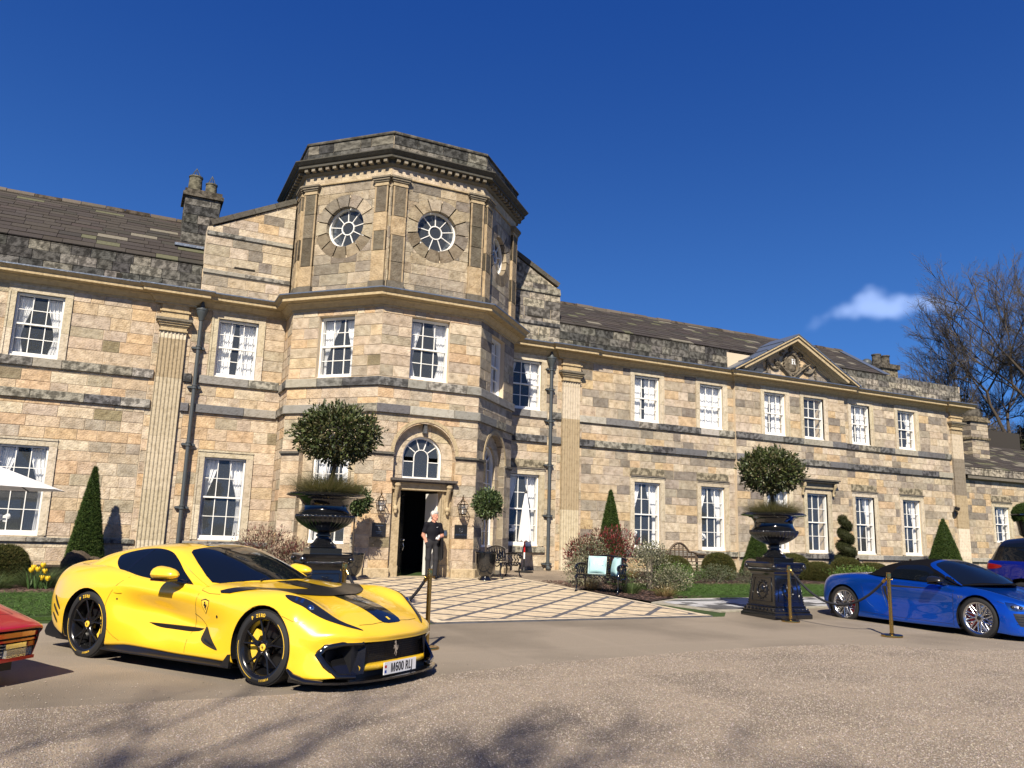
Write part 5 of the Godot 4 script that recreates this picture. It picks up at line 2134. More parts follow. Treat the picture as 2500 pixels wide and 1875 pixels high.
# ---------------------------------------------------------------- cars
# Car axes: x forward from the rear axle, y up from the road, z to the car's right.
# A panel skin is a smooth surface through a net of points given for the right half.
class BodySkin:
	var net: Array
	var nr: int
	var nc: int
	var spots := {}
	var nu := 0
	var nv := 0

	func _init(n: Array) -> void:
		net = n
		nr = n.size()
		nc = n[0].size()

	func cr(a: Vector3, b: Vector3, c: Vector3, d: Vector3, t: float) -> Vector3:
		return 0.5 * (2.0 * b + (c - a) * t + (2.0 * a - 5.0 * b + 4.0 * c - d) * t * t + (3.0 * b - a - 3.0 * c + d) * t * t * t)

	func row(r: int, v: float) -> Vector3:
		var k := clampi(int(v), 0, nc - 2)
		var t := v - k
		var R: Array = net[r]
		var a: Vector3 = R[k - 1] if k > 0 else 2.0 * R[0] - R[1]
		var d: Vector3 = R[k + 2] if k + 2 < nc else R[nc - 2] * Vector3(1, 1, -1)
		return cr(a, R[k], R[k + 1], d, t)

	func pos(u: float, v: float) -> Vector3:
		var k := clampi(int(u), 0, nr - 2)
		var t := u - k
		var b := row(k, v)
		var c := row(k + 1, v)
		var a := row(k - 1, v) if k > 0 else 2.0 * b - c
		var d := row(k + 2, v) if k + 2 < nr else 2.0 * c - b
		return cr(a, b, c, d, t)

	func nrm(u: float, v: float) -> Vector3:
		var e := 0.04
		var du := pos(minf(u + e, nr - 1.0), v) - pos(maxf(u - e, 0.0), v)
		var dv := pos(u, minf(v + e, nc - 1.0)) - pos(u, maxf(v - e, 0.0))
		return du.cross(dv).normalized()

	func build(m: MB, su: int, sv: int, arches := []) -> void:
		nu = (nr - 1) * su
		nv = (nc - 1) * sv
		var P := []
		var N := []
		for a in nu + 1:
			var pr := PackedVector3Array()
			var nn := PackedVector3Array()
			for b in nv + 1:
				var u := float(a) / su
				var v := float(b) / sv
				pr.push_back(pos(u, v))
				nn.push_back(nrm(u, v))
			P.append(pr)
			N.append(nn)
		for a in nu:
			for b in nv:
				var poly := [[P[a][b], N[a][b]], [P[a + 1][b], N[a + 1][b]], [P[a + 1][b + 1], N[a + 1][b + 1]], [P[a][b + 1], N[a][b + 1]]]
				for c in arches:
					poly = cut(poly, c)
				if poly.size() < 3:
					continue
				for side in 2:
					var f := Vector3(1, 1, 1) if side == 0 else Vector3(1, 1, -1)
					var k := m.v.size()
					for q in poly:
						m.vert(q[0] * f, q[1] * f)
					for q in range(1, poly.size() - 1):
						if side == 0:
							m.i.append_array([k, k + q + 1, k + q])
						else:
							m.i.append_array([k, k + q, k + q + 1])

	func cut(poly: Array, c: Array) -> Array:
		var out := []
		var n := poly.size()
		for k in n:
			var p: Vector3 = poly[k][0]
			var q: Vector3 = poly[(k + 1) % n][0]
			var fp: float = Vector2(p.x - c[0], p.y - c[1]).length() - c[2] if p.z > 0.45 else 1.0
			var fq: float = Vector2(q.x - c[0], q.y - c[1]).length() - c[2] if q.z > 0.45 else 1.0
			if fp >= 0.0:
				out.append(poly[k])
			if (fp >= 0.0) != (fq >= 0.0):
				var t := fp / (fp - fq)
				out.append([p.lerp(q, t), (poly[k][1] as Vector3).lerp(poly[(k + 1) % n][1], t).normalized()])
		return out

	func flat(p: Vector3, axis: String) -> Vector2:
		match axis:
			"side": return Vector2(p.x, p.y)
			"top": return Vector2(p.x, p.z)
		return Vector2(p.z, p.y)

	func index(axis: String) -> void:
		if spots.has(axis):
			return
		var d := {}
		var s := 4
		for a in (nr - 1) * s + 1:
			for b in (nc - 1) * s + 1:
				var u := float(a) / s
				var v := float(b) / s
				var n := nrm(u, v)
				var ok: bool = (n.z > 0.12) if axis == "side" else ((n.y > 0.12) if axis == "top" else (n.x > 0.12))
				if not ok:
					continue
				var q := flat(pos(u, v), axis)
				var key := Vector2i((q / 0.1).floor())
				if not d.has(key):
					d[key] = []
				d[key].append([q, u, v])
		spots[axis] = d

	func find(q: Vector2, axis: String) -> Vector2:
		var d: Dictionary = spots[axis]
		var best := Vector2(-1, -1)
		var near := 1e9
		for ring in [1, 3, 6]:
			var k := Vector2i((q / 0.1).floor())
			for a in range(-ring, ring + 1):
				for b in range(-ring, ring + 1):
					var key := k + Vector2i(a, b)
					if d.has(key):
						for s in d[key]:
							var l: float = (s[0] as Vector2).distance_squared_to(q)
							if l < near:
								near = l
								best = Vector2(s[1], s[2])
			if near < 1e8:
				break
		var u := best.x
		var v := best.y
		for it in 5:
			var f := flat(pos(u, v), axis)
			var e := q - f
			if e.length_squared() < 1e-9:
				break
			var h := 0.01
			var fu := (flat(pos(u + h, v), axis) - f) / h
			var fv := (flat(pos(u, v + h), axis) - f) / h
			var det := fu.cross(fv)
			if absf(det) < 1e-7:
				break
			u = clampf(u + clampf(e.cross(fv) / det, -0.5, 0.5), 0.0, nr - 1.0)
			v = clampf(v + clampf(fu.cross(e) / det, -0.5, 0.5), 0.0, nc - 1.0)
		return Vector2(u, v)

	func patch(m: MB, outline: PackedVector2Array, axis: String, off: float, cell := 0.05, sides := 3) -> void:
		index(axis)
		var lo := outline[0]
		var hi := outline[0]
		for p in outline:
			lo = lo.min(p)
			hi = hi.max(p)
		var memo := {}
		for a in int(ceil((hi.x - lo.x) / cell)):
			for b in int(ceil((hi.y - lo.y) / cell)):
				var o := lo + Vector2(a, b) * cell
				var sq := PackedVector2Array([o, o + Vector2(cell, 0), o + Vector2(cell, cell), o + Vector2(0, cell)])
				for piece in Geometry2D.intersect_polygons(sq, outline):
					var tr := Geometry2D.triangulate_polygon(piece)
					var pts := []
					for p: Vector2 in piece:
						var key := Vector2i((p * 4000.0).round())
						if not memo.has(key):
							var uv := find(p, axis)
							var n := nrm(uv.x, uv.y)
							memo[key] = [pos(uv.x, uv.y) + n * off, n]
						pts.append(memo[key])
					for side in 2:
						if not (sides & (1 << side)):
							continue
						var f := Vector3(1, 1, 1) if side == 0 else Vector3(1, 1, -1)
						for t in range(0, tr.size(), 3):
							var q := []
							for w in 3:
								q.append(pts[tr[t + w]])
							var g: Vector3 = (q[2][0] - q[0][0]).cross(q[1][0] - q[0][0])
							var right: bool = g.dot(q[0][1]) > 0.0
							if side == 1:
								right = not right
							var k := m.v.size()
							for w in 3:
								m.vert(q[w][0] * f, q[w][1] * f)
							m.i.append_array([k, k + 1, k + 2] if right else [k, k + 2, k + 1])

	func line(m: MB, pts: PackedVector2Array, axis: String, w: float, off := 0.0015, sides := 3) -> void:
		for k in pts.size() - 1:
			var a := pts[k]
			var b := pts[k + 1]
			var n := (b - a).orthogonal().normalized() * w * 0.5
			patch(m, PackedVector2Array([a - n, b - n, b + n, a + n]), axis, off, 0.06, sides)


func curve(pts: PackedVector2Array, steps := 5, closed := true) -> PackedVector2Array:
	var o := PackedVector2Array()
	var n := pts.size()
	for k in (n if closed else n - 1):
		var a := pts[(k - 1 + n) % n] if closed or k > 0 else pts[0]
		var b := pts[k]
		var c := pts[(k + 1) % n]
		var d := pts[(k + 2) % n] if closed or k + 2 < n else pts[n - 1]
		for s in steps:
			o.push_back(b.cubic_interpolate(c, a, d, float(s) / steps))
	if not closed:
		o.push_back(pts[n - 1])
	return o


func V(a: Array) -> Array:
	var o := []
	for k in range(0, a.size(), 3):
		o.append(Vector3(a[k], a[k + 1], a[k + 2]))
	return o


# wheel in its own frame: axle along z, outer face towards +z
func wheel(parent: Node3D, c: Vector3, side: float, r: float, rim: float, w: float, style: String, steer := 0.0) -> void:
	var b := Basis(Vector3.UP, steer + (0.0 if side > 0.0 else PI))
	var x := Transform3D(b, c)
	var lay := Transform3D(Basis(Vector3(1, 0, 0), Vector3(0, 0, 1), Vector3(0, -1, 0)), Vector3.ZERO)      # lathe axis -> z
	var m := MB.new()
	var h := w / 2
	m.lathe(lay, [Vector2(rim - 0.005, -h + 0.02), Vector2(rim + 0.02, -h), Vector2(r - 0.035, -h + 0.004), Vector2(r - 0.010, -h + 0.018), Vector2(r, -h + 0.05), Vector2(r, h - 0.05), Vector2(r - 0.010, h - 0.018), Vector2(r - 0.035, h - 0.004), Vector2(rim + 0.02, h), Vector2(rim - 0.005, h - 0.012)], 64)
	for k in 60:
		var a := TAU * k / 60.0
		for s in [-1, 1]:
			m.box(Transform3D(Basis(Vector3(0, 0, 1), a) * Basis(Vector3(0, 1, 0), s * 0.12), Vector3.ZERO) * Transform3D(Basis(), Vector3(0, r + 0.001, s * h * 0.52)), Vector3(0.030, 0.006, h * 0.62))
	var o := obj("wheel", m, M.tyre, parent, x)
	m = MB.new()
	m.lathe(lay, [Vector2(rim - 0.06, -h + 0.03), Vector2(rim - 0.045, h - 0.10), Vector2(rim - 0.028, h - 0.035), Vector2(rim - 0.012, h - 0.012), Vector2(rim + 0.006, h - 0.006), Vector2(rim + 0.006, h - 0.02)], 64)
	m.lathe(lay, [Vector2(0.0, -0.02), Vector2(rim - 0.05, -0.03)], 40)
	var rm: Material = M.rim_black if style != "silver" else M.silver
	obj("rim", m, rm, o)
	m = MB.new()
	var face_z := h - 0.035
	if style == "black":
		for k in 5:
			for s in [-1, 1]:
				var a := TAU * k / 5.0 + 0.31
				var tip = a + s * 0.235
				var p := [Vector3(cos(a + s * 0.10) * 0.062, sin(a + s * 0.10) * 0.062, face_z - 0.012), Vector3(cos(a + s * 0.10) * rim * 0.45, sin(a + s * 0.10) * rim * 0.45, face_z - 0.005), Vector3(cos(tip) * (rim - 0.02), sin(tip) * (rim - 0.02), face_z + 0.004)]
				m.tube(p, [0.026, 0.014, 0.011], 6)
	elif style == "silver":
		for k in 10:
			var a := TAU * k / 10.0
			for s in [-1, 1]:
				var mid = a + s * 0.02
				var p := [Vector3(cos(mid) * 0.06, sin(mid) * 0.06, face_z - 0.02), Vector3(cos(mid) * rim * 0.42, sin(mid) * rim * 0.42, face_z - 0.005), Vector3(cos(a + s * 0.235) * (rim - 0.015), sin(a + s * 0.235) * (rim - 0.015), face_z + 0.006)]
				m.tube(p, [0.020, 0.0155, 0.013], 6)
	else:
		for k in 5:
			var a := TAU * k / 5.0
			m.tube([Vector3(cos(a) * 0.05, sin(a) * 0.05, face_z - 0.01), Vector3(cos(a) * (rim - 0.01), sin(a) * (rim - 0.01), face_z)], [0.05, 0.035], 8)
	m.lathe(lay, [Vector2(0.085, face_z - 0.05), Vector2(0.075, face_z - 0.006), Vector2(0.05, face_z + 0.002), Vector2(0.0, face_z + 0.002)], 24)
	obj("spokes", m, rm, o)
	m = MB.new()
	m.lathe(lay, [Vector2(0.034, face_z), Vector2(0.034, face_z + 0.010), Vector2(0.030, face_z + 0.013), Vector2(0.0, face_z + 0.013)], 20)
	var cap := obj("hub_cap", m, M.yellow_print if style == "black" else M.black_satin, o)
	if style == "black":
		m = MB.new()
		horse(m, Transform3D(Basis().scaled(Vector3(0.036, 0.036, 1)), Vector3(0, 0, face_z + 0.0136)))
		obj("emblem", m, M.ink, cap)
	m = MB.new()
	for k in 5:
		var a := TAU * (k + 0.5) / 5.0
		m.lathe(Transform3D(Basis(), Vector3(cos(a) * 0.056, sin(a) * 0.056, face_z - 0.006)) * lay, [Vector2(0.011, 0.0), Vector2(0.011, 0.012), Vector2(0.0, 0.012)], 8)
	obj("wheel_bolts", m, M.chrome if style == "silver" else M.silver, o)
	m = MB.new()
	m.lathe(lay, [Vector2(0.08, face_z - 0.10), Vector2(rim - 0.075, face_z - 0.10), Vector2(rim - 0.075, face_z - 0.13)], 40)
	obj("brake_disc", m, M.carbon if style == "black" else M.silver, o)
	m = MB.new()
	var lo := 0.75 * PI if c.x > 1.0 else -0.28 * PI
	if side < 0.0:
		lo = PI - lo - 0.5 * PI
	var ring := PackedVector2Array()
	ring.append_array(circle_poly(Vector2.ZERO, rim - 0.052, 10, lo, lo + 0.5 * PI))
	var inner := circle_poly(Vector2.ZERO, rim - 0.135, 10, lo + 0.05, lo + 0.45 * PI)
	inner.reverse()
	ring.append_array(inner)
	m.prism(Transform3D(), ring, face_z - 0.15, face_z - 0.055)
	if style == "black" or style == "silver":
		obj("brake_caliper", m, M.yellow_print if style == "black" else M.caliper_red, o)
	if style == "black":
		m = MB.new()
		for seg in [[-0.25, 0.85], [PI - 0.15, PI + 1.25]]:
			var pts := []
			for k in 21:
				var a: float = lerpf(seg[0], seg[1], k / 20.0)
				pts.append(a)
			for k in 20:
				var a: float = pts[k]
				var e: float = pts[k + 1]
				var z := h + 0.0012
				var r0 := rim + 0.022
				var r1 := rim + 0.028
				m.quad(Vector3(cos(a) * r0, sin(a) * r0, z), Vector3(cos(a) * r1, sin(a) * r1, z - 0.0006), Vector3(cos(e) * r1, sin(e) * r1, z - 0.0006), Vector3(cos(e) * r0, sin(e) * r0, z))
		obj("tyre_line", m, M.yellow_print, o)
		letters(o, "P ZERO", 2.05, -0.105, rim + 0.021, 0.034, h + 0.001, M.yellow_print)
		letters(o, "PIRELLI", -1.15, -0.06, rim + 0.021, 0.020, h + 0.001, M.yellow_print)


# lettering set round a tyre wall
func letters(o: Node3D, text: String, a0: float, step: float, r: float, size: float, z: float, m: Material) -> void:
	for k in text.length():
		if text[k] == " ":
			continue
		var a := a0 + step * k
		var t := TextMesh.new()
		t.text = text[k]
		var f := SystemFont.new()
		f.font_names = PackedStringArray(["Droid Sans"])
		f.font_weight = 700
		t.font = f
		t.font_size = 32
		t.pixel_size = size / 24.0
		t.depth = 0.001
		obj("tyre_lettering", t, m, o, Transform3D(Basis(Vector3(0, 0, 1), a - PI / 2), Vector3(cos(a) * r, sin(a) * r, z)))


# a rearing horse about one unit tall, facing left
func horse(m: MB, x: Transform3D) -> void:
	var p := pv([-0.10, 0.48, -0.02, 0.50, 0.06, 0.40, 0.10, 0.22, 0.16, 0.05, 0.30, -0.02, 0.26, 0.12, 0.36, 0.20, 0.40, 0.02, 0.30, -0.14, 0.16, -0.16, 0.24, -0.30, 0.14, -0.40, 0.12, -0.50, 0.02, -0.50, 0.08, -0.34, -0.02, -0.20, -0.06, -0.30, -0.16, -0.42, -0.22, -0.38, -0.12, -0.24, -0.10, -0.08, -0.14, 0.04, -0.30, -0.06, -0.36, 0.02, -0.22, 0.10, -0.34, 0.16, -0.30, 0.22, -0.12, 0.18, -0.06, 0.30, -0.20, 0.32, -0.22, 0.38])
	m.prism(x, p, 0.0, 0.0008)


func liner(parent: Node3D, ax: float, ay: float, r: float, zi: float, zo: float) -> void:
	var m := MB.new()
	for s in [1.0, -1.0]:
		var rows := []
		for k in 2:
			var row := PackedVector3Array()
			for q in 25:
				var a := -0.35 + (PI + 0.7) * q / 24.0
				row.push_back(Vector3(ax + cos(a) * r, ay + sin(a) * r, s * (zi if k == 0 else zo)))
			rows.append(row)
		m.sheet(rows)
		var x := Transform3D(Basis(), Vector3(ax, ay, s * zi))
		m.prism(x, circle_poly(Vector2.ZERO, r, 24), -0.004, 0.004, 1.0, Vector2.ZERO, true)
	obj("wheel_arch", m, M.black_satin, parent)


func mirror_pod(parent: Node3D, c: Vector3, s: Vector3, side: float, skin: Material, stalk: Material, root: Vector3) -> void:
	var rows := []
	var n := 12
	for k in n + 1:
		var t := float(k) / n
		var row := PackedVector3Array()
		var sc := sqrt(maxf(0.0, 1.0 - pow(t, 2.2))) if k > 0 else 0.93
		for q in 17:
			var a := TAU * q / 16.0
			var yy := sin(a)
			yy = yy * (0.62 if yy < 0.0 else 1.0)
			row.push_back(c + Vector3((t - 0.25) * s.x, yy * s.y * sc + 0.02 * t * 0.0, side * cos(a) * s.z * sc * (1.0 if cos(a) > 0.0 else 0.85)))
		rows.append(row)
	var m := MB.new()
	m.sheet(rows, false, false, side < 0.0)
	var o := obj("door_mirror", m, skin, parent)
	m = MB.new()
	m.tube([root, root.lerp(c, 0.6) + Vector3(0, -0.02, 0), c + Vector3(0.02, -s.y * 0.5, 0)], [0.035, 0.024, 0.03], 8)
	m.box(Transform3D(Basis(), c + Vector3(0.05 * s.x, -s.y * 0.62, 0)), Vector3(s.x * 0.7, 0.02, s.z * 1.5))
	obj("mirror_stalk", m, stalk, o)
	m = MB.new()
	m.lathe(Transform3D(Basis(Vector3(0, 0, 1), Vector3(-1, 0, 0), Vector3(0, -1, 0)), c + Vector3(-0.26 * s.x, 0, 0)), [Vector2(0.0, 0.0), Vector2(s.y * 0.8, 0.0)], 16)
	obj("mirror_glass", m, M.car_glass, o)


func build_cars() -> void:
	yellow_car()
	blue_car()
	red_car()
	suv()


func yellow_car() -> void:
	var turn := -atan2(0.81769, 0.57565)
	var car := thing("parked_car", "yellow sports coupe with black bonnet stripe and black wheels", "car", Transform3D(Basis(Vector3.UP, turn), Vector3(0.558, 0.004, -11.005)))
	var net := [
		V([-0.80, 0.30, 0.70, -0.84, 0.32, 0.74, -0.87, 0.45, 0.77, -0.885, 0.64, 0.76, -0.885, 0.80, 0.71, -0.89, 0.90, 0.61, -0.90, 0.955, 0.42, -0.905, 0.975, 0.21, -0.91, 0.98, 0]),
		V([-0.74, 0.27, 0.78, -0.79, 0.30, 0.82, -0.83, 0.45, 0.845, -0.845, 0.64, 0.84, -0.845, 0.83, 0.785, -0.86, 0.95, 0.66, -0.885, 1.015, 0.44, -0.895, 1.03, 0.22, -0.90, 1.035, 0]),
		V([-0.60, 0.25, 0.86, -0.63, 0.28, 0.895, -0.67, 0.44, 0.915, -0.69, 0.64, 0.905, -0.69, 0.85, 0.85, -0.70, 0.97, 0.70, -0.74, 1.002, 0.45, -0.75, 1.01, 0.22, -0.75, 1.012, 0]),
		V([-0.42, 0.20, 0.90, -0.42, 0.25, 0.94, -0.42, 0.44, 0.965, -0.42, 0.65, 0.962, -0.42, 0.87, 0.905, -0.42, 0.985, 0.745, -0.42, 0.995, 0.50, -0.42, 0.995, 0.25, -0.42, 0.995, 0]),
		V([0, 0.16, 0.92, 0, 0.2, 0.965, 0, 0.42, 0.988, 0, 0.66, 0.988, 0, 0.88, 0.94, 0, 1.0, 0.775, 0, 1.0, 0.52, 0, 1.0, 0.26, 0, 1.0, 0]),
		V([0.36, 0.16, 0.90, 0.36, 0.20, 0.955, 0.36, 0.42, 0.977, 0.36, 0.64, 0.962, 0.36, 0.845, 0.935, 0.36, 0.965, 0.80, 0.36, 0.98, 0.55, 0.36, 0.98, 0.27, 0.36, 0.98, 0]),
		V([0.70, 0.17, 0.88, 0.70, 0.225, 0.935, 0.70, 0.40, 0.925, 0.70, 0.585, 0.86, 0.70, 0.80, 0.915, 0.70, 0.915, 0.81, 0.70, 0.94, 0.56, 0.70, 0.94, 0.28, 0.70, 0.94, 0]),
		V([1.1, 0.17, 0.88, 1.1, 0.218, 0.935, 1.1, 0.37, 0.885, 1.1, 0.56, 0.798, 1.1, 0.755, 0.902, 1.1, 0.885, 0.812, 1.1, 0.92, 0.56, 1.1, 0.92, 0.28, 1.1, 0.92, 0]),
		V([1.5, 0.165, 0.88, 1.5, 0.20, 0.935, 1.5, 0.34, 0.912, 1.5, 0.50, 0.805, 1.5, 0.745, 0.89, 1.5, 0.875, 0.81, 1.5, 0.91, 0.56, 1.5, 0.925, 0.28, 1.5, 0.93, 0]),
		V([1.85, 0.165, 0.88, 1.85, 0.195, 0.935, 1.85, 0.32, 0.922, 1.85, 0.48, 0.86, 1.85, 0.73, 0.905, 1.85, 0.862, 0.80, 1.87, 0.905, 0.56, 1.9, 0.92, 0.28, 1.9, 0.925, 0]),
		V([2.25, 0.165, 0.90, 2.25, 0.19, 0.948, 2.25, 0.32, 0.955, 2.25, 0.52, 0.945, 2.25, 0.735, 0.925, 2.25, 0.852, 0.79, 2.27, 0.872, 0.56, 2.3, 0.88, 0.28, 2.3, 0.884, 0]),
		V([2.72, 0.16, 0.92, 2.72, 0.19, 0.968, 2.72, 0.32, 0.988, 2.72, 0.54, 0.985, 2.72, 0.755, 0.94, 2.72, 0.87, 0.775, 2.70, 0.83, 0.54, 2.70, 0.832, 0.28, 2.70, 0.845, 0]),
		V([3.05, 0.16, 0.93, 3.05, 0.20, 0.968, 3.05, 0.31, 0.98, 3.05, 0.47, 0.975, 3.05, 0.68, 0.935, 3.04, 0.815, 0.745, 3.02, 0.765, 0.53, 3.02, 0.768, 0.28, 3.03, 0.785, 0]),
		V([3.15, 0.125, 0.93, 3.15, 0.165, 0.952, 3.15, 0.28, 0.955, 3.15, 0.43, 0.952, 3.17, 0.61, 0.905, 3.22, 0.715, 0.72, 3.25, 0.685, 0.53, 3.29, 0.692, 0.28, 3.30, 0.705, 0]),
		V([3.25, 0.115, 0.905, 3.24, 0.145, 0.925, 3.225, 0.265, 0.925, 3.22, 0.40, 0.92, 3.255, 0.53, 0.885, 3.37, 0.60, 0.72, 3.455, 0.59, 0.55, 3.52, 0.585, 0.29, 3.54, 0.59, 0]),
		V([3.37, 0.115, 0.87, 3.36, 0.14, 0.885, 3.30, 0.255, 0.89, 3.275, 0.37, 0.89, 3.335, 0.465, 0.86, 3.47, 0.515, 0.745, 3.575, 0.505, 0.58, 3.65, 0.495, 0.31, 3.668, 0.495, 0]),
		V([3.53, 0.135, 0.79, 3.52, 0.15, 0.80, 3.41, 0.245, 0.835, 3.325, 0.335, 0.852, 3.385, 0.405, 0.815, 3.50, 0.435, 0.71, 3.59, 0.435, 0.57, 3.655, 0.43, 0.30, 3.668, 0.428, 0]),
	]
	var body := BodySkin.new(net)
	var m := MB.new()
	body.build(m, 6, 6, [[0.0, 0.355, 0.405], [2.72, 0.345, 0.395]])
	obj("body", m, M.yellow, car)
	liner(car, 0.0, 0.355, 0.41, 0.52, 0.96)
	liner(car, 2.72, 0.345, 0.40, 0.52, 0.96)
	m = MB.new()
	m.abox(Vector3(-0.78, 0.13, -0.78), Vector3(3.45, 0.20, 0.78))
	m.abox(Vector3(-0.86, 0.30, -0.70), Vector3(-0.80, 0.93, 0.70))
	m.abox(Vector3(0.45, 0.19, -0.86), Vector3(2.2, 0.45, 0.86))
	obj("underbody", m, M.black_satin, car)
	m = MB.new()
	m.prism(Transform3D(), curve(pv([-0.95, 0.16, -0.92, 0.30, -0.74, 0.36, -0.55, 0.30, -0.48, 0.16]), 3), -0.80, 0.80, 1.0, Vector2.ZERO, true)
	obj("diffuser", m, M.carbon, car)
	var cab := [
		V([-0.60, 0.975, 0.68, -0.62, 0.985, 0.60, -0.64, 0.99, 0.52, -0.66, 0.995, 0.42, -0.70, 0.997, 0.22, -0.70, 1.0, 0]),
		V([-0.30, 0.975, 0.755, -0.30, 1.03, 0.69, -0.31, 1.075, 0.62, -0.33, 1.11, 0.52, -0.36, 1.14, 0.28, -0.37, 1.145, 0]),
		V([0.08, 0.975, 0.795, 0.08, 1.06, 0.73, 0.08, 1.13, 0.655, 0.07, 1.185, 0.55, 0.05, 1.222, 0.30, 0.04, 1.228, 0]),
		V([0.45, 0.93, 0.815, 0.45, 1.05, 0.745, 0.45, 1.15, 0.66, 0.45, 1.222, 0.56, 0.45, 1.262, 0.30, 0.45, 1.268, 0]),
		V([0.80, 0.89, 0.82, 0.80, 1.02, 0.755, 0.80, 1.14, 0.67, 0.80, 1.232, 0.565, 0.80, 1.274, 0.30, 0.80, 1.280, 0]),
		V([1.1, 0.87, 0.82, 1.1, 0.98, 0.765, 1.09, 1.09, 0.695, 1.05, 1.20, 0.585, 1.07, 1.252, 0.30, 1.08, 1.262, 0]),
		V([1.38, 0.86, 0.82, 1.37, 0.93, 0.785, 1.35, 1.00, 0.745, 1.32, 1.075, 0.68, 1.42, 1.155, 0.34, 1.44, 1.168, 0]),
		V([1.62, 0.85, 0.82, 1.62, 0.89, 0.805, 1.60, 0.92, 0.785, 1.58, 0.95, 0.755, 1.74, 1.025, 0.38, 1.78, 1.04, 0]),
		V([1.80, 0.84, 0.82, 1.79, 0.852, 0.81, 1.78, 0.862, 0.80, 1.78, 0.868, 0.785, 2.0, 0.90, 0.42, 2.07, 0.91, 0]),
	]
	var cabin := BodySkin.new(cab)
	m = MB.new()
	cabin.build(m, 6, 6)
	obj("cabin", m, M.yellow, car)
	m = MB.new()
	cabin.patch(m, curve(pv([0.25, 0.985, 0.13, 1.07, 0.13, 1.135, 0.40, 1.195, 0.68, 1.213, 0.92, 1.185, 1.10, 1.11, 1.32, 0.985, 1.535, 0.872, 1.48, 0.868, 1.13, 0.874, 0.76, 0.888, 0.42, 0.94]), 4), "side", 0.004, 0.05)
	var sw := obj("side_window", m, M.car_glass, car)
	m = MB.new()
	cabin.line(m, pv([0.42, 0.945, 0.44, 1.0, 0.52, 1.10, 0.60, 1.205]), "side", 0.022, 0.0065)
	obj("window_pillar", m, M.gloss_black, sw)
	m = MB.new()
	cabin.patch(m, pv([1.12, 0.0, 1.12, 0.25, 1.10, 0.50, 1.14, 0.555, 1.35, 0.635, 1.60, 0.715, 1.735, 0.745, 1.80, 0.70, 1.93, 0.50, 2.01, 0.30, 2.05, 0.0]), "top", 0.004, 0.06)
	obj("windscreen", m, M.car_glass, car)
	m = MB.new()
	cabin.patch(m, pv([0.05, 0.0, 0.05, 0.22, 0.6, 0.26, 1.08, 0.28, 1.08, 0.0]), "top", 0.003, 0.06)
	obj("roof_stripe", m, M.gloss_black, car)
	m = MB.new()
	m.tube([Vector3(2.02, 0.925, 0.35), Vector3(1.93, 0.955, 0.10), Vector3(1.88, 0.955, -0.25)], 0.008, 5)
	m.tube([Vector3(2.03, 0.925, -0.30), Vector3(1.95, 0.950, -0.48), Vector3(1.82, 0.94, -0.64)], 0.008, 5)
	obj("wiper", m, M.black_satin, car)
	m = MB.new()
	body.patch(m, pv([2.06, 0.0, 2.06, 0.165, 2.6, 0.17, 3.2, 0.165, 3.50, 0.16, 3.545, 0.135, 3.562, 0.08, 3.565, 0.0]), "top", 0.003, 0.06)
	obj("bonnet_stripe", m, M.gloss_black, car)
	m = MB.new()
	body.patch(m, pv([2.93, 0.0, 2.90, 0.18, 2.82, 0.36, 2.70, 0.55, 2.50, 0.70, 2.36, 0.785, 2.14, 0.86, 2.02, 0.865, 1.985, 0.845, 2.10, 0.78, 2.22, 0.69, 2.36, 0.58, 2.50, 0.40, 2.58, 0.20, 2.60, 0.0]), "top", 0.010, 0.06)
	obj("bonnet_blade", m, M.carbon, car)
	m = MB.new()
	body.patch(m, pv([2.07, 0.0, 2.07, 0.07, 2.45, 0.16, 2.62, 0.18, 2.62, 0.0]), "top", 0.005, 0.06)
	obj("bonnet_scoop", m, M.carbon, car)
	m = MB.new()
	body.patch(m, curve(pv([1.86, 0.475, 1.835, 0.43, 1.835, 0.36, 1.88, 0.325, 1.98, 0.295, 2.13, 0.272, 2.06, 0.335, 1.95, 0.41]), 3), "side", 0.003, 0.04)
	var vent := obj("side_vent", m, M.gap, car)
	m = MB.new()
	body.patch(m, pv([1.90, 0.345, 2.05, 0.305, 2.06, 0.315, 1.90, 0.365]), "side", 0.006, 0.04)
	obj("vent_blade", m, M.carbon, vent)
	m = MB.new()
	body.line(m, curve(pv([1.74, 0.865, 1.70, 0.74, 1.66, 0.58, 1.645, 0.40, 1.64, 0.205]), 3, false), "side", 0.0045)
	body.line(m, curve(pv([0.60, 0.925, 0.46, 0.82, 0.37, 0.70, 0.335, 0.57, 0.355, 0.42, 0.45, 0.31, 0.60, 0.235]), 3, false), "side", 0.004)
	body.line(m, curve(pv([1.645, 0.585, 1.76, 0.54, 1.86, 0.475]), 3, false), "side", 0.006)
	body.line(m, pv([2.02, 0.80, 1.86, 0.80, 1.73, 0.825]), "side", 0.004)
	body.line(m, pv([3.54, 0.0, 3.53, 0.30, 3.50, 0.46]), "top", 0.006)
	body.line(m, pv([2.97, 0.66, 3.10, 0.62, 3.20, 0.60]), "side", 0.004)
	obj("panel_gap", m, M.gap, car)
	m = MB.new()
	body.patch(m, curve(pv([2.86, 0.815, 3.02, 0.752, 3.2, 0.69, 3.38, 0.612, 3.565, 0.475, 3.50, 0.575, 3.38, 0.69, 3.23, 0.782, 3.07, 0.84, 2.94, 0.85]), 4), "top", 0.004, 0.045)
	var hl := obj("headlamp", m, M.dark_lamp, car)
	m = MB.new()
	for s in [1.0, -1.0]:
		var q := body.find(Vector2(3.15, 0.765), "top")
		var p := body.pos(q.x, q.y) + body.nrm(q.x, q.y) * 0.004
		p.z *= s
		m.ball(Transform3D(Basis().scaled(Vector3(0.045, 0.04, 0.04)), p - Vector3(0.012, 0.028, 0)), 14, 8)
	obj("lamp_lens", m, M.chrome, hl)
	m = MB.new()
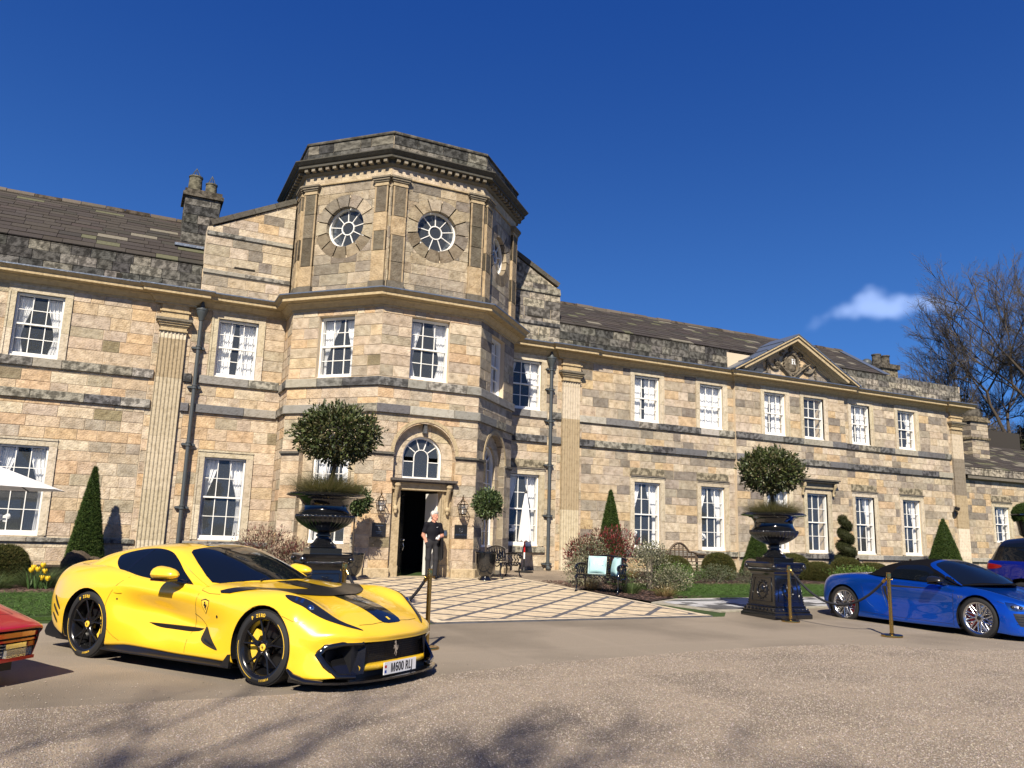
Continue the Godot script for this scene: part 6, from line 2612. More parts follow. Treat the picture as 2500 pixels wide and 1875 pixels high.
	body.patch(m, pv([2.97, 0.785, 2.995, 0.778, 3.02, 0.825, 2.995, 0.83]), "top", 0.006, 0.05)
	body.patch(m, pv([3.03, 0.765, 3.055, 0.758, 3.08, 0.81, 3.05, 0.82]), "top", 0.006, 0.05)
	obj("running_lamp", m, M.silver, hl)
	var mouth := MB.new()
	var edge: Array = net[net.size() - 1]
	var rim3 := []
	for k in range(edge.size() - 1, 0, -1):
		rim3.append(edge[k])
	for s in [1.0, -1.0]:
		for k in rim3.size() - 1:
			var a: Vector3 = rim3[k] * Vector3(1, 1, s)
			var b: Vector3 = rim3[k + 1] * Vector3(1, 1, s)
			var back := Vector3(-0.16, -0.01, -0.06 * s)
			mouth.quad(a, b, b + back, a + back)
	mouth.abox(Vector3(3.18, 0.09, -0.76), Vector3(3.36, 0.40, 0.76))
	mouth.abox(Vector3(3.3, 0.095, -0.60), Vector3(3.54, 0.40, 0.60))
	obj("grille_cavity", mouth, M.black_satin, car)
	m = MB.new()
	for k in 9:
		var y := 0.22 + k * 0.021
		m.tube([Vector3(3.545, y, -0.55), Vector3(3.575, y, -0.3), Vector3(3.585, y, 0), Vector3(3.575, y, 0.3), Vector3(3.545, y, 0.55)], 0.0025, 4, false)
	for k in 45:
		var z := -0.55 + k * 0.025
		var x := 3.585 - z * z * 0.13
		m.tube([Vector3(x, 0.20, z), Vector3(x, 0.42, z)], 0.002, 4, false)
	obj("grille", m, M.black_satin, car)
	m = MB.new()
	for s in [1.0, -1.0]:
		var fr := [Vector3(3.60, 0.425, 0.50 * s), Vector3(3.50, 0.425, 0.69 * s), Vector3(3.395, 0.395, 0.80 * s), Vector3(3.34, 0.33, 0.835 * s), Vector3(3.42, 0.24, 0.815 * s), Vector3(3.525, 0.145, 0.765 * s), Vector3(3.60, 0.13, 0.60 * s)]
		m.tube(fr, [0.02, 0.028, 0.034, 0.036, 0.034, 0.03, 0.022], 8)
		m.quad(Vector3(3.60, 0.40, 0.46 * s), Vector3(3.52, 0.36, 0.52 * s), Vector3(3.50, 0.14, 0.62 * s), Vector3(3.62, 0.15, 0.50 * s))
		m.quad(Vector3(3.48, 0.14, 0.74 * s), Vector3(3.38, 0.26, 0.70 * s), Vector3(3.44, 0.34, 0.56 * s), Vector3(3.58, 0.14, 0.54 * s))
	obj("corner_intake", m, M.gloss_black, car)
	m = MB.new()
	var rows := []
	for k in 17:
		var z := -0.53 + 1.06 * k / 16.0
		var x := 3.655 - z * z * 0.24
		rows.append(PackedVector3Array([Vector3(x - 0.08, 0.225, z), Vector3(x - 0.015, 0.222, z), Vector3(x, 0.205, z), Vector3(x, 0.175, z), Vector3(x - 0.03, 0.158, z), Vector3(x - 0.10, 0.155, z)]))
	m.sheet(rows, false, false, true)
	obj("lower_bar", m, M.yellow, car)
	var plan := PackedVector2Array()
	for q in [[3.10, 0.955], [3.28, 0.945], [3.45, 0.88], [3.58, 0.76], [3.68, 0.55], [3.73, 0.30], [3.745, 0.0], [3.73, -0.30], [3.68, -0.55], [3.58, -0.76], [3.45, -0.88], [3.28, -0.945], [3.10, -0.955]]:
		plan.push_back(Vector2(q[0], q[1]))
	var lie := Transform3D(Basis(Vector3(1, 0, 0), Vector3(0, 0, 1), Vector3(0, -1, 0)), Vector3.ZERO)
	m = MB.new()
	m.prism(lie, plan, -0.098, -0.078, 1.0, Vector2.ZERO, true)
	for s in [1.0, -1.0]:
		m.tube([Vector3(3.09, 0.19, 0.955 * s), Vector3(3.16, 0.135, 0.955 * s), Vector3(3.30, 0.105, 0.935 * s), Vector3(3.45, 0.10, 0.87 * s)], [0.02, 0.026, 0.022, 0.015], 8)
		m.prism(Transform3D(Basis(), Vector3(0, 0, 0.94 * s)), pv([3.10, 0.10, 3.12, 0.17, 3.22, 0.145, 3.32, 0.10]), -0.012, 0.012, 1.0, Vector2.ZERO, true)
	obj("splitter", m, M.gloss_black, car)
	m = MB.new()
	for s in [1.0, -1.0]:
		var sk := []
		for k in 13:
			var t := k / 12.0
			var x := lerpf(0.34, 2.33, t)
			var up := 0.192 + 0.03 * smoothstep(0.0, 0.12, t) * (1.0 - smoothstep(0.2, 0.45, t)) - 0.012 * t
			sk.append(PackedVector3Array([Vector3(x, up + 0.01, 0.90 * s), Vector3(x, up - 0.02, 0.925 * s), Vector3(x, 0.152, 0.925 * s), Vector3(x, 0.138, 0.972 * s), Vector3(x, 0.122, 0.972 * s), Vector3(x, 0.115, 0.80 * s)]))
		m.sheet(sk, false, false, s > 0.0)
		m.prism(Transform3D(Basis(), Vector3(0, 0, 0.95 * s)), pv([2.20, 0.12, 2.25, 0.19, 2.30, 0.25, 2.335, 0.255, 2.325, 0.12]), -0.02, 0.02, 1.0, Vector2.ZERO, true)
	obj("side_skirt", m, M.carbon, car)
	m = MB.new()
	for p in [[-0.665, 0.615, -0.50, 0.50], [-0.672, 0.52, -0.52, 0.425], [-0.672, 0.425, -0.55, 0.345]]:
		body.patch(m, curve(pv([p[0], p[1], p[0] + 0.02, p[1] + 0.025, p[2], p[3] + 0.03, p[2], p[3] - 0.01]), 2), "side", 0.003, 0.04)
	obj("rear_slots", m, M.gap, car)
	m = MB.new()
	body.patch(m, pv([1.79, 0.735, 1.845, 0.745, 1.90, 0.735, 1.895, 0.68, 1.85, 0.605, 1.80, 0.68]), "side", 0.0035, 0.05)
	var crest := obj("wing_crest", m, M.yellow_print, car)
	m = MB.new()
	body.patch(m, pv([1.786, 0.733, 1.845, 0.748, 1.904, 0.733, 1.902, 0.726, 1.845, 0.738, 1.788, 0.726]), "side", 0.0055, 0.05)
	body.line(m, pv([1.786, 0.735, 1.797, 0.68, 1.85, 0.602, 1.898, 0.68, 1.904, 0.735]), "side", 0.005, 0.005)
	var hp := pv([-0.10, 0.48, 0.06, 0.40, 0.10, 0.22, 0.16, 0.05, 0.36, 0.20, 0.30, -0.14, 0.16, -0.16, 0.24, -0.30, 0.12, -0.50, 0.02, -0.50, 0.08, -0.34, -0.06, -0.25, -0.22, -0.38, -0.10, -0.08, -0.36, 0.02, -0.22, 0.10, -0.34, 0.20, -0.10, 0.20, -0.22, 0.36])
	var hs := PackedVector2Array()
	for p in hp:
		hs.push_back(Vector2(1.848 + p.x * 0.075, 0.682 + p.y * 0.085))
	body.patch(m, hs, "side", 0.0055, 0.05)
	obj("emblem", m, M.ink, crest)
	m = MB.new()
	body.patch(m, curve(pv([0.42, 0.785, 0.45, 0.80, 0.53, 0.745, 0.52, 0.73, 0.43, 0.735]), 3), "side", 0.010, 0.04)
	obj("door_handle", m, M.yellow, car)
	m = MB.new()
	body.patch(m, circle_poly(Vector2(0.475, 0.665), 0.011, 10), "side", 0.003, 0.05)
	body.patch(m, circle_poly(Vector2(2.04, 0.585), 0.016, 12), "side", 0.003, 0.05)
	obj("side_marker", m, M.ink, car)
	m = MB.new()
	body.patch(m, pv([3.475, -0.03, 3.475, 0.03, 3.52, 0.03, 3.52, -0.03]), "top", 0.005, 0.05, 1)
	obj("nose_badge", m, M.yellow_print, car)
	m = MB.new()
	horse(m, Transform3D(Basis(Vector3(0, 0, -1) * 0.10, Vector3(0, 0.15, 0), Vector3(4, 0, 0)), Vector3(3.605, 0.335, 0)))
	obj("grille_emblem", m, M.chrome, car)
	plate(car, Vector3(3.672, 0.170, 0.0), "M600 RLJ")
	for s in [1.0, -1.0]:
		mirror_pod(car, Vector3(1.27, 0.965, 0.99 * s), Vector3(0.30, 0.088, 0.115), s, M.yellow, M.gloss_black, Vector3(1.40, 0.875, 0.80 * s))
	for s in [1.0, -1.0]:
		wheel(car, Vector3(0, 0.362, 0.80 * s), s, 0.362, 0.283, 0.31, "black")
		wheel(car, Vector3(2.72, 0.350, 0.815 * s), s, 0.350, 0.278, 0.275, "black")


# number plate on the nose: white ground, black characters, a strip of flag at its left
func plate(car: Node3D, c: Vector3, text: String) -> void:
	var m := MB.new()
	m.box(Transform3D(Basis(), Vector3.ZERO), Vector3(0.012, 0.115, 0.52))
	var o := obj("number_plate", m, M.plate_white, car, Transform3D(Basis(Vector3(0, 0, 1), -0.0), c))
	var t := TextMesh.new()
	t.text = text
	var f := SystemFont.new()
	f.font_names = PackedStringArray(["Droid Sans"])
	f.font_weight = 700
	t.font = f
	t.font_size = 64
	t.pixel_size = 0.079 / 46.0
	t.depth = 0.002
	obj("plate_lettering", t, M.ink, o, Transform3D(Basis(Vector3(0, 0, -1) * 0.76, Vector3(0, 1.05, 0), Vector3(1, 0, 0)), Vector3(0.0068, -0.001, -0.020)))
	m = MB.new()
	m.box(Transform3D(Basis(), Vector3(0.0066, 0.018, 0.238)), Vector3(0.001, 0.026, 0.034))
	obj("plate_flag", m, M.red, o)
	m = MB.new()
	m.box(Transform3D(Basis(), Vector3(0.0066, -0.028, 0.238)), Vector3(0.001, 0.026, 0.030))
	obj("plate_band", m, M.blue, o)


func blue_car() -> void:
	var turn := -atan2(0.99933, 0.03653)
	var car := thing("parked_car", "bright blue convertible with closed black cloth roof and silver wheels", "car", Transform3D(Basis(Vector3.UP, turn), Vector3(13.935, 0.034, -11.846)))
	var net := [
		V([-0.45, 0.24, 0.62, -0.50, 0.26, 0.66, -0.60, 0.40, 0.70, -0.63, 0.58, 0.70, -0.62, 0.74, 0.66, -0.62, 0.80, 0.58, -0.64, 0.83, 0.42, -0.66, 0.84, 0.2, -0.66, 0.84, 0]),
		V([-0.42, 0.20, 0.76, -0.47, 0.23, 0.80, -0.55, 0.38, 0.84, -0.57, 0.56, 0.83, -0.56, 0.74, 0.78, -0.57, 0.83, 0.66, -0.60, 0.87, 0.45, -0.62, 0.88, 0.22, -0.62, 0.88, 0]),
		V([-0.36, 0.17, 0.86, -0.38, 0.21, 0.90, -0.42, 0.38, 0.925, -0.42, 0.57, 0.915, -0.40, 0.78, 0.855, -0.40, 0.88, 0.71, -0.42, 0.90, 0.46, -0.42, 0.91, 0.22, -0.42, 0.91, 0]),
		V([0, 0.14, 0.90, 0, 0.18, 0.94, 0, 0.38, 0.96, 0, 0.60, 0.955, 0, 0.82, 0.90, 0, 0.92, 0.75, 0, 0.945, 0.48, 0, 0.95, 0.24, 0, 0.95, 0]),
		V([0.40, 0.13, 0.90, 0.40, 0.165, 0.94, 0.40, 0.38, 0.95, 0.40, 0.60, 0.935, 0.40, 0.81, 0.90, 0.40, 0.92, 0.77, 0.40, 0.955, 0.50, 0.40, 0.96, 0.25, 0.40, 0.96, 0]),
		V([0.90, 0.125, 0.89, 0.90, 0.155, 0.93, 0.90, 0.34, 0.905, 0.90, 0.54, 0.875, 0.90, 0.755, 0.895, 0.90, 0.885, 0.80, 0.90, 0.92, 0.52, 0.90, 0.92, 0.26, 0.90, 0.92, 0]),
		V([1.4, 0.12, 0.89, 1.4, 0.15, 0.93, 1.4, 0.32, 0.90, 1.4, 0.52, 0.865, 1.4, 0.735, 0.885, 1.4, 0.865, 0.80, 1.4, 0.88, 0.52, 1.4, 0.88, 0.26, 1.4, 0.88, 0]),
		V([1.9, 0.12, 0.89, 1.9, 0.148, 0.93, 1.9, 0.32, 0.91, 1.9, 0.52, 0.88, 1.9, 0.73, 0.89, 1.9, 0.845, 0.80, 1.9, 0.87, 0.52, 1.9, 0.87, 0.26, 1.9, 0.87, 0]),
		V([2.3, 0.125, 0.90, 2.3, 0.15, 0.935, 2.3, 0.33, 0.935, 2.3, 0.53, 0.92, 2.3, 0.72, 0.905, 2.3, 0.825, 0.80, 2.3, 0.85, 0.54, 2.34, 0.86, 0.26, 2.36, 0.86, 0]),
		V([2.70, 0.13, 0.91, 2.70, 0.16, 0.95, 2.70, 0.34, 0.962, 2.70, 0.54, 0.955, 2.70, 0.72, 0.91, 2.70, 0.80, 0.78, 2.70, 0.775, 0.54, 2.70, 0.775, 0.26, 2.70, 0.78, 0]),
		V([3.04, 0.13, 0.91, 3.04, 0.15, 0.935, 3.04, 0.32, 0.94, 3.04, 0.50, 0.93, 3.04, 0.655, 0.89, 3.05, 0.725, 0.75, 3.06, 0.70, 0.53, 3.08, 0.695, 0.26, 3.08, 0.70, 0]),
		V([3.25, 0.11, 0.87, 3.25, 0.14, 0.885, 3.24, 0.30, 0.885, 3.24, 0.46, 0.875, 3.26, 0.58, 0.83, 3.32, 0.635, 0.70, 3.38, 0.625, 0.5, 3.42, 0.62, 0.25, 3.43, 0.62, 0]),
		V([3.42, 0.11, 0.76, 3.41, 0.14, 0.775, 3.39, 0.29, 0.785, 3.39, 0.42, 0.77, 3.42, 0.50, 0.72, 3.48, 0.555, 0.60, 3.53, 0.56, 0.42, 3.56, 0.56, 0.2, 3.57, 0.56, 0]),
		V([3.58, 0.12, 0.55, 3.57, 0.14, 0.56, 3.55, 0.27, 0.57, 3.55, 0.38, 0.55, 3.56, 0.43, 0.50, 3.60, 0.46, 0.42, 3.62, 0.46, 0.3, 3.63, 0.46, 0.15, 3.64, 0.46, 0]),
	]
	var body := BodySkin.new(net)
	var m := MB.new()
	body.build(m, 5, 5, [[0.0, 0.34, 0.378], [2.70, 0.33, 0.372]])
	obj("body", m, M.blue, car)
	liner(car, 0.0, 0.34, 0.385, 0.50, 0.93)
	liner(car, 2.70, 0.33, 0.38, 0.50, 0.93)
	m = MB.new()
	m.abox(Vector3(-0.5, 0.11, -0.74), Vector3(3.4, 0.19, 0.74))
	m.abox(Vector3(0.42, 0.14, -0.86), Vector3(2.26, 0.4, 0.86))
	m.abox(Vector3(-0.60, 0.25, -0.6), Vector3(-0.52, 0.8, 0.6))
	m.abox(Vector3(3.48, 0.12, -0.55), Vector3(3.56, 0.45, 0.55))
	obj("underbody", m, M.black_satin, car)
	var top := [
		V([0.36, 0.93, 0.72, 0.37, 0.94, 0.62, 0.38, 0.945, 0.5, 0.38, 0.95, 0.25, 0.38, 0.95, 0]),
		V([0.70, 0.92, 0.79, 0.68, 1.02, 0.70, 0.66, 1.09, 0.55, 0.65, 1.12, 0.28, 0.65, 1.125, 0]),
		V([1.05, 0.90, 0.80, 1.05, 1.07, 0.71, 1.04, 1.17, 0.57, 1.03, 1.215, 0.3, 1.03, 1.222, 0]),
		V([1.40, 0.88, 0.80, 1.40, 1.08, 0.70, 1.40, 1.19, 0.57, 1.40, 1.252, 0.3, 1.40, 1.26, 0]),
		V([1.72, 0.86, 0.80, 1.72, 1.05, 0.715, 1.72, 1.165, 0.59, 1.74, 1.235, 0.3, 1.75, 1.245, 0]),
		V([1.98, 0.85, 0.80, 1.96, 0.95, 0.765, 1.93, 1.06, 0.69, 2.04, 1.145, 0.34, 2.07, 1.16, 0]),
		V([2.22, 0.84, 0.80, 2.21, 0.885, 0.785, 2.19, 0.93, 0.765, 2.36, 1.0, 0.40, 2.40, 1.015, 0]),
		V([2.40, 0.83, 0.80, 2.39, 0.835, 0.795, 2.38, 0.84, 0.785, 2.58, 0.86, 0.44, 2.64, 0.865, 0]),
	]
	var roof := BodySkin.new(top)
	m = MB.new()
	roof.build(m, 5, 6)
	obj("cloth_roof", m, M.soft_top, car)
	m = MB.new()
	roof.patch(m, curve(pv([1.0, 0.905, 1.03, 1.04, 1.12, 1.12, 1.42, 1.145, 1.66, 1.13, 1.82, 1.04, 2.18, 0.868, 2.1, 0.862, 1.5, 0.885]), 4), "side", 0.005, 0.06)
	obj("side_window", m, M.car_glass, car)
	m = MB.new()
	roof.patch(m, pv([1.76, 0.0, 1.76, 0.30, 1.75, 0.54, 1.80, 0.60, 2.05, 0.69, 2.28, 0.755, 2.38, 0.74, 2.50, 0.52, 2.58, 0.3, 2.62, 0.0]), "top", 0.005, 0.06)
	obj("windscreen", m, M.car_glass, car)
	m = MB.new()
	roof.patch(m, pv([1.66, 0.0, 1.66, 0.56, 1.70, 0.63, 1.78, 0.675, 2.05, 0.755, 2.36, 0.80, 2.385, 0.785, 2.28, 0.757, 2.05, 0.692, 1.80, 0.602, 1.75, 0.542, 1.76, 0.30, 1.76, 0.0]), "top", 0.007, 0.06)
	obj("screen_surround", m, M.blue, car)
	m = MB.new()
	body.line(m, curve(pv([0.93, 0.86, 0.905, 0.70, 0.93, 0.52, 1.0, 0.34, 1.04, 0.20]), 3, false), "side", 0.007)
	body.line(m, pv([2.28, 0.80, 2.27, 0.50, 2.28, 0.16]), "side", 0.006)
	body.line(m, pv([0.42, 0.235, 1.04, 0.205, 2.27, 0.19]), "side", 0.005)
	body.line(m, pv([3.04, 0.63, 3.14, 0.60]), "side", 0.005)
	obj("panel_gap", m, M.gap, car)
	m = MB.new()
	body.patch(m, pv([0.94, 0.775, 1.6, 0.765, 1.95, 0.762, 1.6, 0.745, 1.2, 0.735, 0.95, 0.735]), "side", 0.003, 0.06)
	body.patch(m, pv([0.88, 0.74, 0.95, 0.74, 0.94, 0.60, 0.98, 0.46, 0.93, 0.50, 0.90, 0.60]), "side", 0.003, 0.05)
	obj("side_inlet", m, M.gap, car)
	m = MB.new()
	body.line(m, curve(pv([0.86, 0.78, 0.855, 0.66, 0.885, 0.52, 0.95, 0.37]), 3, false), "side", 0.012, 0.006)
	body.line(m, curve(pv([0.43, 0.71, 0.47, 0.56, 0.56, 0.42, 0.68, 0.34]), 3, false), "side", 0.006, 0.003)
	obj("chrome_strip", m, M.silver, car)
	m = MB.new()
	body.patch(m, pv([3.14, 0.625, 3.24, 0.615, 3.40, 0.555, 3.44, 0.50, 3.30, 0.49, 3.22, 0.50]), "side", 0.004, 0.05)
	var hl := obj("headlamp", m, M.chrome, car)
	m = MB.new()
	for s in [1.0, -1.0]:
		for k in 2:
			var q := body.find(Vector2(3.25 + k * 0.09, 0.555 - k * 0.01), "side")
			var p := body.pos(q.x, q.y)
			p.z *= s
			m.ball(Transform3D(Basis().scaled(Vector3(0.035, 0.028, 0.03)), p), 10, 7)
	obj("lamp_lens", m, M.dark_lamp, hl)
	m = MB.new()
	body.patch(m, pv([3.26, 0.455, 3.40, 0.455, 3.48, 0.40, 3.46, 0.24, 3.34, 0.26, 3.29, 0.36]), "side", 0.004, 0.05)
	var inn := obj("corner_intake", m, M.black_satin, car)
	m = MB.new()
	for k in 4:
		body.line(m, pv([3.30, 0.41 - k * 0.04, 3.46, 0.405 - k * 0.04]), "side", 0.006, 0.008)
	obj("intake_bar", m, M.gloss_black, inn)
	m = MB.new()
	body.patch(m, circle_poly(Vector2(0.12, 0.60), 0.075, 16), "top", 0.004, 0.05, 1)
	obj("fuel_cap", m, M.silver, car)
	var t := TextMesh.new()
	t.text = "V10"
	var f := SystemFont.new()
	f.font_names = PackedStringArray(["Droid Sans"])
	f.font_weight = 700
	t.font = f
	t.font_size = 32
	t.pixel_size = 0.0016
	t.depth = 0.004
	obj("wing_badge", t, M.silver, car, Transform3D(Basis(), Vector3(2.42, 0.655, 0.932)))
	for s in [1.0, -1.0]:
		mirror_pod(car, Vector3(2.0, 0.90, 1.0 * s), Vector3(0.24, 0.082, 0.12), s, M.carbon, M.gloss_black, Vector3(2.10, 0.84, 0.80 * s))
		wheel(car, Vector3(0, 0.342, 0.775 * s), s, 0.342, 0.258, 0.30, "silver")
		wheel(car, Vector3(2.70, 0.332, 0.80 * s), s, 0.332, 0.252, 0.25, "silver")


func red_car() -> void:
	var turn := -atan2(0.76, 0.65)
	var car := thing("parked_car", "red wedge-nosed sports car cut off by the left edge of the picture", "car", Transform3D(Basis(Vector3.UP, turn), Vector3(-3.30, 0.004, -11.01)))
	var net := [
		V([-0.95, 0.30, 0.70, -0.98, 0.34, 0.74, -1.0, 0.50, 0.76, -1.0, 0.66, 0.74, -0.98, 0.80, 0.66, -0.97, 0.84, 0.4, -0.97, 0.85, 0]),
		V([-0.80, 0.22, 0.78, -0.84, 0.26, 0.83, -0.88, 0.48, 0.86, -0.88, 0.66, 0.84, -0.86, 0.84, 0.76, -0.86, 0.88, 0.4, -0.86, 0.89, 0]),
		V([0, 0.18, 0.84, 0, 0.22, 0.89, 0, 0.46, 0.915, 0, 0.66, 0.90, 0, 0.86, 0.80, 0, 0.90, 0.42, 0, 0.90, 0]),
		V([0.7, 0.17, 0.83, 0.7, 0.2, 0.87, 0.7, 0.42, 0.88, 0.7, 0.62, 0.87, 0.7, 0.82, 0.79, 0.7, 0.86, 0.42, 0.7, 0.86, 0]),
		V([1.6, 0.17, 0.81, 1.6, 0.2, 0.85, 1.6, 0.40, 0.86, 1.6, 0.58, 0.85, 1.6, 0.76, 0.78, 1.6, 0.80, 0.42, 1.6, 0.80, 0]),
		V([2.34, 0.17, 0.82, 2.34, 0.2, 0.86, 2.34, 0.40, 0.875, 2.34, 0.56, 0.87, 2.34, 0.73, 0.79, 2.34, 0.735, 0.42, 2.34, 0.735, 0]),
		V([2.75, 0.19, 0.82, 2.75, 0.22, 0.85, 2.75, 0.38, 0.865, 2.75, 0.52, 0.86, 2.75, 0.645, 0.80, 2.76, 0.655, 0.42, 2.76, 0.655, 0]),
		V([3.10, 0.20, 0.80, 3.10, 0.23, 0.825, 3.11, 0.36, 0.845, 3.12, 0.47, 0.845, 3.13, 0.555, 0.81, 3.17, 0.565, 0.42, 3.18, 0.565, 0]),
		V([3.22, 0.21, 0.76, 3.23, 0.24, 0.78, 3.25, 0.36, 0.80, 3.26, 0.45, 0.805, 3.275, 0.512, 0.80, 3.34, 0.52, 0.42, 3.36, 0.52, 0]),
		V([3.235, 0.22, 0.74, 3.245, 0.245, 0.76, 3.27, 0.36, 0.785, 3.28, 0.43, 0.79, 3.29, 0.488, 0.79, 3.36, 0.492, 0.42, 3.38, 0.492, 0]),
	]
	var body := BodySkin.new(net)
	var m := MB.new()
	body.build(m, 5, 5, [[0.0, 0.32, 0.36], [2.34, 0.31, 0.345]])
	obj("body", m, M.red, car)
	liner(car, 0.0, 0.32, 0.365, 0.48, 0.86)
	liner(car, 2.34, 0.31, 0.35, 0.48, 0.84)
	var cab := [
		V([-0.1, 0.87, 0.72, -0.1, 0.88, 0.66, -0.1, 0.89, 0.5, -0.1, 0.90, 0]),
		V([0.35, 0.84, 0.76, 0.35, 0.98, 0.68, 0.35, 1.06, 0.54, 0.35, 1.08, 0]),
		V([0.75, 0.82, 0.77, 0.75, 1.0, 0.68, 0.75, 1.10, 0.55, 0.75, 1.13, 0]),
		V([1.1, 0.80, 0.77, 1.1, 0.98, 0.69, 1.1, 1.08, 0.56, 1.12, 1.11, 0]),
		V([1.6, 0.78, 0.77, 1.58, 0.86, 0.74, 1.56, 0.93, 0.66, 1.66, 0.96, 0]),
		V([1.95, 0.75, 0.76, 1.95, 0.76, 0.75, 1.94, 0.77, 0.74, 2.08, 0.78, 0]),
	]
	var cabin := BodySkin.new(cab)
	m = MB.new()
	cabin.build(m, 5, 5)
	obj("cabin", m, M.red, car)
	m = MB.new()
	cabin.patch(m, pv([0.45, 0.86, 0.45, 0.98, 0.8, 1.05, 1.1, 1.03, 1.6, 0.84, 1.7, 0.80]), "side", 0.004, 0.07)
	cabin.patch(m, pv([1.16, 0, 1.16, 0.52, 1.55, 0.64, 1.88, 0.72, 2.02, 0.4, 2.05, 0]), "top", 0.004, 0.08)
	obj("car_window", m, M.car_glass, car)
	m = MB.new()
	for q in [[0.485, 0.470, 0.012, "gap"]]:
		m.abox(Vector3(3.0, 0.465, -0.78), Vector3(3.28, 0.487, 0.78))
	obj("bumper_slot", m, M.gap, car)
	var band_plan := func(y0: float, y1: float, out: float) -> MB:
		var b := MB.new()
		var pl := PackedVector2Array()
		for z in [-0.79, -0.6, -0.4, -0.2, 0.0, 0.2, 0.4, 0.6, 0.79]:
			pl.push_back(Vector2(3.375 - 0.13 * pow(absf(z) / 0.79, 2.0) + out, z))
		pl.push_back(Vector2(3.05, 0.79))
		pl.push_back(Vector2(3.05, -0.79))
		b.prism(Transform3D(Basis(Vector3(1, 0, 0), Vector3(0, 0, 1), Vector3(0, -1, 0)), Vector3.ZERO), pl, -y1, -y0, 1.0, Vector2.ZERO, true)
		return b
	obj("bumper", band_plan.call(0.425, 0.468, 0.012), M.red, car)
	obj("bumper_slot", band_plan.call(0.405, 0.4249, -0.01), M.gap, car)
	obj("bumper", band_plan.call(0.385, 0.4049, 0.008), M.red, car)
	obj("bumper", band_plan.call(0.215, 0.2449, 0.004), M.red, car)
	obj("nose_panel", band_plan.call(0.245, 0.3849, -0.05), M.gap, car)
	for s in [1.0, -1.0]:
		m = MB.new()
		m.box(Transform3D(Basis(Vector3.UP, s * -0.28), Vector3(3.285, 0.350, 0.56 * s)), Vector3(0.05, 0.042, 0.28))
		obj("side_lamp", m, M.silver, car)
		m = MB.new()
		m.box(Transform3D(Basis(Vector3.UP, s * -0.36), Vector3(3.245, 0.352, 0.725 * s)), Vector3(0.05, 0.042, 0.09))
		obj("indicator", m, M.amber, car)
		m = MB.new()
		m.box(Transform3D(Basis(Vector3.UP, s * -0.30), Vector3(3.28, 0.285, 0.585 * s)), Vector3(0.06, 0.068, 0.32))
		obj("fog_lamp", m, M.lamp_glass, car)
		m = MB.new()
		m.box(Transform3D(Basis(Vector3.UP, s * -0.30), Vector3(3.262, 0.285, 0.585 * s)), Vector3(0.02, 0.062, 0.31))
		obj("lamp_reflector", m, M.silver, car)
	for k in 4:
		m = MB.new()
		m.abox(Vector3(3.305, 0.27 + k * 0.03, -0.42), Vector3(3.325, 0.278 + k * 0.03, 0.42))
		obj("grille_bar", m, M.silver, car)
	m = MB.new()
	m.abox(Vector3(2.7, 0.10, -0.70), Vector3(3.08, 0.215, 0.70))
	m.abox(Vector3(-0.8, 0.12, -0.72), Vector3(2.9, 0.2, 0.72))
	obj("underbody", m, M.black_satin, car)
	m = MB.new()
	for s in [0.54]:
		body.line(m, pv([2.62, 0.36, 3.0, 0.36, 3.0, 0.70, 2.62, 0.70, 2.62, 0.36]), "top", 0.006)
	body.line(m, pv([2.4, 0.22, 3.02, 0.22]), "top", 0.006)
	body.line(m, pv([2.3, 0.77, 3.14, 0.77]), "top", 0.005)
	obj("panel_gap", m, M.gap, car)
	for s in [1.0, -1.0]:
		wheel(car, Vector3(0, 0.32, 0.73 * s), s, 0.32, 0.22, 0.24, "plain")
		wheel(car, Vector3(2.34, 0.31, 0.72 * s), s, 0.31, 0.21, 0.22, "plain")


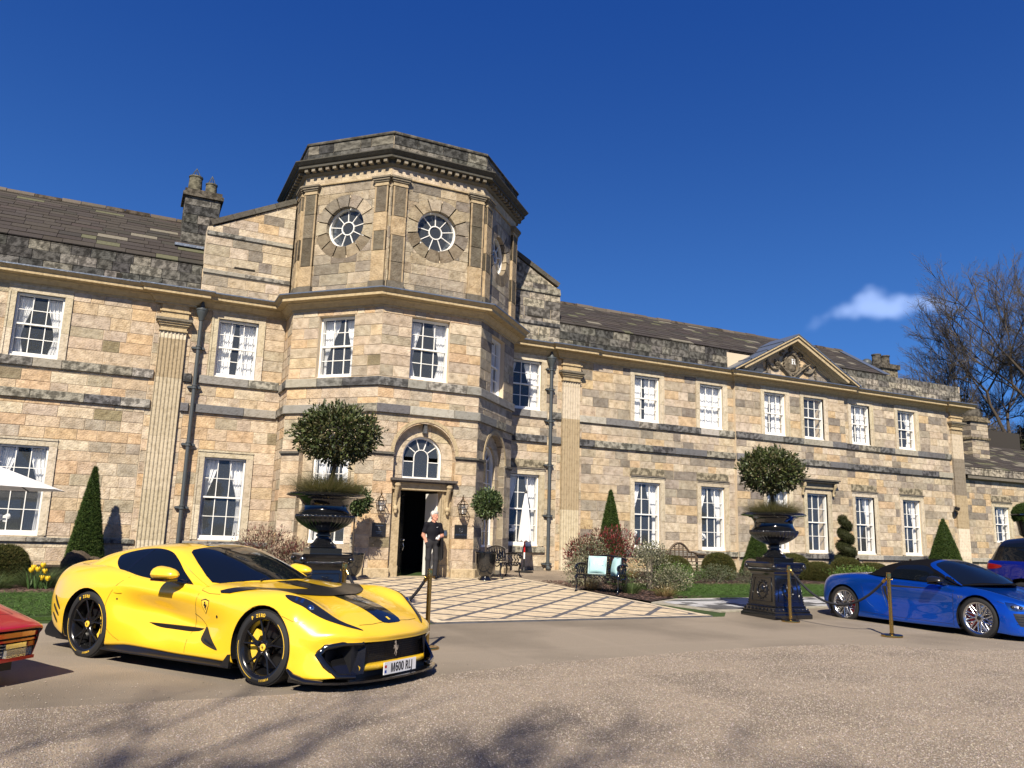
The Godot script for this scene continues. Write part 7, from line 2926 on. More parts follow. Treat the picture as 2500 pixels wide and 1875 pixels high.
func suv() -> void:
	var car := thing("parked_car", "dark blue tall estate car parked behind the convertible at the right edge", "car", Transform3D(Basis(Vector3.UP, -PI / 2 + 0.02), Vector3(19.15, 0.06, -11.55)))
	var net := [
		V([-0.72, 0.42, 0.70, -0.80, 0.46, 0.78, -0.88, 0.72, 0.80, -0.90, 0.95, 0.79, -0.86, 1.18, 0.76, -0.84, 1.24, 0.6, -0.84, 1.25, 0]),
		V([-0.62, 0.36, 0.84, -0.68, 0.42, 0.90, -0.74, 0.70, 0.93, -0.76, 0.95, 0.92, -0.74, 1.18, 0.87, -0.74, 1.25, 0.65, -0.74, 1.26, 0]),
		V([0, 0.30, 0.92, 0, 0.36, 0.96, 0, 0.65, 0.985, 0, 0.93, 0.98, 0, 1.17, 0.92, 0, 1.24, 0.7, 0, 1.25, 0]),
		V([0.8, 0.30, 0.92, 0.8, 0.36, 0.955, 0.8, 0.62, 0.96, 0.8, 0.90, 0.955, 0.8, 1.14, 0.91, 0.8, 1.2, 0.7, 0.8, 1.2, 0]),
		V([2.0, 0.30, 0.92, 2.0, 0.36, 0.955, 2.0, 0.62, 0.96, 2.0, 0.88, 0.955, 2.0, 1.10, 0.91, 2.0, 1.16, 0.7, 2.0, 1.16, 0]),
		V([2.98, 0.30, 0.92, 2.98, 0.36, 0.96, 2.98, 0.62, 0.985, 2.98, 0.86, 0.97, 2.98, 1.05, 0.90, 2.98, 1.10, 0.7, 2.98, 1.12, 0]),
		V([3.55, 0.34, 0.86, 3.6, 0.40, 0.89, 3.65, 0.62, 0.91, 3.66, 0.82, 0.89, 3.64, 0.98, 0.82, 3.66, 1.04, 0.6, 3.70, 1.05, 0]),
		V([3.80, 0.36, 0.70, 3.84, 0.42, 0.72, 3.88, 0.62, 0.74, 3.88, 0.80, 0.72, 3.87, 0.92, 0.66, 3.88, 0.96, 0.5, 3.90, 0.97, 0]),
	]
	var body := BodySkin.new(net)
	var m := MB.new()
	body.build(m, 5, 5, [[0.0, 0.40, 0.45], [2.98, 0.40, 0.45]])
	obj("body", m, M.deep_blue, car)
	liner(car, 0.0, 0.40, 0.455, 0.55, 0.96)
	liner(car, 2.98, 0.40, 0.455, 0.55, 0.96)
	var cab := [
		V([-0.80, 1.20, 0.80, -0.72, 1.38, 0.74, -0.62, 1.56, 0.68, -0.60, 1.62, 0.5, -0.60, 1.63, 0]),
		V([-0.60, 1.20, 0.86, -0.55, 1.40, 0.79, -0.50, 1.60, 0.70, -0.50, 1.70, 0.5, -0.50, 1.72, 0]),
		V([0.2, 1.17, 0.89, 0.2, 1.40, 0.80, 0.2, 1.63, 0.70, 0.2, 1.75, 0.5, 0.2, 1.77, 0]),
		V([1.2, 1.14, 0.89, 1.2, 1.40, 0.80, 1.2, 1.64, 0.70, 1.2, 1.77, 0.5, 1.2, 1.80, 0]),
		V([1.9, 1.12, 0.89, 1.85, 1.38, 0.80, 1.8, 1.60, 0.70, 1.85, 1.73, 0.5, 1.87, 1.76, 0]),
		V([2.7, 1.06, 0.87, 2.65, 1.12, 0.84, 2.60, 1.16, 0.80, 2.75, 1.18, 0.5, 2.80, 1.19, 0]),
	]
	var cabin := BodySkin.new(cab)
	m = MB.new()
	cabin.build(m, 5, 5)
	obj("cabin", m, M.gloss_black, car)
	m = MB.new()
	cabin.patch(m, pv([-0.52, 1.24, -0.46, 1.58, 0.2, 1.66, 1.2, 1.68, 1.75, 1.60, 2.4, 1.20, 1.0, 1.18]), "side", 0.004, 0.1)
	obj("side_window", m, M.car_glass, car)
	m = MB.new()
	m.abox(Vector3(-0.66, 1.60, -0.58), Vector3(-0.42, 1.64, 0.58))
	obj("roof_spoiler", m, M.gloss_black, car)
	m = MB.new()
	body.patch(m, curve(pv([-0.86, 1.12, -0.72, 1.14, -0.45, 1.10, -0.50, 1.05, -0.70, 1.02, -0.86, 1.03]), 2), "side", 0.005, 0.06)
	obj("tail_lamp", m, M.red_lamp, car)
	m = MB.new()
	body.line(m, curve(pv([0.42, 1.17, 0.42, 0.95, 0.50, 0.75, 0.56, 0.55]), 3, false), "side", 0.010)
	body.line(m, pv([1.45, 1.12, 1.45, 0.5]), "side", 0.010)
	obj("panel_gap", m, M.gap, car)
	m = MB.new()
	m.abox(Vector3(-0.7, 0.28, -0.85), Vector3(3.7, 0.42, 0.85))
	obj("underbody", m, M.black_satin, car)
	for s in [1.0, -1.0]:
		wheel(car, Vector3(0, 0.38, 0.82 * s), s, 0.38, 0.28, 0.28, "plain")
		wheel(car, Vector3(2.98, 0.38, 0.82 * s), s, 0.38, 0.28, 0.28, "plain")


# ---------------------------------------------------------------- things standing about
func build_props() -> void:
	pedestal_and_urn(Vector3(11.72, 0.095, -12.31), "by the convertible")
	pedestal_and_urn(Vector3(2.97, 0.075, -13.07), "behind the yellow car")
	var posts := [[Vector3(11.40, 0.075, -11.61), "polished brass rope post beside the right-hand iron pedestal"], [Vector3(11.60, 0.05, -9.58), "polished brass rope post standing out on the drive before the blue convertible"], [Vector3(3.78, 0.0, -10.28), "polished brass rope post just beyond the nose of the yellow car"], [Vector3(2.93, 0.02, -11.45), "polished brass rope post half hidden behind the yellow car bonnet"]]
	var p0 := stanchion()
	for k in posts.size():
		var x := Transform3D(Basis(Vector3.UP, k * 1.3), posts[k][0])
		if k == 0:
			p0.transform = x
			tag(p0, posts[k][1], "rope post", "brass rope posts on the drive")
		else:
			twin(p0, x, posts[k][1])
	rope(posts[0][0] + Vector3(0, 0.93, 0), posts[1][0] + Vector3(0, 0.93, 0), 0.50, "thick black rope slung between the two right-hand brass posts")
	rope(posts[2][0] + Vector3(0, 0.93, 0), posts[3][0] + Vector3(0, 0.93, 0), 0.50, "thick black rope slung between the two brass posts beyond the yellow car")
	var lp := [Vector3(26.2, 0.39, -23.0), Vector3(29.3, 0.39, -23.1), Vector3(21.9, 0.39, -22.6)]
	var words := ["slim dark bollard beside the spiral topiary", "slim dark bollard between the domes and the last cone topiary", "slim dark bollard left of the lavender below the garden door"]
	for k in lp.size():
		var b := thing("bollard", words[k], "bollard", Transform3D(Basis(), lp[k]), "slim bollards in the flower bed")
		var m := MB.new()
		m.lathe(Transform3D(), [Vector2(0.035, 0), Vector2(0.035, 0.62), Vector2(0.045, 0.63), Vector2(0.045, 0.66), Vector2(0.02, 0.69), Vector2(0, 0.69)], 12)
		obj("shaft", m, M.bronze, b)
	for k in [[0, 2], [0, 1]]:
		rope(lp[k[0]] + Vector3(0, 0.62, 0), lp[k[1]] + Vector3(0, 0.62, 0), 0.34, "thin dark rope hanging %s from the bollard by the spiral topiary" % ("left" if k[1] == 2 else "right"), 0.012, false)
	iron_bench(Transform3D(Basis(Vector3.UP, -1.05), Vector3(10.62, gy(10.6, -16.9), -16.95)), "black cast iron bench with pale blue cushions beside the shrubs")
	iron_bench(Transform3D(Basis(Vector3.UP, 0.62), Vector3(10.12, gy(10.1, -21.4) + 0.004, -21.42)), "black cast iron bench behind the potted tree right of the doorway")
	cushions()
	parasols()
	lanterns()
	plaques()
	potted(Vector3(9.08, gy(9.08, -20.38) + 0.013, -20.38), 0.76, 0.30, 0.40, 2.34, "round-headed tree in a glossy black pot right of the doorway")
	potted(Vector3(5.40, gy(5.4, -20.4) + 0.013, -20.4), 0.66, 0.31, 0.37, 2.24, "round-headed tree in a glossy black pot left of the doorway, behind the urn")
	garden_seat()
	var fl := thing("floodlight", "small black floodlight on a bracket beside the far pilaster", "floodlight", Transform3D(Basis(), Vector3(33.93, 3.15, ZF + 0.012)))
	var m := MB.new()
	m.abox(Vector3(-0.06, -0.16, 0), Vector3(0.06, 0.02, 0.10))
	m.tube([Vector3(0, 0.0, 0.06), Vector3(0, 0.12, 0.16)], 0.02, 6)
	obj("bracket", m, M.black_satin, fl)
	m = MB.new()
	m.box(Transform3D(Basis(Vector3(1, 0, 0), 0.4) * Basis(Vector3.UP, 0.5), Vector3(0.0, 0.18, 0.22)), Vector3(0.20, 0.13, 0.20))
	obj("lamp_head", m, M.black_satin, fl)


func pedestal_and_urn(p: Vector3, where: String) -> void:
	var ped := thing("pedestal", "ornate black cast iron pedestal under the great urn " + where, "pedestal", Transform3D(Basis(), p), "black iron pedestals")
	var sq := func(m: MB, y0: float, w0: float, y1: float, w1: float) -> void:
		var a := [Vector3(-w0, y0, w0), Vector3(w0, y0, w0), Vector3(w0, y0, -w0), Vector3(-w0, y0, -w0)]
		var b := [Vector3(-w1, y1, w1), Vector3(w1, y1, w1), Vector3(w1, y1, -w1), Vector3(-w1, y1, -w1)]
		for k in 4:
			m.quad(a[k], b[k], b[(k + 1) % 4], a[(k + 1) % 4])
		m.quad(b[0], b[3], b[2], b[1])
	var m := MB.new()
	for s in [[0.0, 0.47, 0.07, 0.47], [0.07, 0.47, 0.10, 0.44], [0.10, 0.44, 0.13, 0.44], [0.13, 0.44, 0.20, 0.385], [0.20, 0.385, 0.215, 0.395], [0.215, 0.395, 0.235, 0.37]]:
		sq.call(m, s[0], s[1], s[2], s[3])
	obj("base", m, M.black_paint, ped)
	m = MB.new()
	sq.call(m, 0.235, 0.365, 0.80, 0.30)
	obj("die", m, M.black_paint, ped)
	m = MB.new()
	for s in [[0.80, 0.31, 0.83, 0.33], [0.83, 0.33, 0.86, 0.335], [0.86, 0.34, 0.95, 0.375], [0.95, 0.375, 0.99, 0.385], [0.99, 0.395, 1.02, 0.40], [1.02, 0.40, 1.045, 0.37]]:
		sq.call(m, s[0], s[1], s[2], s[3])
	obj("cap", m, M.black_paint, ped)
	for f in 4:
		var b := Basis(Vector3.UP, f * PI / 2)
		var lean := Basis(Vector3(1, 0, 0), -0.114)
		m = MB.new()
		for k in 13:
			var t := k / 12.0
			var w := lerpf(0.362, 0.302, t)
			m.ball(Transform3D(Basis().scaled(Vector3.ONE * 0.017), b * Vector3(w, lerpf(0.26, 0.78, t), w)), 7, 5)
		for k in 17:
			var u := -0.34 + 0.68 * k / 16.0
			m.ball(Transform3D(b.scaled(Vector3(0.018, 0.035, 0.014)), b * Vector3(u, 0.905, 0.362)), 7, 5)
		for k in 9:
			var u := -0.40 + 0.80 * k / 8.0
			m.ball(Transform3D(b.scaled(Vector3(0.035, 0.022, 0.016)), b * Vector3(u, 0.165, 0.415)), 7, 5)
		m.ball(Transform3D(Basis().scaled(Vector3.ONE * 0.05), b * Vector3(0.375, 0.96, 0.375)), 9, 6)
		obj("beading", m, M.black_paint, ped)
		m = MB.new()
		var c := b * Transform3D(lean, Vector3(0, 0.52, 0.337)).origin
		var fx := Transform3D(b * lean, c)
		var ring := []
		for k in 24:
			var a := TAU * k / 24.0
			ring.append(fx * Vector3(cos(a) * 0.125, sin(a) * 0.15, 0.004))
		m.tube(ring, 0.013, 6, false, true)
		for k in 14:
			var a := TAU * k / 14.0
			m.ball(fx * Transform3D(Basis(Vector3(0, 0, 1), a).scaled(Vector3(0.026, 0.012, 0.012)), Vector3(cos(a) * 0.155, sin(a) * 0.18, 0.002)), 6, 4)
		m.ball(fx * Transform3D(Basis().scaled(Vector3(0.045, 0.07, 0.03)), Vector3(0, 0.02, 0)), 9, 6)
		for k in 5:
			var a := -0.5 + k * 1.05
			m.ball(fx * Transform3D(Basis(Vector3(0, 0, 1), a).scaled(Vector3(0.035, 0.016, 0.016)), Vector3(cos(a) * 0.07, sin(a) * 0.085, 0)), 7, 5)
		var fr := []
		for q in [[-0.27, -0.21], [-0.22, 0.23], [0.22, 0.23], [0.27, -0.21]]:
			fr.append(fx * Vector3(q[0], q[1], 0.0))
		m.tube(fr, 0.011, 6, false, true)
		obj("medallion", m, M.black_paint, ped)
	var urn := thing("urn", "great black cast iron urn with fluted bowl on the pedestal " + where, "urn", Transform3D(Basis(), p + Vector3(0, 1.045, 0)), "black iron urns")
	m = MB.new()
	m.abox(Vector3(-0.25, 0, -0.25), Vector3(0.25, 0.085, 0.25))
	obj("plinth", m, M.black_paint, urn)
	m = MB.new()
	m.lathe(Transform3D(), [Vector2(0.215, 0.085), Vector2(0.225, 0.10), Vector2(0.215, 0.115), Vector2(0.16, 0.15), Vector2(0.115, 0.21), Vector2(0.098, 0.26), Vector2(0.125, 0.275), Vector2(0.125, 0.295), Vector2(0.10, 0.31), Vector2(0.11, 0.325)], 32)
	for k in 24:
		var a := TAU * k / 24.0
		m.tube([Vector3(cos(a) * 0.205, 0.12, sin(a) * 0.205), Vector3(cos(a) * 0.15, 0.165, sin(a) * 0.15), Vector3(cos(a) * 0.108, 0.235, sin(a) * 0.108)], [0.016, 0.012, 0.008], 5)
	obj("foot", m, M.black_paint, urn)
	m = MB.new()
	var prof := [Vector2(0.11, 0.325), Vector2(0.17, 0.345), Vector2(0.26, 0.385), Vector2(0.35, 0.44), Vector2(0.42, 0.495), Vector2(0.455, 0.545), Vector2(0.465, 0.58), Vector2(0.455, 0.60), Vector2(0.43, 0.608)]
	var rows := []
	for q: Vector2 in prof:
		var row := PackedVector3Array()
		for s in 289:
			var a := TAU * s / 288.0
			var lobe := absf(cos(a * 18.0))
			var r := q.x * (1.0 + (lobe - 0.6) * 0.045 * smoothstep(0.33, 0.40, q.y))
			row.push_back(Vector3(cos(a) * r, q.y, -sin(a) * r))
		rows.append(row)
	m.sheet(rows, false, false, true)
	obj("bowl", m, M.black_paint, urn)
	m = MB.new()
	m.lathe(Transform3D(), [Vector2(0.43, 0.608), Vector2(0.415, 0.622), Vector2(0.425, 0.632), Vector2(0.41, 0.645), Vector2(0.385, 0.68), Vector2(0.372, 0.73), Vector2(0.380, 0.79), Vector2(0.415, 0.845), Vector2(0.45, 0.868), Vector2(0.45, 0.876), Vector2(0.56, 0.882), Vector2(0.625, 0.905), Vector2(0.632, 0.915), Vector2(0.60, 0.945), Vector2(0.55, 0.955), Vector2(0.52, 0.945), Vector2(0.47, 0.86)], 56)
	obj("neck", m, M.black_paint, urn)
	m = MB.new()
	for k in 48:
		var a := TAU * k / 48.0
		var b := Basis(Vector3.UP, a)
		m.ball(Transform3D(b * Basis(Vector3(0, 0, 1), -0.6) * Basis().scaled(Vector3(0.030, 0.016, 0.028)), b * Vector3(0.592, 0.930, 0)), 7, 5)
	for k in 36:
		var a := TAU * k / 36.0
		m.ball(Transform3D(Basis().scaled(Vector3(0.022, 0.028, 0.022)), Vector3(cos(a) * 0.45, 0.585, sin(a) * 0.45)), 6, 5)
	obj("egg_moulding", m, M.black_paint, urn)
	m = MB.new()
	m.lathe(Transform3D(), [Vector2(0.0, 0.90), Vector2(0.50, 0.88)], 24)
	obj("soil", m, M.soil, urn)
	var left := where.begins_with("behind")
	var gr := thing("grass_tuft", "mound of feathery pale green grass spilling from the urn " + where, "grass", Transform3D(Basis(), p + Vector3(0, 1.95, 0)), "grasses in the urns")
	tuft(gr, 5200 if left else 4200, 0.40, 0.44 if left else 0.36, 0.36 if left else 0.28, [Color(0.30, 0.26, 0.11), Color(0.20, 0.21, 0.075), Color(0.13, 0.15, 0.05), Color(0.36, 0.31, 0.16)])
	var tr := thing("standard_tree", "clipped round-headed evergreen tree growing from the urn " + where, "tree", Transform3D(Basis(), p + Vector3(0.0, 1.93, 0)), "clipped trees in the urns")
	m = MB.new()
	var lean2 := Vector3(0.10, 0, 0.02) if left else Vector3(-0.02, 0, 0)
	m.tube([Vector3(0, 0, 0), Vector3(0.01, 0.25, 0) + lean2 * 0.4, lean2 + Vector3(0, 0.55, 0), lean2 + Vector3(0, 0.8, 0)], [0.04, 0.035, 0.035, 0.03], 8)
	for k in 9:
		var a := TAU * k / 9.0
		var c := lean2 + Vector3(0, 0.58 + 0.05 * (k % 3), 0)
		m.tube([c, c + Vector3(cos(a) * 0.22, 0.16, sin(a) * 0.22), c + Vector3(cos(a) * 0.42, 0.22 + 0.18 * (k % 3), sin(a) * 0.42)], [0.02, 0.014, 0.006], 5)
	obj("trunk", m, M.bark, tr)
	leaf_crown(tr, lean2 + Vector3(0, 1.03 if left else 0.90, 0), Vector3(0.66, 0.46, 0.66) if left else Vector3(0.59, 0.43, 0.59), 6200, 0.085, [Color(0.045, 0.062, 0.018), Color(0.07, 0.085, 0.028), Color(0.03, 0.042, 0.014), Color(0.085, 0.08, 0.035)], 0.52, 0.16)


func stanchion() -> Node3D:
	var o := Node3D.new()
	o.name = numbered("rope_post")
	add_child(o)
	var m := MB.new()
	m.lathe(Transform3D(), [Vector2(0.165, 0.0), Vector2(0.168, 0.012), Vector2(0.165, 0.028), Vector2(0.155, 0.035), Vector2(0.05, 0.042), Vector2(0.035, 0.055)], 36)
	obj("base", m, M.brass, o)
	m = MB.new()
	m.lathe(Transform3D(), [Vector2(0.0305, 0.045), Vector2(0.0305, 0.90)], 24)
	obj("shaft", m, M.brass, o)
	m = MB.new()
	m.lathe(Transform3D(), [Vector2(0.0305, 0.90), Vector2(0.045, 0.905), Vector2(0.045, 0.925), Vector2(0.038, 0.93), Vector2(0.038, 0.985), Vector2(0.034, 1.0), Vector2(0.036, 1.02), Vector2(0.0, 1.022)], 24)
	for k in 4:
		var a := TAU * k / 4.0
		m.tube([Vector3(cos(a) * 0.035, 0.915, sin(a) * 0.035), Vector3(cos(a) * 0.06, 0.905, sin(a) * 0.06), Vector3(cos(a) * 0.062, 0.93, sin(a) * 0.062)], 0.006, 5)
	obj("head", m, M.brass, o)
	return o


func rope(a: Vector3, b: Vector3, sag: float, label: String, r := 0.021, hooks := true) -> void:
	var o := thing("rope", label, "rope", Transform3D(Basis(), a))
	var pts := []
	var d := b - a
	for k in 25:
		var t := k / 24.0
		pts.append(d * (0.03 + 0.94 * t) + Vector3(0, -4.0 * sag * t * (1.0 - t) - 0.02, 0))
	var m := MB.new()
	var rad := []
	for k in 25:
		rad.append(r)
	m.tube(pts, rad, 9)
	if hooks:
		for s in 2:
			var h := []
			for k in 97:
				var t := k / 96.0
				var c := d * (0.03 + 0.94 * t) + Vector3(0, -4.0 * sag * t * (1.0 - t) - 0.02, 0)
				var an := t * 100.0 + s * PI
				h.append(c + Vector3(0, sin(an), 0) * r * 0.75 + d.normalized().cross(Vector3.UP) * cos(an) * r * 0.75)
			m.tube(h, r * 0.42, 5, false)
	obj("cord", m, M.rope, o)
	if hooks:
		m = MB.new()
		for e in [0, 24]:
			var p: Vector3 = pts[e]
			var q: Vector3 = pts[1 if e == 0 else 23]
			m.tube([p, p.lerp(q, 0.6)], 0.026, 10)
			m.tube([p, p + (p - q).normalized() * 0.04 + Vector3(0, 0.02, 0)], 0.008, 6)
		obj("end_cap", m, M.brass, o)


# cast iron bench, its middle foot line at the origin, facing +z
func iron_bench(x: Transform3D, label: String) -> void:
	var b := thing("iron_bench", label, "bench", x, "black cast iron benches")
	var m := MB.new()
	for k in 6:
		m.abox(Vector3(-0.55, 0.41, -0.20 + k * 0.072), Vector3(0.55, 0.435, -0.20 + k * 0.072 + 0.055))
	obj("seat", m, M.black_paint, b)
	m = MB.new()
	var top := []
	for k in 17:
		var t := -1.0 + k / 8.0
		top.append(Vector3(t * 0.55, 0.80 + 0.09 * (1.0 - t * t), -0.27))
	m.tube(top, 0.022, 7)
	m.tube([Vector3(-0.55, 0.47, -0.23), Vector3(0.55, 0.47, -0.23)], 0.018, 6)
	for k in 15:
		var u := -0.52 + k * 0.0743
		m.tube([Vector3(u, 0.47, -0.23), Vector3(u + 0.03 * (k % 2), 0.64, -0.25), Vector3(u - 0.02, 0.80 + 0.08 * (1.0 - u * u / 0.3), -0.27)], [0.012, 0.016, 0.012], 5)
	for k in 5:
		var u := -0.42 + k * 0.21
		var ring := []
		for q in 12:
			var a := TAU * q / 12.0
			ring.append(Vector3(u + cos(a) * 0.07, 0.64 + sin(a) * 0.09, -0.255))
		m.tube(ring, 0.012, 5, false, true)
	obj("backrest", m, M.black_paint, b)
	for s in [-1.0, 1.0]:
		m = MB.new()
		var arm := []
		for k in 13:
			var t := k / 12.0
			arm.append(Vector3(s * 0.57, 0.66 + 0.03 * sin(t * PI), -0.25 + t * 0.46))
		for k in 9:
			var a := -PI / 2 + k * 0.52
			arm.append(Vector3(s * 0.57, 0.60 - sin(a) * -0.055, 0.21 + cos(a) * 0.055))
		m.tube(arm, 0.022, 7)
		for k in 4:
			var z := -0.16 + k * 0.10
			m.tube([Vector3(s * 0.57, 0.43, z), Vector3(s * 0.57, 0.50, z + 0.04), Vector3(s * 0.57, 0.58, z - 0.03), Vector3(s * 0.57, 0.665, z + 0.02)], [0.014, 0.02, 0.014, 0.016], 6)
		obj("armrest", m, M.black_paint, b)
		for f in [-1.0, 1.0]:
			m = MB.new()
			var z0: float = f * 0.20
			m.tube([Vector3(s * 0.56, 0.43, z0), Vector3(s * 0.57, 0.34, z0 + f * 0.035), Vector3(s * 0.56, 0.22, z0 + f * 0.0), Vector3(s * 0.56, 0.10, z0 + f * 0.02), Vector3(s * 0.56, 0.02, z0 + f * 0.06), Vector3(s * 0.56, 0.015, z0 + f * 0.10)], [0.03, 0.034, 0.022, 0.018, 0.026, 0.02], 8)
			obj("leg", m, M.black_paint, b)
		m = MB.new()
		m.tube([Vector3(s * 0.56, 0.40, -0.2), Vector3(s * 0.56, 0.33, -0.10), Vector3(s * 0.56, 0.36, 0.0), Vector3(s * 0.56, 0.33, 0.10), Vector3(s * 0.56, 0.40, 0.2)], 0.018, 6)
		obj("apron", m, M.black_paint, b)
	m = MB.new()
	for k in 8:
		var u := -0.50 + k * 0.143
		m.tube([Vector3(u, 0.41, 0.22), Vector3(u + 0.07, 0.34, 0.225), Vector3(u + 0.143, 0.41, 0.22)], 0.014, 5)
	obj("apron", m, M.black_paint, b)


func pillow(x: Transform3D, w: float, h: float, d: float) -> MB:
	var m := MB.new()
	for side in [1.0, -1.0]:
		var rows := []
		for a in 15:
			var row := PackedVector3Array()
			for b in 15:
				var u := -1.0 + a / 7.0
				var v := -1.0 + b / 7.0
				var swell := pow((1.0 - pow(absf(u), 2.6)) * (1.0 - pow(absf(v), 2.6)), 0.5)
				var pinch := 1.0 - 0.07 * (1.0 - absf(u)) * absf(v) - 0.07 * (1.0 - absf(v)) * absf(u)
				row.push_back(x * Vector3(u * w * 0.5 * pinch, v * h * 0.5 * pinch, side * (0.008 + d * 0.5 * swell)))
			rows.append(row)
		m.sheet(rows, false, false, side > 0.0)
	return m


func cushions() -> void:
	var b := Transform3D(Basis(Vector3.UP, -1.05), Vector3(10.62, gy(10.6, -16.9), -16.95))
	var words := ["square pale blue cushion with a printed crest on the black bench", "pale blue cushion seen edge-on against the arm of the black bench"]
	for k in 2:
		var x := b * (Transform3D(Basis(Vector3.UP, 0.25) * Basis(Vector3(1, 0, 0), -0.22), Vector3(-0.16, 0.655, -0.09)) if k == 0 else Transform3D(Basis(Vector3.UP, -0.75) * Basis(Vector3(1, 0, 0), -0.2), Vector3(0.36, 0.64, -0.07)))
		var o := thing("cushion", words[k], "cushion", x, "pale blue cushions")
		obj("cover", pillow(Transform3D(), 0.44, 0.42, 0.15), M.aqua_cloth, o)
		var m := MB.new()
		var edge := []
		for q in 32:
			var t := TAU * q / 32.0
			var u := clampf(cos(t) * 1.5, -1, 1)
			var v := clampf(sin(t) * 1.5, -1, 1)
			edge.append(Vector3(u * 0.22, v * 0.21, 0))
		m.tube(edge, 0.008, 5, false, true)
		obj("piping", m, M.aqua_print, o)
		if k == 0:
			var t := monogram("GH", 0.12, 0.004)
			obj("printed_crest", t, M.aqua_print, o, Transform3D(Basis(), Vector3(-0.085, -0.05, 0.080)))
			m = MB.new()
			var ring := []
			for q in 28:
				var a := TAU * q / 28.0
				ring.append(Vector3(cos(a) * 0.125, 0.005 + sin(a) * 0.125, 0.072 - 0.02 * absf(sin(2.0 * a)) * 0.3))
			m.tube(ring, 0.006, 4, false, true)
			obj("printed_ring", m, M.aqua_print, o)


func parasols() -> void:
	var p := thing("parasol", "furled white parasol standing beside the window right of the doorway", "parasol", at(11.78, gy(11.8, -23.4) + 0.012, -23.42))
	var rows := []
	var fold := 8
	for k in 15:
		var t := k / 14.0
		var y := 2.50 - 1.48 * t
		var r := 0.035 + 0.20 * pow(t, 0.85)
		if t > 0.24 and t < 0.30:
			r += 0.012
		var row := PackedVector3Array()
		for s in 97:
			var a := TAU * s / 96.0
			var rr := r * (0.80 + 0.20 * absf(cos(a * fold * 0.5 + t * 0.6)))
			row.push_back(Vector3(cos(a) * rr, y - 0.06 * t * t * absf(cos(a * fold * 0.5 + t * 0.6)), sin(a) * rr))
		rows.append(row)
	var m := MB.new()
	m.sheet(rows)
	obj("canopy", m, M.white_canvas, p)
	m = MB.new()
	for k in 8:
		var a := TAU * (k + 0.5) / 8.0
		m.box(Transform3D(Basis(Vector3.UP, a), Vector3(cos(a) * 0.085, 2.08, -sin(a) * 0.085)), Vector3(0.012, 0.05, 0.045))
	obj("strap", m, M.black_cloth, p)
	m = MB.new()
	m.lathe(Transform3D(), [Vector2(0.022, 0.05), Vector2(0.022, 1.15)], 12)
	m.lathe(Transform3D(), [Vector2(0.045, 2.50), Vector2(0.05, 2.53), Vector2(0.012, 2.62), Vector2(0.0, 2.62)], 12)
	obj("pole", m, M.black_satin, p)
	m = MB.new()
	m.lathe(Transform3D(), [Vector2(0.026, 0.62), Vector2(0.026, 1.0)], 12)
	obj("red_sleeve", m, M.caliper_red, p)
	m = MB.new()
	m.lathe(Transform3D(), [Vector2(0.027, 0.42), Vector2(0.027, 0.62)], 12)
	obj("white_sleeve", m, M.white_paint, p)
	m = MB.new()
	m.lathe(Transform3D(), [Vector2(0.30, 0.0), Vector2(0.30, 0.035), Vector2(0.06, 0.06), Vector2(0.035, 0.16), Vector2(0.0, 0.16)], 28)
	obj("base", m, M.black_satin, p)
	m = MB.new()
	var cord := []
	for k in 14:
		var a := TAU * k / 14.0
		cord.append(Vector3(-0.16 + cos(a) * 0.03, 0.85 + sin(a) * 0.22, 0.1))
	m.tube(cord, 0.005, 4, false, true)
	obj("cord", m, M.white_canvas, p)
	p = thing("parasol", "open white parasol at the left edge of the picture", "parasol", at(-2.72, gy(-2.7, -20.4) + 0.035, -20.4))
	var ribs := 8
	m = MB.new()
	for k in ribs:
		var a := TAU * (k + 0.38) / ribs
		var b := TAU * (k + 1.38) / ribs
		var pts := []
		for q in 9:
			var t := q / 8.0
			var row := PackedVector3Array()
			for w in 9:
				var an := lerpf(a, b, w / 8.0)
				var chord := cos((b - a) * 0.5) / cos(an - (a + b) * 0.5)
				var sagg := 0.05 * sin(t * PI) * (1.0 - pow(absf(w / 4.0 - 1.0), 2.0))
				row.push_back(Vector3(cos(an) * 1.62 * t * chord, 2.42 - 0.56 * t - sagg, -sin(an) * 1.62 * t * chord))
			pts.append(row)
		m.sheet(pts, false, false, true)
	obj("canopy", m, M.white_canvas, p)
	m = MB.new()
	for q in 8:
		var a := TAU * q / 8.0
		m.tri(Vector3(0, 2.56, 0), Vector3(cos(a + TAU / 8) * 0.30, 2.42, -sin(a + TAU / 8) * 0.30), Vector3(cos(a) * 0.30, 2.42, -sin(a) * 0.30))
	obj("vent_cap", m, M.white_canvas, p)
	m = MB.new()
	m.lathe(Transform3D(), [Vector2(0.024, 0.0), Vector2(0.024, 2.5)], 12)
	m.lathe(Transform3D(), [Vector2(0.30, 0.0), Vector2(0.30, 0.05), Vector2(0.05, 0.08)], 24)
	for k in ribs:
		var a := TAU * (k + 0.38) / ribs
		m.tube([Vector3(cos(a) * 0.05, 2.38, -sin(a) * 0.05), Vector3(cos(a) * 1.60, 1.855, -sin(a) * 1.60)], 0.010, 5)
		m.tube([Vector3(cos(a) * 0.03, 1.85, -sin(a) * 0.03), Vector3(cos(a) * 0.85, 2.11, -sin(a) * 0.85)], 0.008, 5)
	obj("frame", m, M.black_satin, p)


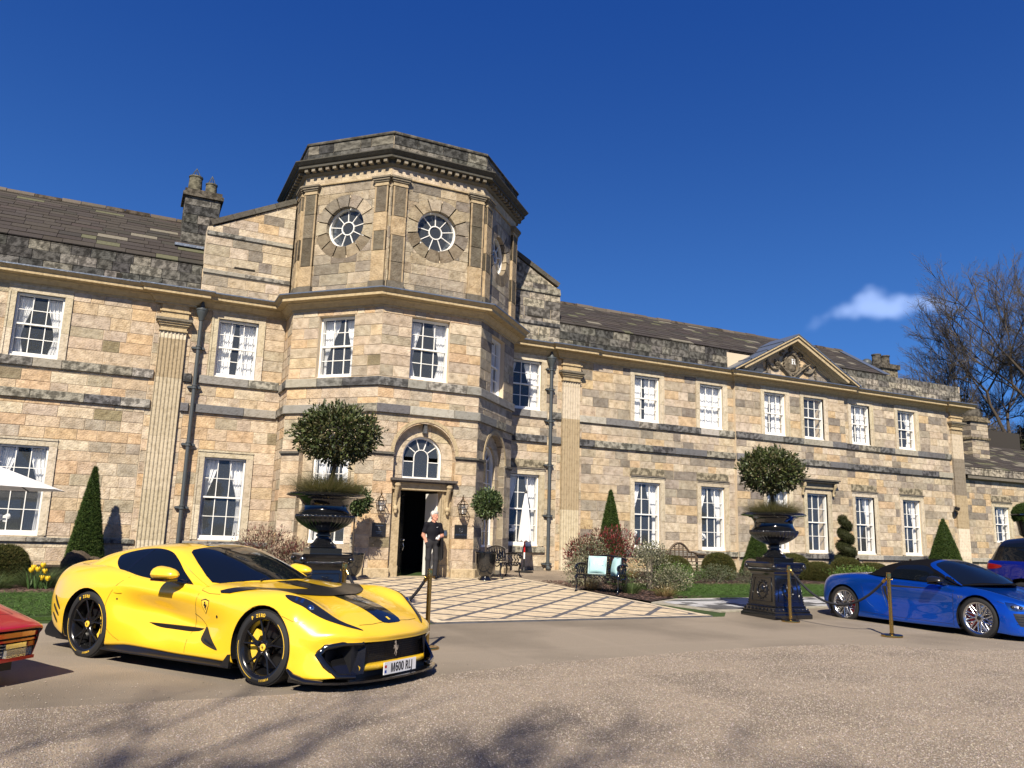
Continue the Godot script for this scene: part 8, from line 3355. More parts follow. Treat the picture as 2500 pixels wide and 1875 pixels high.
func lanterns() -> void:
	var words := ["black wall lantern left of the doorway", "black wall lantern right of the doorway"]
	for k in 2:
		var x := face(6.03, -21.2, 9.05, -21.2) * Transform3D(Basis(), Vector3(0.21 if k == 0 else 2.57, 2.22, 0.20))
		var o := thing("wall_lantern", words[k], "lantern", x, "wall lanterns beside the doorway")
		var m := MB.new()
		for c in 4:
			var sx: float = -1.0 if c & 1 else 1.0
			var sz: float = -1.0 if c & 2 else 1.0
			m.tube([Vector3(sx * 0.075, -0.16, sz * 0.075), Vector3(sx * 0.115, 0.10, sz * 0.115)], 0.008, 5)
			m.tube([Vector3(sx * 0.115, 0.10, sz * 0.115), Vector3(sx * 0.05, 0.19, sz * 0.05)], 0.008, 5)
			m.tube([Vector3(sx * 0.05, 0.19, sz * 0.05), Vector3(0, 0.26, 0)], 0.008, 5)
		for r in [[-0.16, 0.077], [0.10, 0.118], [0.19, 0.052], [-0.03, 0.097]]:
			var y: float = r[0]
			var w: float = r[1]
			for e in [[-w, -w, w, -w], [w, -w, w, w], [w, w, -w, w], [-w, w, -w, -w]]:
				m.tube([Vector3(e[0], y, e[1]), Vector3(e[2], y, e[3])], 0.009, 5)
		m.abox(Vector3(-0.08, -0.185, -0.08), Vector3(0.08, -0.165, 0.08))
		m.ball(Transform3D(Basis().scaled(Vector3(0.03, 0.035, 0.03)), Vector3(0, 0.29, 0)), 8, 6)
		m.tube([Vector3(0, 0.31, 0), Vector3(0, 0.37, 0)], [0.014, 0.006], 6)
		obj("frame", m, M.bronze, o)
		m = MB.new()
		for f in 4:
			var b := Basis(Vector3.UP, f * PI / 2)
			m.quad(b * Vector3(-0.07, -0.155, 0.075), b * Vector3(-0.11, 0.095, 0.113), b * Vector3(0.11, 0.095, 0.113), b * Vector3(0.07, -0.155, 0.075))
		obj("lantern_glass", m, M.window_glass, o)
		m = MB.new()
		m.lathe(Transform3D(), [Vector2(0.02, -0.165), Vector2(0.016, -0.06), Vector2(0.0, -0.055)], 10)
		m.ball(Transform3D(Basis().scaled(Vector3(0.018, 0.03, 0.018)), Vector3(0, -0.03, 0)), 8, 6)
		obj("candle", m, M.white_paint, o)
		m = MB.new()
		m.tube([Vector3(0, 0.0, -0.20), Vector3(0, 0.12, -0.17), Vector3(0, 0.22, -0.10), Vector3(0, 0.27, 0)], 0.011, 6)
		m.abox(Vector3(-0.035, -0.06, -0.20), Vector3(0.035, 0.12, -0.185))
		m.tube([Vector3(0, -0.05, -0.19), Vector3(0, -0.12, -0.13), Vector3(0, -0.17, 0)], 0.010, 6)
		obj("bracket", m, M.bronze, o)


func plaques() -> void:
	var ff := face(6.03, -21.2, 9.05, -21.2)
	var words := ["square black plaque left of the doorway", "square black plaque with a pale crest right of the doorway"]
	for k in 2:
		var o := thing("plaque", words[k], "plaque", ff * Transform3D(Basis(), Vector3(0.25 if k == 0 else 2.615, 1.55 if k == 0 else 1.575, 0.012)), "black plaques beside the doorway")
		var m := MB.new()
		m.block(Transform3D(), Vector3(0.38, 0.37, 0.03), 0.006)
		obj("board", m, M.black_satin, o)
		var ins := MB.new()
		var ring := []
		var c := Vector3(0, 0.045, 0.0165)
		for q in 20:
			var a := TAU * q / 20.0
			ring.append(c + Vector3(cos(a) * (0.05 if k else 0.026), sin(a) * (0.06 if k else 0.032), 0))
		ins.tube(ring, 0.004, 4, false, true)
		ins.tube([c + Vector3(-0.02, -0.03, 0), c + Vector3(0.015, 0.03, 0), c + Vector3(0.03, -0.02, 0)], 0.004, 4)
		obj("crest", ins, M.silver, o)
		var lines := [["GRANTLEY HALL", -0.085, 0.032]] if k else [["RESTAURANT", 0.12, 0.022], ["LOUNGE & BAR", -0.06, 0.016], ["OPEN DAILY", -0.10, 0.016]]
		if k == 0:
			lines = []
			for q in 3:
				ins = MB.new()
				ins.abox(Vector3(-0.10 + 0.02 * q, [0.118, -0.045, -0.085][q], 0.0152), Vector3(0.10 - 0.02 * q, [0.122, -0.042, -0.082][q], 0.0165))
				obj("rule", ins, M.silver, o)
		for l in lines:
			var t := TextMesh.new()
			t.text = l[0]
			var f := SystemFont.new()
			f.font_names = PackedStringArray(["Droid Serif"])
			t.font = f
			t.font_size = 32
			t.pixel_size = l[2] / 24.0
			t.depth = 0.002
			obj("plaque_lettering", t, M.silver, o, Transform3D(Basis(), Vector3(0, l[1], 0.0162)))
	var kp := thing("entry_keypad", "small grey entry panel on the door surround", "keypad", ff * Transform3D(Basis(), Vector3(2.18, 1.52, -0.085)))
	var m := MB.new()
	m.block(Transform3D(), Vector3(0.12, 0.17, 0.03), 0.006)
	obj("panel", m, M.iron_grey, kp)
	m = MB.new()
	for a in 3:
		for b in 4:
			m.abox(Vector3(-0.035 + a * 0.026, -0.05 + b * 0.026, 0.015), Vector3(-0.017 + a * 0.026, -0.032 + b * 0.026, 0.019))
	obj("buttons", m, M.silver, kp)


func potted(p: Vector3, pot_h: float, pot_r: float, crown_r: float, crown_y: float, label: String) -> void:
	var o := thing("potted_tree", label, "potted tree", Transform3D(Basis(), p), "potted trees flanking the doorway")
	var m := MB.new()
	m.lathe(Transform3D(), [Vector2(0.18, 0.0), Vector2(0.18, 0.02), Vector2(0.13, 0.09), Vector2(0.125, 0.10), Vector2(0.19, 0.17), Vector2(0.25, 0.30), Vector2(0.28, 0.48), Vector2(pot_r - 0.015, pot_h - 0.05), Vector2(pot_r, pot_h - 0.04), Vector2(pot_r, pot_h), Vector2(pot_r - 0.03, pot_h), Vector2(pot_r - 0.04, pot_h - 0.06)], 40)
	obj("pot", m, M.black_paint, o)
	m = MB.new()
	m.lathe(Transform3D(), [Vector2(0, pot_h - 0.05), Vector2(pot_r - 0.035, pot_h - 0.06)], 20)
	obj("soil", m, M.soil, o)
	m = MB.new()
	var cy := crown_y - p.y
	m.tube([Vector3(0, pot_h - 0.08, 0), Vector3(-0.015, (pot_h + cy) * 0.5, 0.01), Vector3(0.0, cy, 0)], [0.026, 0.022, 0.02], 8)
	for k in 8:
		var a := TAU * k / 8.0
		m.tube([Vector3(0, cy - 0.22, 0), Vector3(cos(a) * 0.15, cy - 0.05 + 0.04 * (k % 3), sin(a) * 0.15), Vector3(cos(a) * 0.28, cy + 0.12 * (k % 3) - 0.08, sin(a) * 0.28)], [0.014, 0.009, 0.004], 5)
	obj("trunk", m, M.bark, o)
	leaf_crown(o, Vector3(0, cy, 0), Vector3(crown_r, crown_r * 0.95, crown_r), 2600, 0.095, [Color(0.035, 0.062, 0.018), Color(0.06, 0.09, 0.03), Color(0.022, 0.038, 0.012), Color(0.09, 0.12, 0.045)], 0.32, 0.14)


# weathered oak seat with an arched slatted back, against the house
func garden_seat() -> void:
	var o := thing("garden_seat", "weathered grey wooden seat with an arched back against the house", "bench", at(17.85, gy(17, -23.2) + 0.02, -23.3), "")
	var m := MB.new()
	for k in 5:
		m.abox(Vector3(-0.80, 0.42, -0.05 + k * 0.09), Vector3(0.80, 0.445, 0.03 + k * 0.09))
	obj("seat", m, M.grey_wood, o)
	var top := func(u: float) -> float:
		return 0.70 + 0.36 * maxf(0.0, 1.0 - pow(u / 0.48, 2.0)) + (0.06 * cos((absf(u) - 0.48) * 5.0) if absf(u) > 0.48 else 0.0)
	m = MB.new()
	var rail := []
	for k in 33:
		var u := -0.80 + 1.6 * k / 32.0
		rail.append(Vector3(u, top.call(u), -0.08))
	m.tube(rail, 0.038, 6)
	obj("back_rail", m, M.grey_wood, o)
	for k in 8:
		m = MB.new()
		var y := 0.54 + k * 0.062
		var half := 0.0
		for q in 40:
			var u := q * 0.02
			if top.call(u) > y + 0.03:
				half = u
		if half > 0.05:
			m.abox(Vector3(-half, y, -0.10), Vector3(half, y + 0.028, -0.075))
			obj("slat", m, M.grey_wood, o)
	for k in 9:
		var u := -0.72 + 0.18 * k
		m = MB.new()
		m.abox(Vector3(u - 0.016, 0.44, -0.095), Vector3(u + 0.016, top.call(u) - 0.02, -0.062))
		obj("slat", m, M.grey_wood, o)
	for s in [-1.0, 1.0]:
		for z in [-0.08, 0.38]:
			m = MB.new()
			m.abox(Vector3(s * 0.78 - 0.03, 0, z - 0.03), Vector3(s * 0.78 + 0.03, 0.66, z + 0.03))
			obj("leg", m, M.grey_wood, o)
		m = MB.new()
		m.tube([Vector3(s * 0.78, 0.68, -0.10), Vector3(s * 0.78, 0.68, 0.42)], 0.045, 8)
		obj("armrest", m, M.grey_wood, o)
	m = MB.new()
	for k in 3:
		m.abox(Vector3(-0.75, 0.10 + k * 0.10, 0.36), Vector3(0.75, 0.14 + k * 0.10, 0.385))
	obj("front_rail", m, M.grey_wood, o)


# ---------------------------------------------------------------- plants
# one leaf: a folded, slightly bent blade one unit long
func leaf_mesh(wide := 0.40) -> ArrayMesh:
	var m := MB.new()
	var w := wide * 0.5
	var a := Vector3(0, 0, 0)
	var tip := Vector3(0, 1, -0.12)
	var mid := Vector3(0, 0.5, 0.05)
	for s in [-1.0, 1.0]:
		var e1 := Vector3(s * w * 0.85, 0.32, 0.09)
		var e2 := Vector3(s * w * 0.8, 0.66, 0.05)
		if s > 0.0:
			m.tri(a, mid, e1); m.tri(e1, mid, e2); m.tri(mid, tip, e2)
		else:
			m.tri(a, e1, mid); m.tri(e1, e2, mid); m.tri(mid, e2, tip)
	return m.mesh()


# a sprig of short needles
func sprig_mesh() -> ArrayMesh:
	var m := MB.new()
	for k in 7:
		var a := TAU * k / 7.0
		var d := Vector3(cos(a) * 0.45, 0.55 + 0.45 * (k % 3) / 2.0, sin(a) * 0.45)
		var n := Vector3(-sin(a), 0, cos(a)) * 0.10
		m.tri(n, d, -n)
	return m.mesh()


var shared := {}


func share(called: String) -> Mesh:
	if not shared.has(called):
		match called:
			"leaf": shared[called] = leaf_mesh(0.42)
			"narrow": shared[called] = leaf_mesh(0.26)
			"sprig": shared[called] = sprig_mesh()
			"blade":
				var m := MB.new()
				blade(m, 0.10)
				shared[called] = m.mesh()
			"pebble":
				var m := MB.new()
				pebble(m)
				shared[called] = m.mesh()
	return shared[called]


func dir3() -> Vector3:
	var z := rnd(-1, 1)
	var a := rnd(0, TAU)
	var r := sqrt(1.0 - z * z)
	return Vector3(r * cos(a), z, r * sin(a))


func frame_from(y: Vector3, spin: float) -> Basis:
	y = y.normalized()
	var x := y.cross(Vector3(0.3, 0.9, 0.31)).normalized()
	var z := x.cross(y).normalized()
	return Basis(x, y, z) * Basis(Vector3.UP, spin)


func tint(cols: Array) -> Color:
	var c: Color = cols[rng.randi() % cols.size()]
	var v := rnd(0.75, 1.3)
	return Color(c.r * v * rnd(0.92, 1.08), c.g * v, c.b * v * rnd(0.9, 1.1))


# leaves through a rounded crown, thickest near its outside, in clumps
func leaf_crown(o: Node3D, c: Vector3, r: Vector3, n: int, size: float, cols: Array, inner := 0.45, rough := 0.12, kind := "leaf", lift := 0.35) -> void:
	var nz := noise(FastNoiseLite.TYPE_SIMPLEX_SMOOTH, 1.6 / maxf(r.x, 0.3), 3, int(c.x * 977.0) + n)
	var xs := []
	var cs := []
	while xs.size() < n:
		var d := dir3()
		var bump := 1.0 + nz.get_noise_3d(d.x * 1.7 + c.x, d.y * 1.7, d.z * 1.7) * rough * 2.2
		var q := pow(rng.randf(), 0.55)
		var f := lerpf(inner, 1.0, q) * bump
		if nz.get_noise_3d(d.x * f * 5.0, d.y * f * 5.0 + 40.0, d.z * f * 5.0) < -0.22 and rng.randf() < 0.8:
			continue
		var p := c + Vector3(d.x * r.x, d.y * r.y, d.z * r.z) * f
		var y := (d + dir3() * 0.9 + Vector3(0, lift, 0)).normalized()
		var s := size * rnd(0.65, 1.25)
		xs.append(Transform3D(frame_from(y, rnd(0, TAU)).scaled(Vector3(s, s, s)), p))
		cs.append(tint(cols))
	stuff(copies("foliage", share(kind), M.leaf, xs, cs, o))


# feathery blades arching outwards from a disc
func tuft(o: Node3D, n: int, r: float, h: float, spread: float, cols: Array, called := "blades") -> void:
	var xs := []
	var cs := []
	for k in n:
		var a := rnd(0, TAU)
		var q := sqrt(rng.randf())
		var p := Vector3(cos(a) * r * q, 0, sin(a) * r * q)
		var out := Vector3(cos(a + rnd(-0.5, 0.5)), 0, sin(a + rnd(-0.5, 0.5)))
		var y := (Vector3.UP + out * (0.15 + q * rnd(0.5, 1.5)) * spread / h * 1.3 + Vector3(0.10, 0, -0.03)).normalized()
		var z := (out - y * out.dot(y)).normalized()
		var x := y.cross(z)
		var l := h * rnd(0.6, 1.3) / 0.3
		xs.append(Transform3D(Basis(x * rnd(0.5, 1.0), y * l, z * l * rnd(0.6, 1.8)), p))
		cs.append(tint(cols))
	stuff(copies(called, share("blade"), M.blade, xs, cs, o))


# clipped yew and box: a solid heart with a fine-needled surface; shape(t, a) gives the point at height t and angle a
func topiary(called: String, label: String, p: Vector3, shape: Callable, n: int, size: float, cols: Array, group: String, core := 0.93) -> Node3D:
	var o := thing(called, label, "topiary", Transform3D(Basis(), p), group)
	var rows := []
	for k in 21:
		var row := PackedVector3Array()
		var t := k / 20.0
		for s in 33:
			var a := TAU * s / 32.0
			var q: Vector3 = shape.call(t, a)
			var ax: Vector3 = (shape.call(t, 0.0) + shape.call(t, PI)) * 0.5
			row.push_back(ax + (q - ax) * core)
		rows.append(row)
	var m := MB.new()
	m.sheet(rows, false, false, true)
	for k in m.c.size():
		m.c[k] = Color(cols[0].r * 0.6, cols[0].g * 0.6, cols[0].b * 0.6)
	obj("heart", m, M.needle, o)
	var xs := []
	var cs := []
	for k in n:
		var t := rng.randf()
		for tries in 8:
			var w: Vector3 = shape.call(t, 0.0) - shape.call(t, PI)
			if rng.randf() * 2.0 < w.length() + 0.12:
				break
			t = rng.randf()
		var a := rnd(0, TAU)
		var q: Vector3 = shape.call(t, a)
		var e1: Vector3 = shape.call(t, a + 0.05) - q
		var e2: Vector3 = shape.call(minf(t + 0.02, 1.0), a) - shape.call(maxf(t - 0.02, 0.0), a)
		var nn := e2.cross(e1).normalized()
		if nn == Vector3.ZERO:
			nn = Vector3.UP
		var ax: Vector3 = (shape.call(t, 0.0) + shape.call(t, PI)) * 0.5
		if nn.dot(q - ax) < 0.0 and (q - ax).length() > 0.02:
			nn = -nn
		var s := size * rnd(0.7, 1.35)
		var y := (nn + dir3() * 0.75 + Vector3(0, 0.3, 0)).normalized()
		xs.append(Transform3D(frame_from(y, rnd(0, TAU)).scaled(Vector3(s, s, s)), q - nn * size * rnd(0.2, 0.7)))
		cs.append(tint(cols))
	stuff(copies("needles", share("sprig"), M.needle, xs, cs, o))
	return o


func build_garden() -> void:
	var yew := [Color(0.030, 0.058, 0.012), Color(0.05, 0.085, 0.018), Color(0.022, 0.04, 0.010), Color(0.065, 0.095, 0.022)]
	var box := [Color(0.045, 0.052, 0.012), Color(0.065, 0.065, 0.018), Color(0.03, 0.036, 0.010), Color(0.08, 0.07, 0.022)]
	var cones := [
		[Vector3(-0.70, 0.50, -23.45), 0.43, 2.42, "tall clipped yew cone between the open parasol and the left pilaster"],
		[Vector3(14.60, 0.55, -22.75), 0.52, 2.55, "tall clipped yew cone rising behind the red-leaved shrub"],
		[Vector3(30.9, 0.38, -22.7), 0.80, 2.36, "broad clipped yew cone standing before the far pilaster"],
		[Vector3(20.9, 0.38, -22.8), 0.62, 1.75, "clipped yew cone partly hidden behind the right-hand pedestal"],
	]
	for c in cones:
		var r: float = c[1]
		var h: float = c[2]
		var nz := noise(FastNoiseLite.TYPE_SIMPLEX_SMOOTH, 1.5, 3, int(r * 1000.0))
		var f := func(t: float, a: float) -> Vector3:
			var rr := r * pow(1.0 - t, 0.92) + 0.03
			rr *= 1.0 + 0.05 * nz.get_noise_3d(cos(a), t * 4.0, sin(a))
			if t < 0.05:
				rr *= smoothstep(-0.03, 0.05, t)
			return Vector3(cos(a) * rr, t * h, sin(a) * rr)
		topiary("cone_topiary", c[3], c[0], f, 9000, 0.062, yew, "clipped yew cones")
	var domes := [
		[Vector3(15.9, 0.33, -21.2), 0.60, 0.72, "brown-green clipped dome left of the wooden seat"],
		[Vector3(17.85, 0.33, -21.3), 0.52, 0.85, "egg-shaped clipped dome right of the wooden seat"],
		[Vector3(21.3, 0.35, -21.5), 0.58, 0.85, "clipped dome just right of the right-hand pedestal"],
		[Vector3(21.85, 0.33, -20.9), 0.50, 0.62, "low clipped dome in front of another, right of the pedestal"],
		[Vector3(24.0, 0.35, -21.6), 0.56, 0.76, "clipped dome at the foot of the spiral topiary"],
		[Vector3(24.85, 0.33, -21.2), 0.62, 0.62, "low spreading clipped dome just behind the convertible"],
		[Vector3(-1.98, 0.30, -19.3), 0.42, 0.72, "clipped ball at the left edge below the open parasol"],
	]
	for c in domes:
		var r: float = c[1]
		var h: float = c[2]
		var f := func(t: float, a: float) -> Vector3:
			var e := -0.45 + t * 1.45
			var rr := r * sqrt(maxf(0.0, 1.0 - pow(absf((e - 0.0) / 1.0), 2.2))) * 1.04
			return Vector3(cos(a) * rr, h * (0.31 + 0.69 * e) if e > 0.0 else h * (0.31 + 0.69 * e), sin(a) * rr)
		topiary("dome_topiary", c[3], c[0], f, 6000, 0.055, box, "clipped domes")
	var sp := thing("spiral_topiary", "dark clipped spiral topiary before the garden front", "topiary", at(25.35, 0.40, -22.8))
	var m := MB.new()
	m.tube([Vector3(0, 0, 0), Vector3(0, 2.1, 0)], [0.05, 0.03], 6)
	obj("trunk", m, M.bark, sp)
	var pts := []
	var rad := []
	for k in 90:
		var t := k / 89.0
		var a := t * TAU * 3.6 + 0.6
		var rr := lerpf(0.24, 0.08, t)
		pts.append(Vector3(cos(a) * rr, 0.35 + t * 1.80, sin(a) * rr))
		rad.append(lerpf(0.235, 0.15, t) * (1.0 if t < 0.93 else 1.1))
	m = MB.new()
	var thin := []
	for r: float in rad:
		thin.append(r * 0.86)
	m.tube(pts, thin, 10)
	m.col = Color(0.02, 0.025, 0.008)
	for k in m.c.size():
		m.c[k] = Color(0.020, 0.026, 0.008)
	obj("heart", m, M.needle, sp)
	var xs := []
	var cs := []
	for k in 9000:
		var q := rng.randi() % 90
		var d := dir3()
		var p: Vector3 = pts[q] + d * rad[q] * rnd(0.85, 1.02)
		var s := 0.05 * rnd(0.7, 1.3)
		xs.append(Transform3D(frame_from((d + dir3() * 0.7).normalized(), rnd(0, TAU)).scaled(Vector3(s, s, s)), p))
		cs.append(tint([Color(0.035, 0.042, 0.013), Color(0.05, 0.056, 0.018), Color(0.028, 0.03, 0.012)]))
	stuff(copies("needles", share("sprig"), M.needle, xs, cs, sp))
	shrub("red_shrub", "tall red-leaved shrub behind the black bench with cushions", Vector3(12.25, 0.30, -19.2), [[Vector3(0.1, 0.98, 0), Vector3(0.95, 0.55, 0.6)], [Vector3(-0.85, 0.72, 0.1), Vector3(0.5, 0.5, 0.5)]], 5200, 0.085, [Color(0.13, 0.016, 0.018), Color(0.085, 0.012, 0.014), Color(0.20, 0.03, 0.028), Color(0.05, 0.022, 0.012), Color(0.035, 0.035, 0.012)], "narrow", 0.9)
	shrub("silver_shrub", "grey-green small-leaved shrub growing up between the red leaves", Vector3(11.35, 0.25, -18.6), [[Vector3(0, 0.82, 0), Vector3(0.48, 0.52, 0.4)], [Vector3(-0.35, 0.40, 0.25), Vector3(0.6, 0.42, 0.45)]], 3600, 0.055, [Color(0.10, 0.105, 0.055), Color(0.17, 0.17, 0.10), Color(0.055, 0.06, 0.03), Color(0.24, 0.23, 0.15)], "leaf", 0.5)
	shrub("silver_shrub", "wide grey-green small-leaved shrub right of the black bench", Vector3(12.35, 0.22, -17.35), [[Vector3(0.05, 0.55, 0), Vector3(0.72, 0.55, 0.6)], [Vector3(0.1, 0.95, -0.2), Vector3(0.45, 0.3, 0.4)], [Vector3(0.5, 0.3, 0.3), Vector3(0.5, 0.35, 0.5)]], 5200, 0.055, [Color(0.10, 0.105, 0.055), Color(0.17, 0.17, 0.10), Color(0.055, 0.06, 0.03), Color(0.26, 0.25, 0.17)], "leaf", 0.5)
	shrub("red_shrub", "reddish shrub with pale leaves between the left window and the urn", Vector3(3.35, 0.32, -21.6), [[Vector3(0.1, 0.72, 0), Vector3(0.85, 0.5, 0.55)], [Vector3(0.8, 0.45, 0.2), Vector3(0.55, 0.45, 0.5)]], 4600, 0.075, [Color(0.11, 0.025, 0.022), Color(0.07, 0.02, 0.018), Color(0.16, 0.14, 0.09), Color(0.06, 0.05, 0.025), Color(0.14, 0.04, 0.035)], "narrow", 0.8)
	var low := [
		[Vector3(13.45, 0.25, -18.0), Vector3(0.75, 0.36, 0.55), "bright green leafy clump in front of the brown-green dome", [Color(0.06, 0.11, 0.02), Color(0.09, 0.15, 0.03), Color(0.04, 0.07, 0.015)], 0.06, 1800],
		[Vector3(15.3, 0.30, -20.0), Vector3(0.9, 0.32, 0.5), "low green leafy clump between the two domes", [Color(0.06, 0.10, 0.025), Color(0.08, 0.13, 0.03), Color(0.04, 0.065, 0.02)], 0.055, 1800],
		[Vector3(16.6, 0.30, -19.9), Vector3(0.7, 0.30, 0.45), "grey-green bushy herb before the egg-shaped dome", [Color(0.08, 0.10, 0.05), Color(0.055, 0.075, 0.035), Color(0.12, 0.13, 0.075)], 0.04, 1900],
		[Vector3(17.6, 0.30, -19.6), Vector3(0.75, 0.24, 0.35), "low grey-green edging plant along the lawn", [Color(0.07, 0.09, 0.04), Color(0.05, 0.065, 0.03), Color(0.10, 0.11, 0.06)], 0.04, 1500],
		[Vector3(19.3, 0.32, -20.3), Vector3(0.55, 0.36, 0.4), "leafy pale green clump left of the right-hand pedestal", [Color(0.08, 0.10, 0.035), Color(0.11, 0.13, 0.05), Color(0.05, 0.07, 0.025)], 0.06, 1100],
		[Vector3(22.9, 0.32, -20.2), Vector3(1.3, 0.30, 0.5), "broad bright green ground cover right of the pedestal", [Color(0.07, 0.13, 0.02), Color(0.10, 0.16, 0.03), Color(0.045, 0.085, 0.015)], 0.07, 2600],
		[Vector3(11.2, 0.19, -17.0), Vector3(0.35, 0.34, 0.3), "dark green clump behind the arm of the cushioned bench", [Color(0.03, 0.06, 0.015), Color(0.05, 0.09, 0.02)], 0.05, 900],
		[Vector3(4.9, 0.33, -21.0), Vector3(0.45, 0.34, 0.35), "dark leafy clump at the foot of the left urn", [Color(0.03, 0.045, 0.015), Color(0.05, 0.065, 0.025)], 0.05, 900],
	]
	for c in low:
		shrub("leafy_plant", c[2], c[0], [[Vector3(0, c[1].y * 0.75, 0), c[1]]], c[5], c[4], c[3], "leaf", 0.6, "low plants in the right-hand bed" if c[0].x > 8.0 else "")
	var straw := [Color(0.30, 0.20, 0.08), Color(0.22, 0.15, 0.06), Color(0.38, 0.28, 0.13), Color(0.16, 0.13, 0.05)]
	var green := [Color(0.07, 0.11, 0.03), Color(0.10, 0.14, 0.045), Color(0.05, 0.075, 0.02)]
	var grey_green := [Color(0.10, 0.12, 0.06), Color(0.14, 0.15, 0.08), Color(0.07, 0.085, 0.04)]
	var tufts := [
		[Vector3(11.75, 0.16, -15.95), 700, 0.13, 0.42, 0.34, straw, "straw-coloured grass clump at the corner of the bed by the path"],
		[Vector3(10.75, 0.20, -17.55), 600, 0.12, 0.36, 0.22, straw, "brown grass clump between the gravel and the cushioned bench"],
		[Vector3(11.25, 0.18, -16.6), 700, 0.14, 0.34, 0.12, green, "upright green grass clump right of the cushioned bench"],
		[Vector3(14.6, 0.33, -21.6), 500, 0.2, 0.55, 0.45, straw, "tall straw grass left of the brown-green dome"],
		[Vector3(16.75, 0.33, -21.7), 600, 0.2, 0.55, 0.45, straw, "tall straw grass between the two domes"],
		[Vector3(23.2, 0.35, -22.4), 900, 0.5, 0.55, 0.25, grey_green, "lavender-like spikes below the garden door"],
		[Vector3(22.3, 0.35, -22.2), 700, 0.4, 0.50, 0.25, grey_green, "grey spiky plants right of the clipped domes"],
		[Vector3(-1.25, 0.25, -18.4), 1500, 0.35, 0.50, 0.45, green, "arching green grass behind the yellow tulips"],
		[Vector3(-0.55, 0.25, -18.2), 1100, 0.30, 0.45, 0.40, grey_green, "grey-green grass clump right of the yellow tulips"],
		[Vector3(-1.95, 0.25, -18.0), 800, 0.25, 0.35, 0.30, green, "green leaves at the left edge beside the tulips"],
		[Vector3(0.1, 0.25, -18.6), 1000, 0.30, 0.45, 0.40, green, "grass clump in the bed behind the yellow car tail"],
		[Vector3(12.1, 0.17, -15.85), 30, 0.05, 0.30, 0.25, grey_green, "single strappy plant at the corner of the lawn"],
	]
	for c in tufts:
		var o := thing("grass_clump", c[6], "grass", Transform3D(Basis(), c[0]), "grass clumps in the beds")
		tuft(o, c[1], c[2], c[3], c[4], c[5])
	var tl := [[-1.21, 0.68], [-1.39, 0.59], [-1.28, 0.61], [-1.17, 0.57], [-1.20, 0.45], [-1.10, 0.44], [-1.36, 0.64]]
	var tw := ["topmost yellow tulip of the cluster", "leftmost yellow tulip of the cluster", "yellow tulip just below the topmost", "yellow tulip on the right, half way up", "lower yellow tulip, second lowest", "lowest and rightmost yellow tulip", "yellow tulip above the leftmost one"]
	for k in tl.size():
		var z := -17.9 + 0.05 * (k % 3)
		var y0 := gy(tl[k][0], z) + 0.02
		var h: float = tl[k][1] - y0
		var o := thing("tulip", tw[k] + " left of the yellow car", "tulip", at(tl[k][0], y0, z, k * 1.1), "yellow tulips")
		var st := MB.new()
		st.tube([Vector3(0.02, 0, 0), Vector3(0.0, h * 0.5, 0.01), Vector3(0, h - 0.05, 0)], 0.006, 5)
		for s in [-1.0, 1.0]:
			var rows := []
			for q in 6:
				var t := q / 5.0
				var w := 0.022 * sin(0.3 + t * 2.7)
				rows.append(PackedVector3Array([Vector3(s * (0.01 + 0.10 * t), h * 0.75 * t, -w), Vector3(s * (0.02 + 0.10 * t), h * 0.75 * t, 0), Vector3(s * (0.01 + 0.10 * t), h * 0.75 * t, w)]))
			st.sheet(rows)
		for q in st.c.size():
			st.c[q] = Color(0.06, 0.12, 0.03)
		obj("stem", st, M.blade, o)
		var fl := MB.new()
		fl.col = Color(0.80, 0.56, 0.02)
		for p in 6:
			var a := TAU * p / 6.0
			var rows := []
			for q in 6:
				var t := q / 5.0
				var r := 0.045 * sin(0.35 + t * 1.9)
				var half := 0.5 * sin(0.4 + t * 2.4) + 0.05
				rows.append(PackedVector3Array([Vector3(cos(a - half) * r, h - 0.05 + 0.095 * t, sin(a - half) * r), Vector3(cos(a) * r * 1.08, h - 0.05 + 0.10 * t, sin(a) * r * 1.08), Vector3(cos(a + half) * r, h - 0.05 + 0.095 * t, sin(a + half) * r)]))
			fl.sheet(rows)
		obj("flower", fl, M.petal, o)
	var stones2 := [[Vector3(-0.85, 0.45, -23.0), Vector3(0.36, 0.36, 0.3), "dark boulder under the left yew cone"], [Vector3(-0.46, 0.42, -22.75), Vector3(0.19, 0.26, 0.2), "pale rough boulder under the right side of the left yew cone"], [Vector3(20.35, 0.55, -22.5), Vector3(0.3, 0.42, 0.3), "pale stone beside the foot of the right-hand urn"]]
	for k in stones2.size():
		var c: Array = stones2[k]
		var nz := noise(FastNoiseLite.TYPE_SIMPLEX_SMOOTH, 0.9, 4, 60 + k)
		var rows := []
		for r in 15:
			var f := PI * r / 14.0
			var row := PackedVector3Array()
			for s in 25:
				var a := TAU * s / 24.0
				var d := Vector3(sin(f) * cos(a), cos(f), sin(f) * sin(a))
				row.push_back(d * c[1] * (1.0 + 0.22 * nz.get_noise_3dv(d * 1.5)))
			rows.append(row)
		var b := MB.new()
		b.sheet(rows)
		tag(obj("boulder", b, M.boulder, self, Transform3D(Basis(), c[0])), c[2], "boulder")
	var bx := []
	var bc := []
	for k in 9000:
		var p := Vector2(rnd(-3.2, 2.5), rnd(-18.6, -17.2)) if k % 3 == 0 else Vector2(rnd(10.6, 21.0), rnd(-20.3, -15.0))
		if k % 3 and (p.y > -18.0 and p.x > 13.0 or p.x < 10.62 or p.y > -15.2 - (p.x - 10.62) * 0.45 + 0.0 and p.x > 10.7 and p.y > -16.2):
			if p.y > -15.6 or p.x > 12.6:
				continue
		var s := rnd(0.012, 0.035)
		bx.append(Transform3D(Basis.from_euler(Vector3(rnd(-0.6, 0.6), rnd(0, TAU), rnd(-0.6, 0.6))).scaled(Vector3(s * 1.8, s * 0.35, s)), Vector3(p.x, gy(p.x, p.y) + 0.03, p.y)))
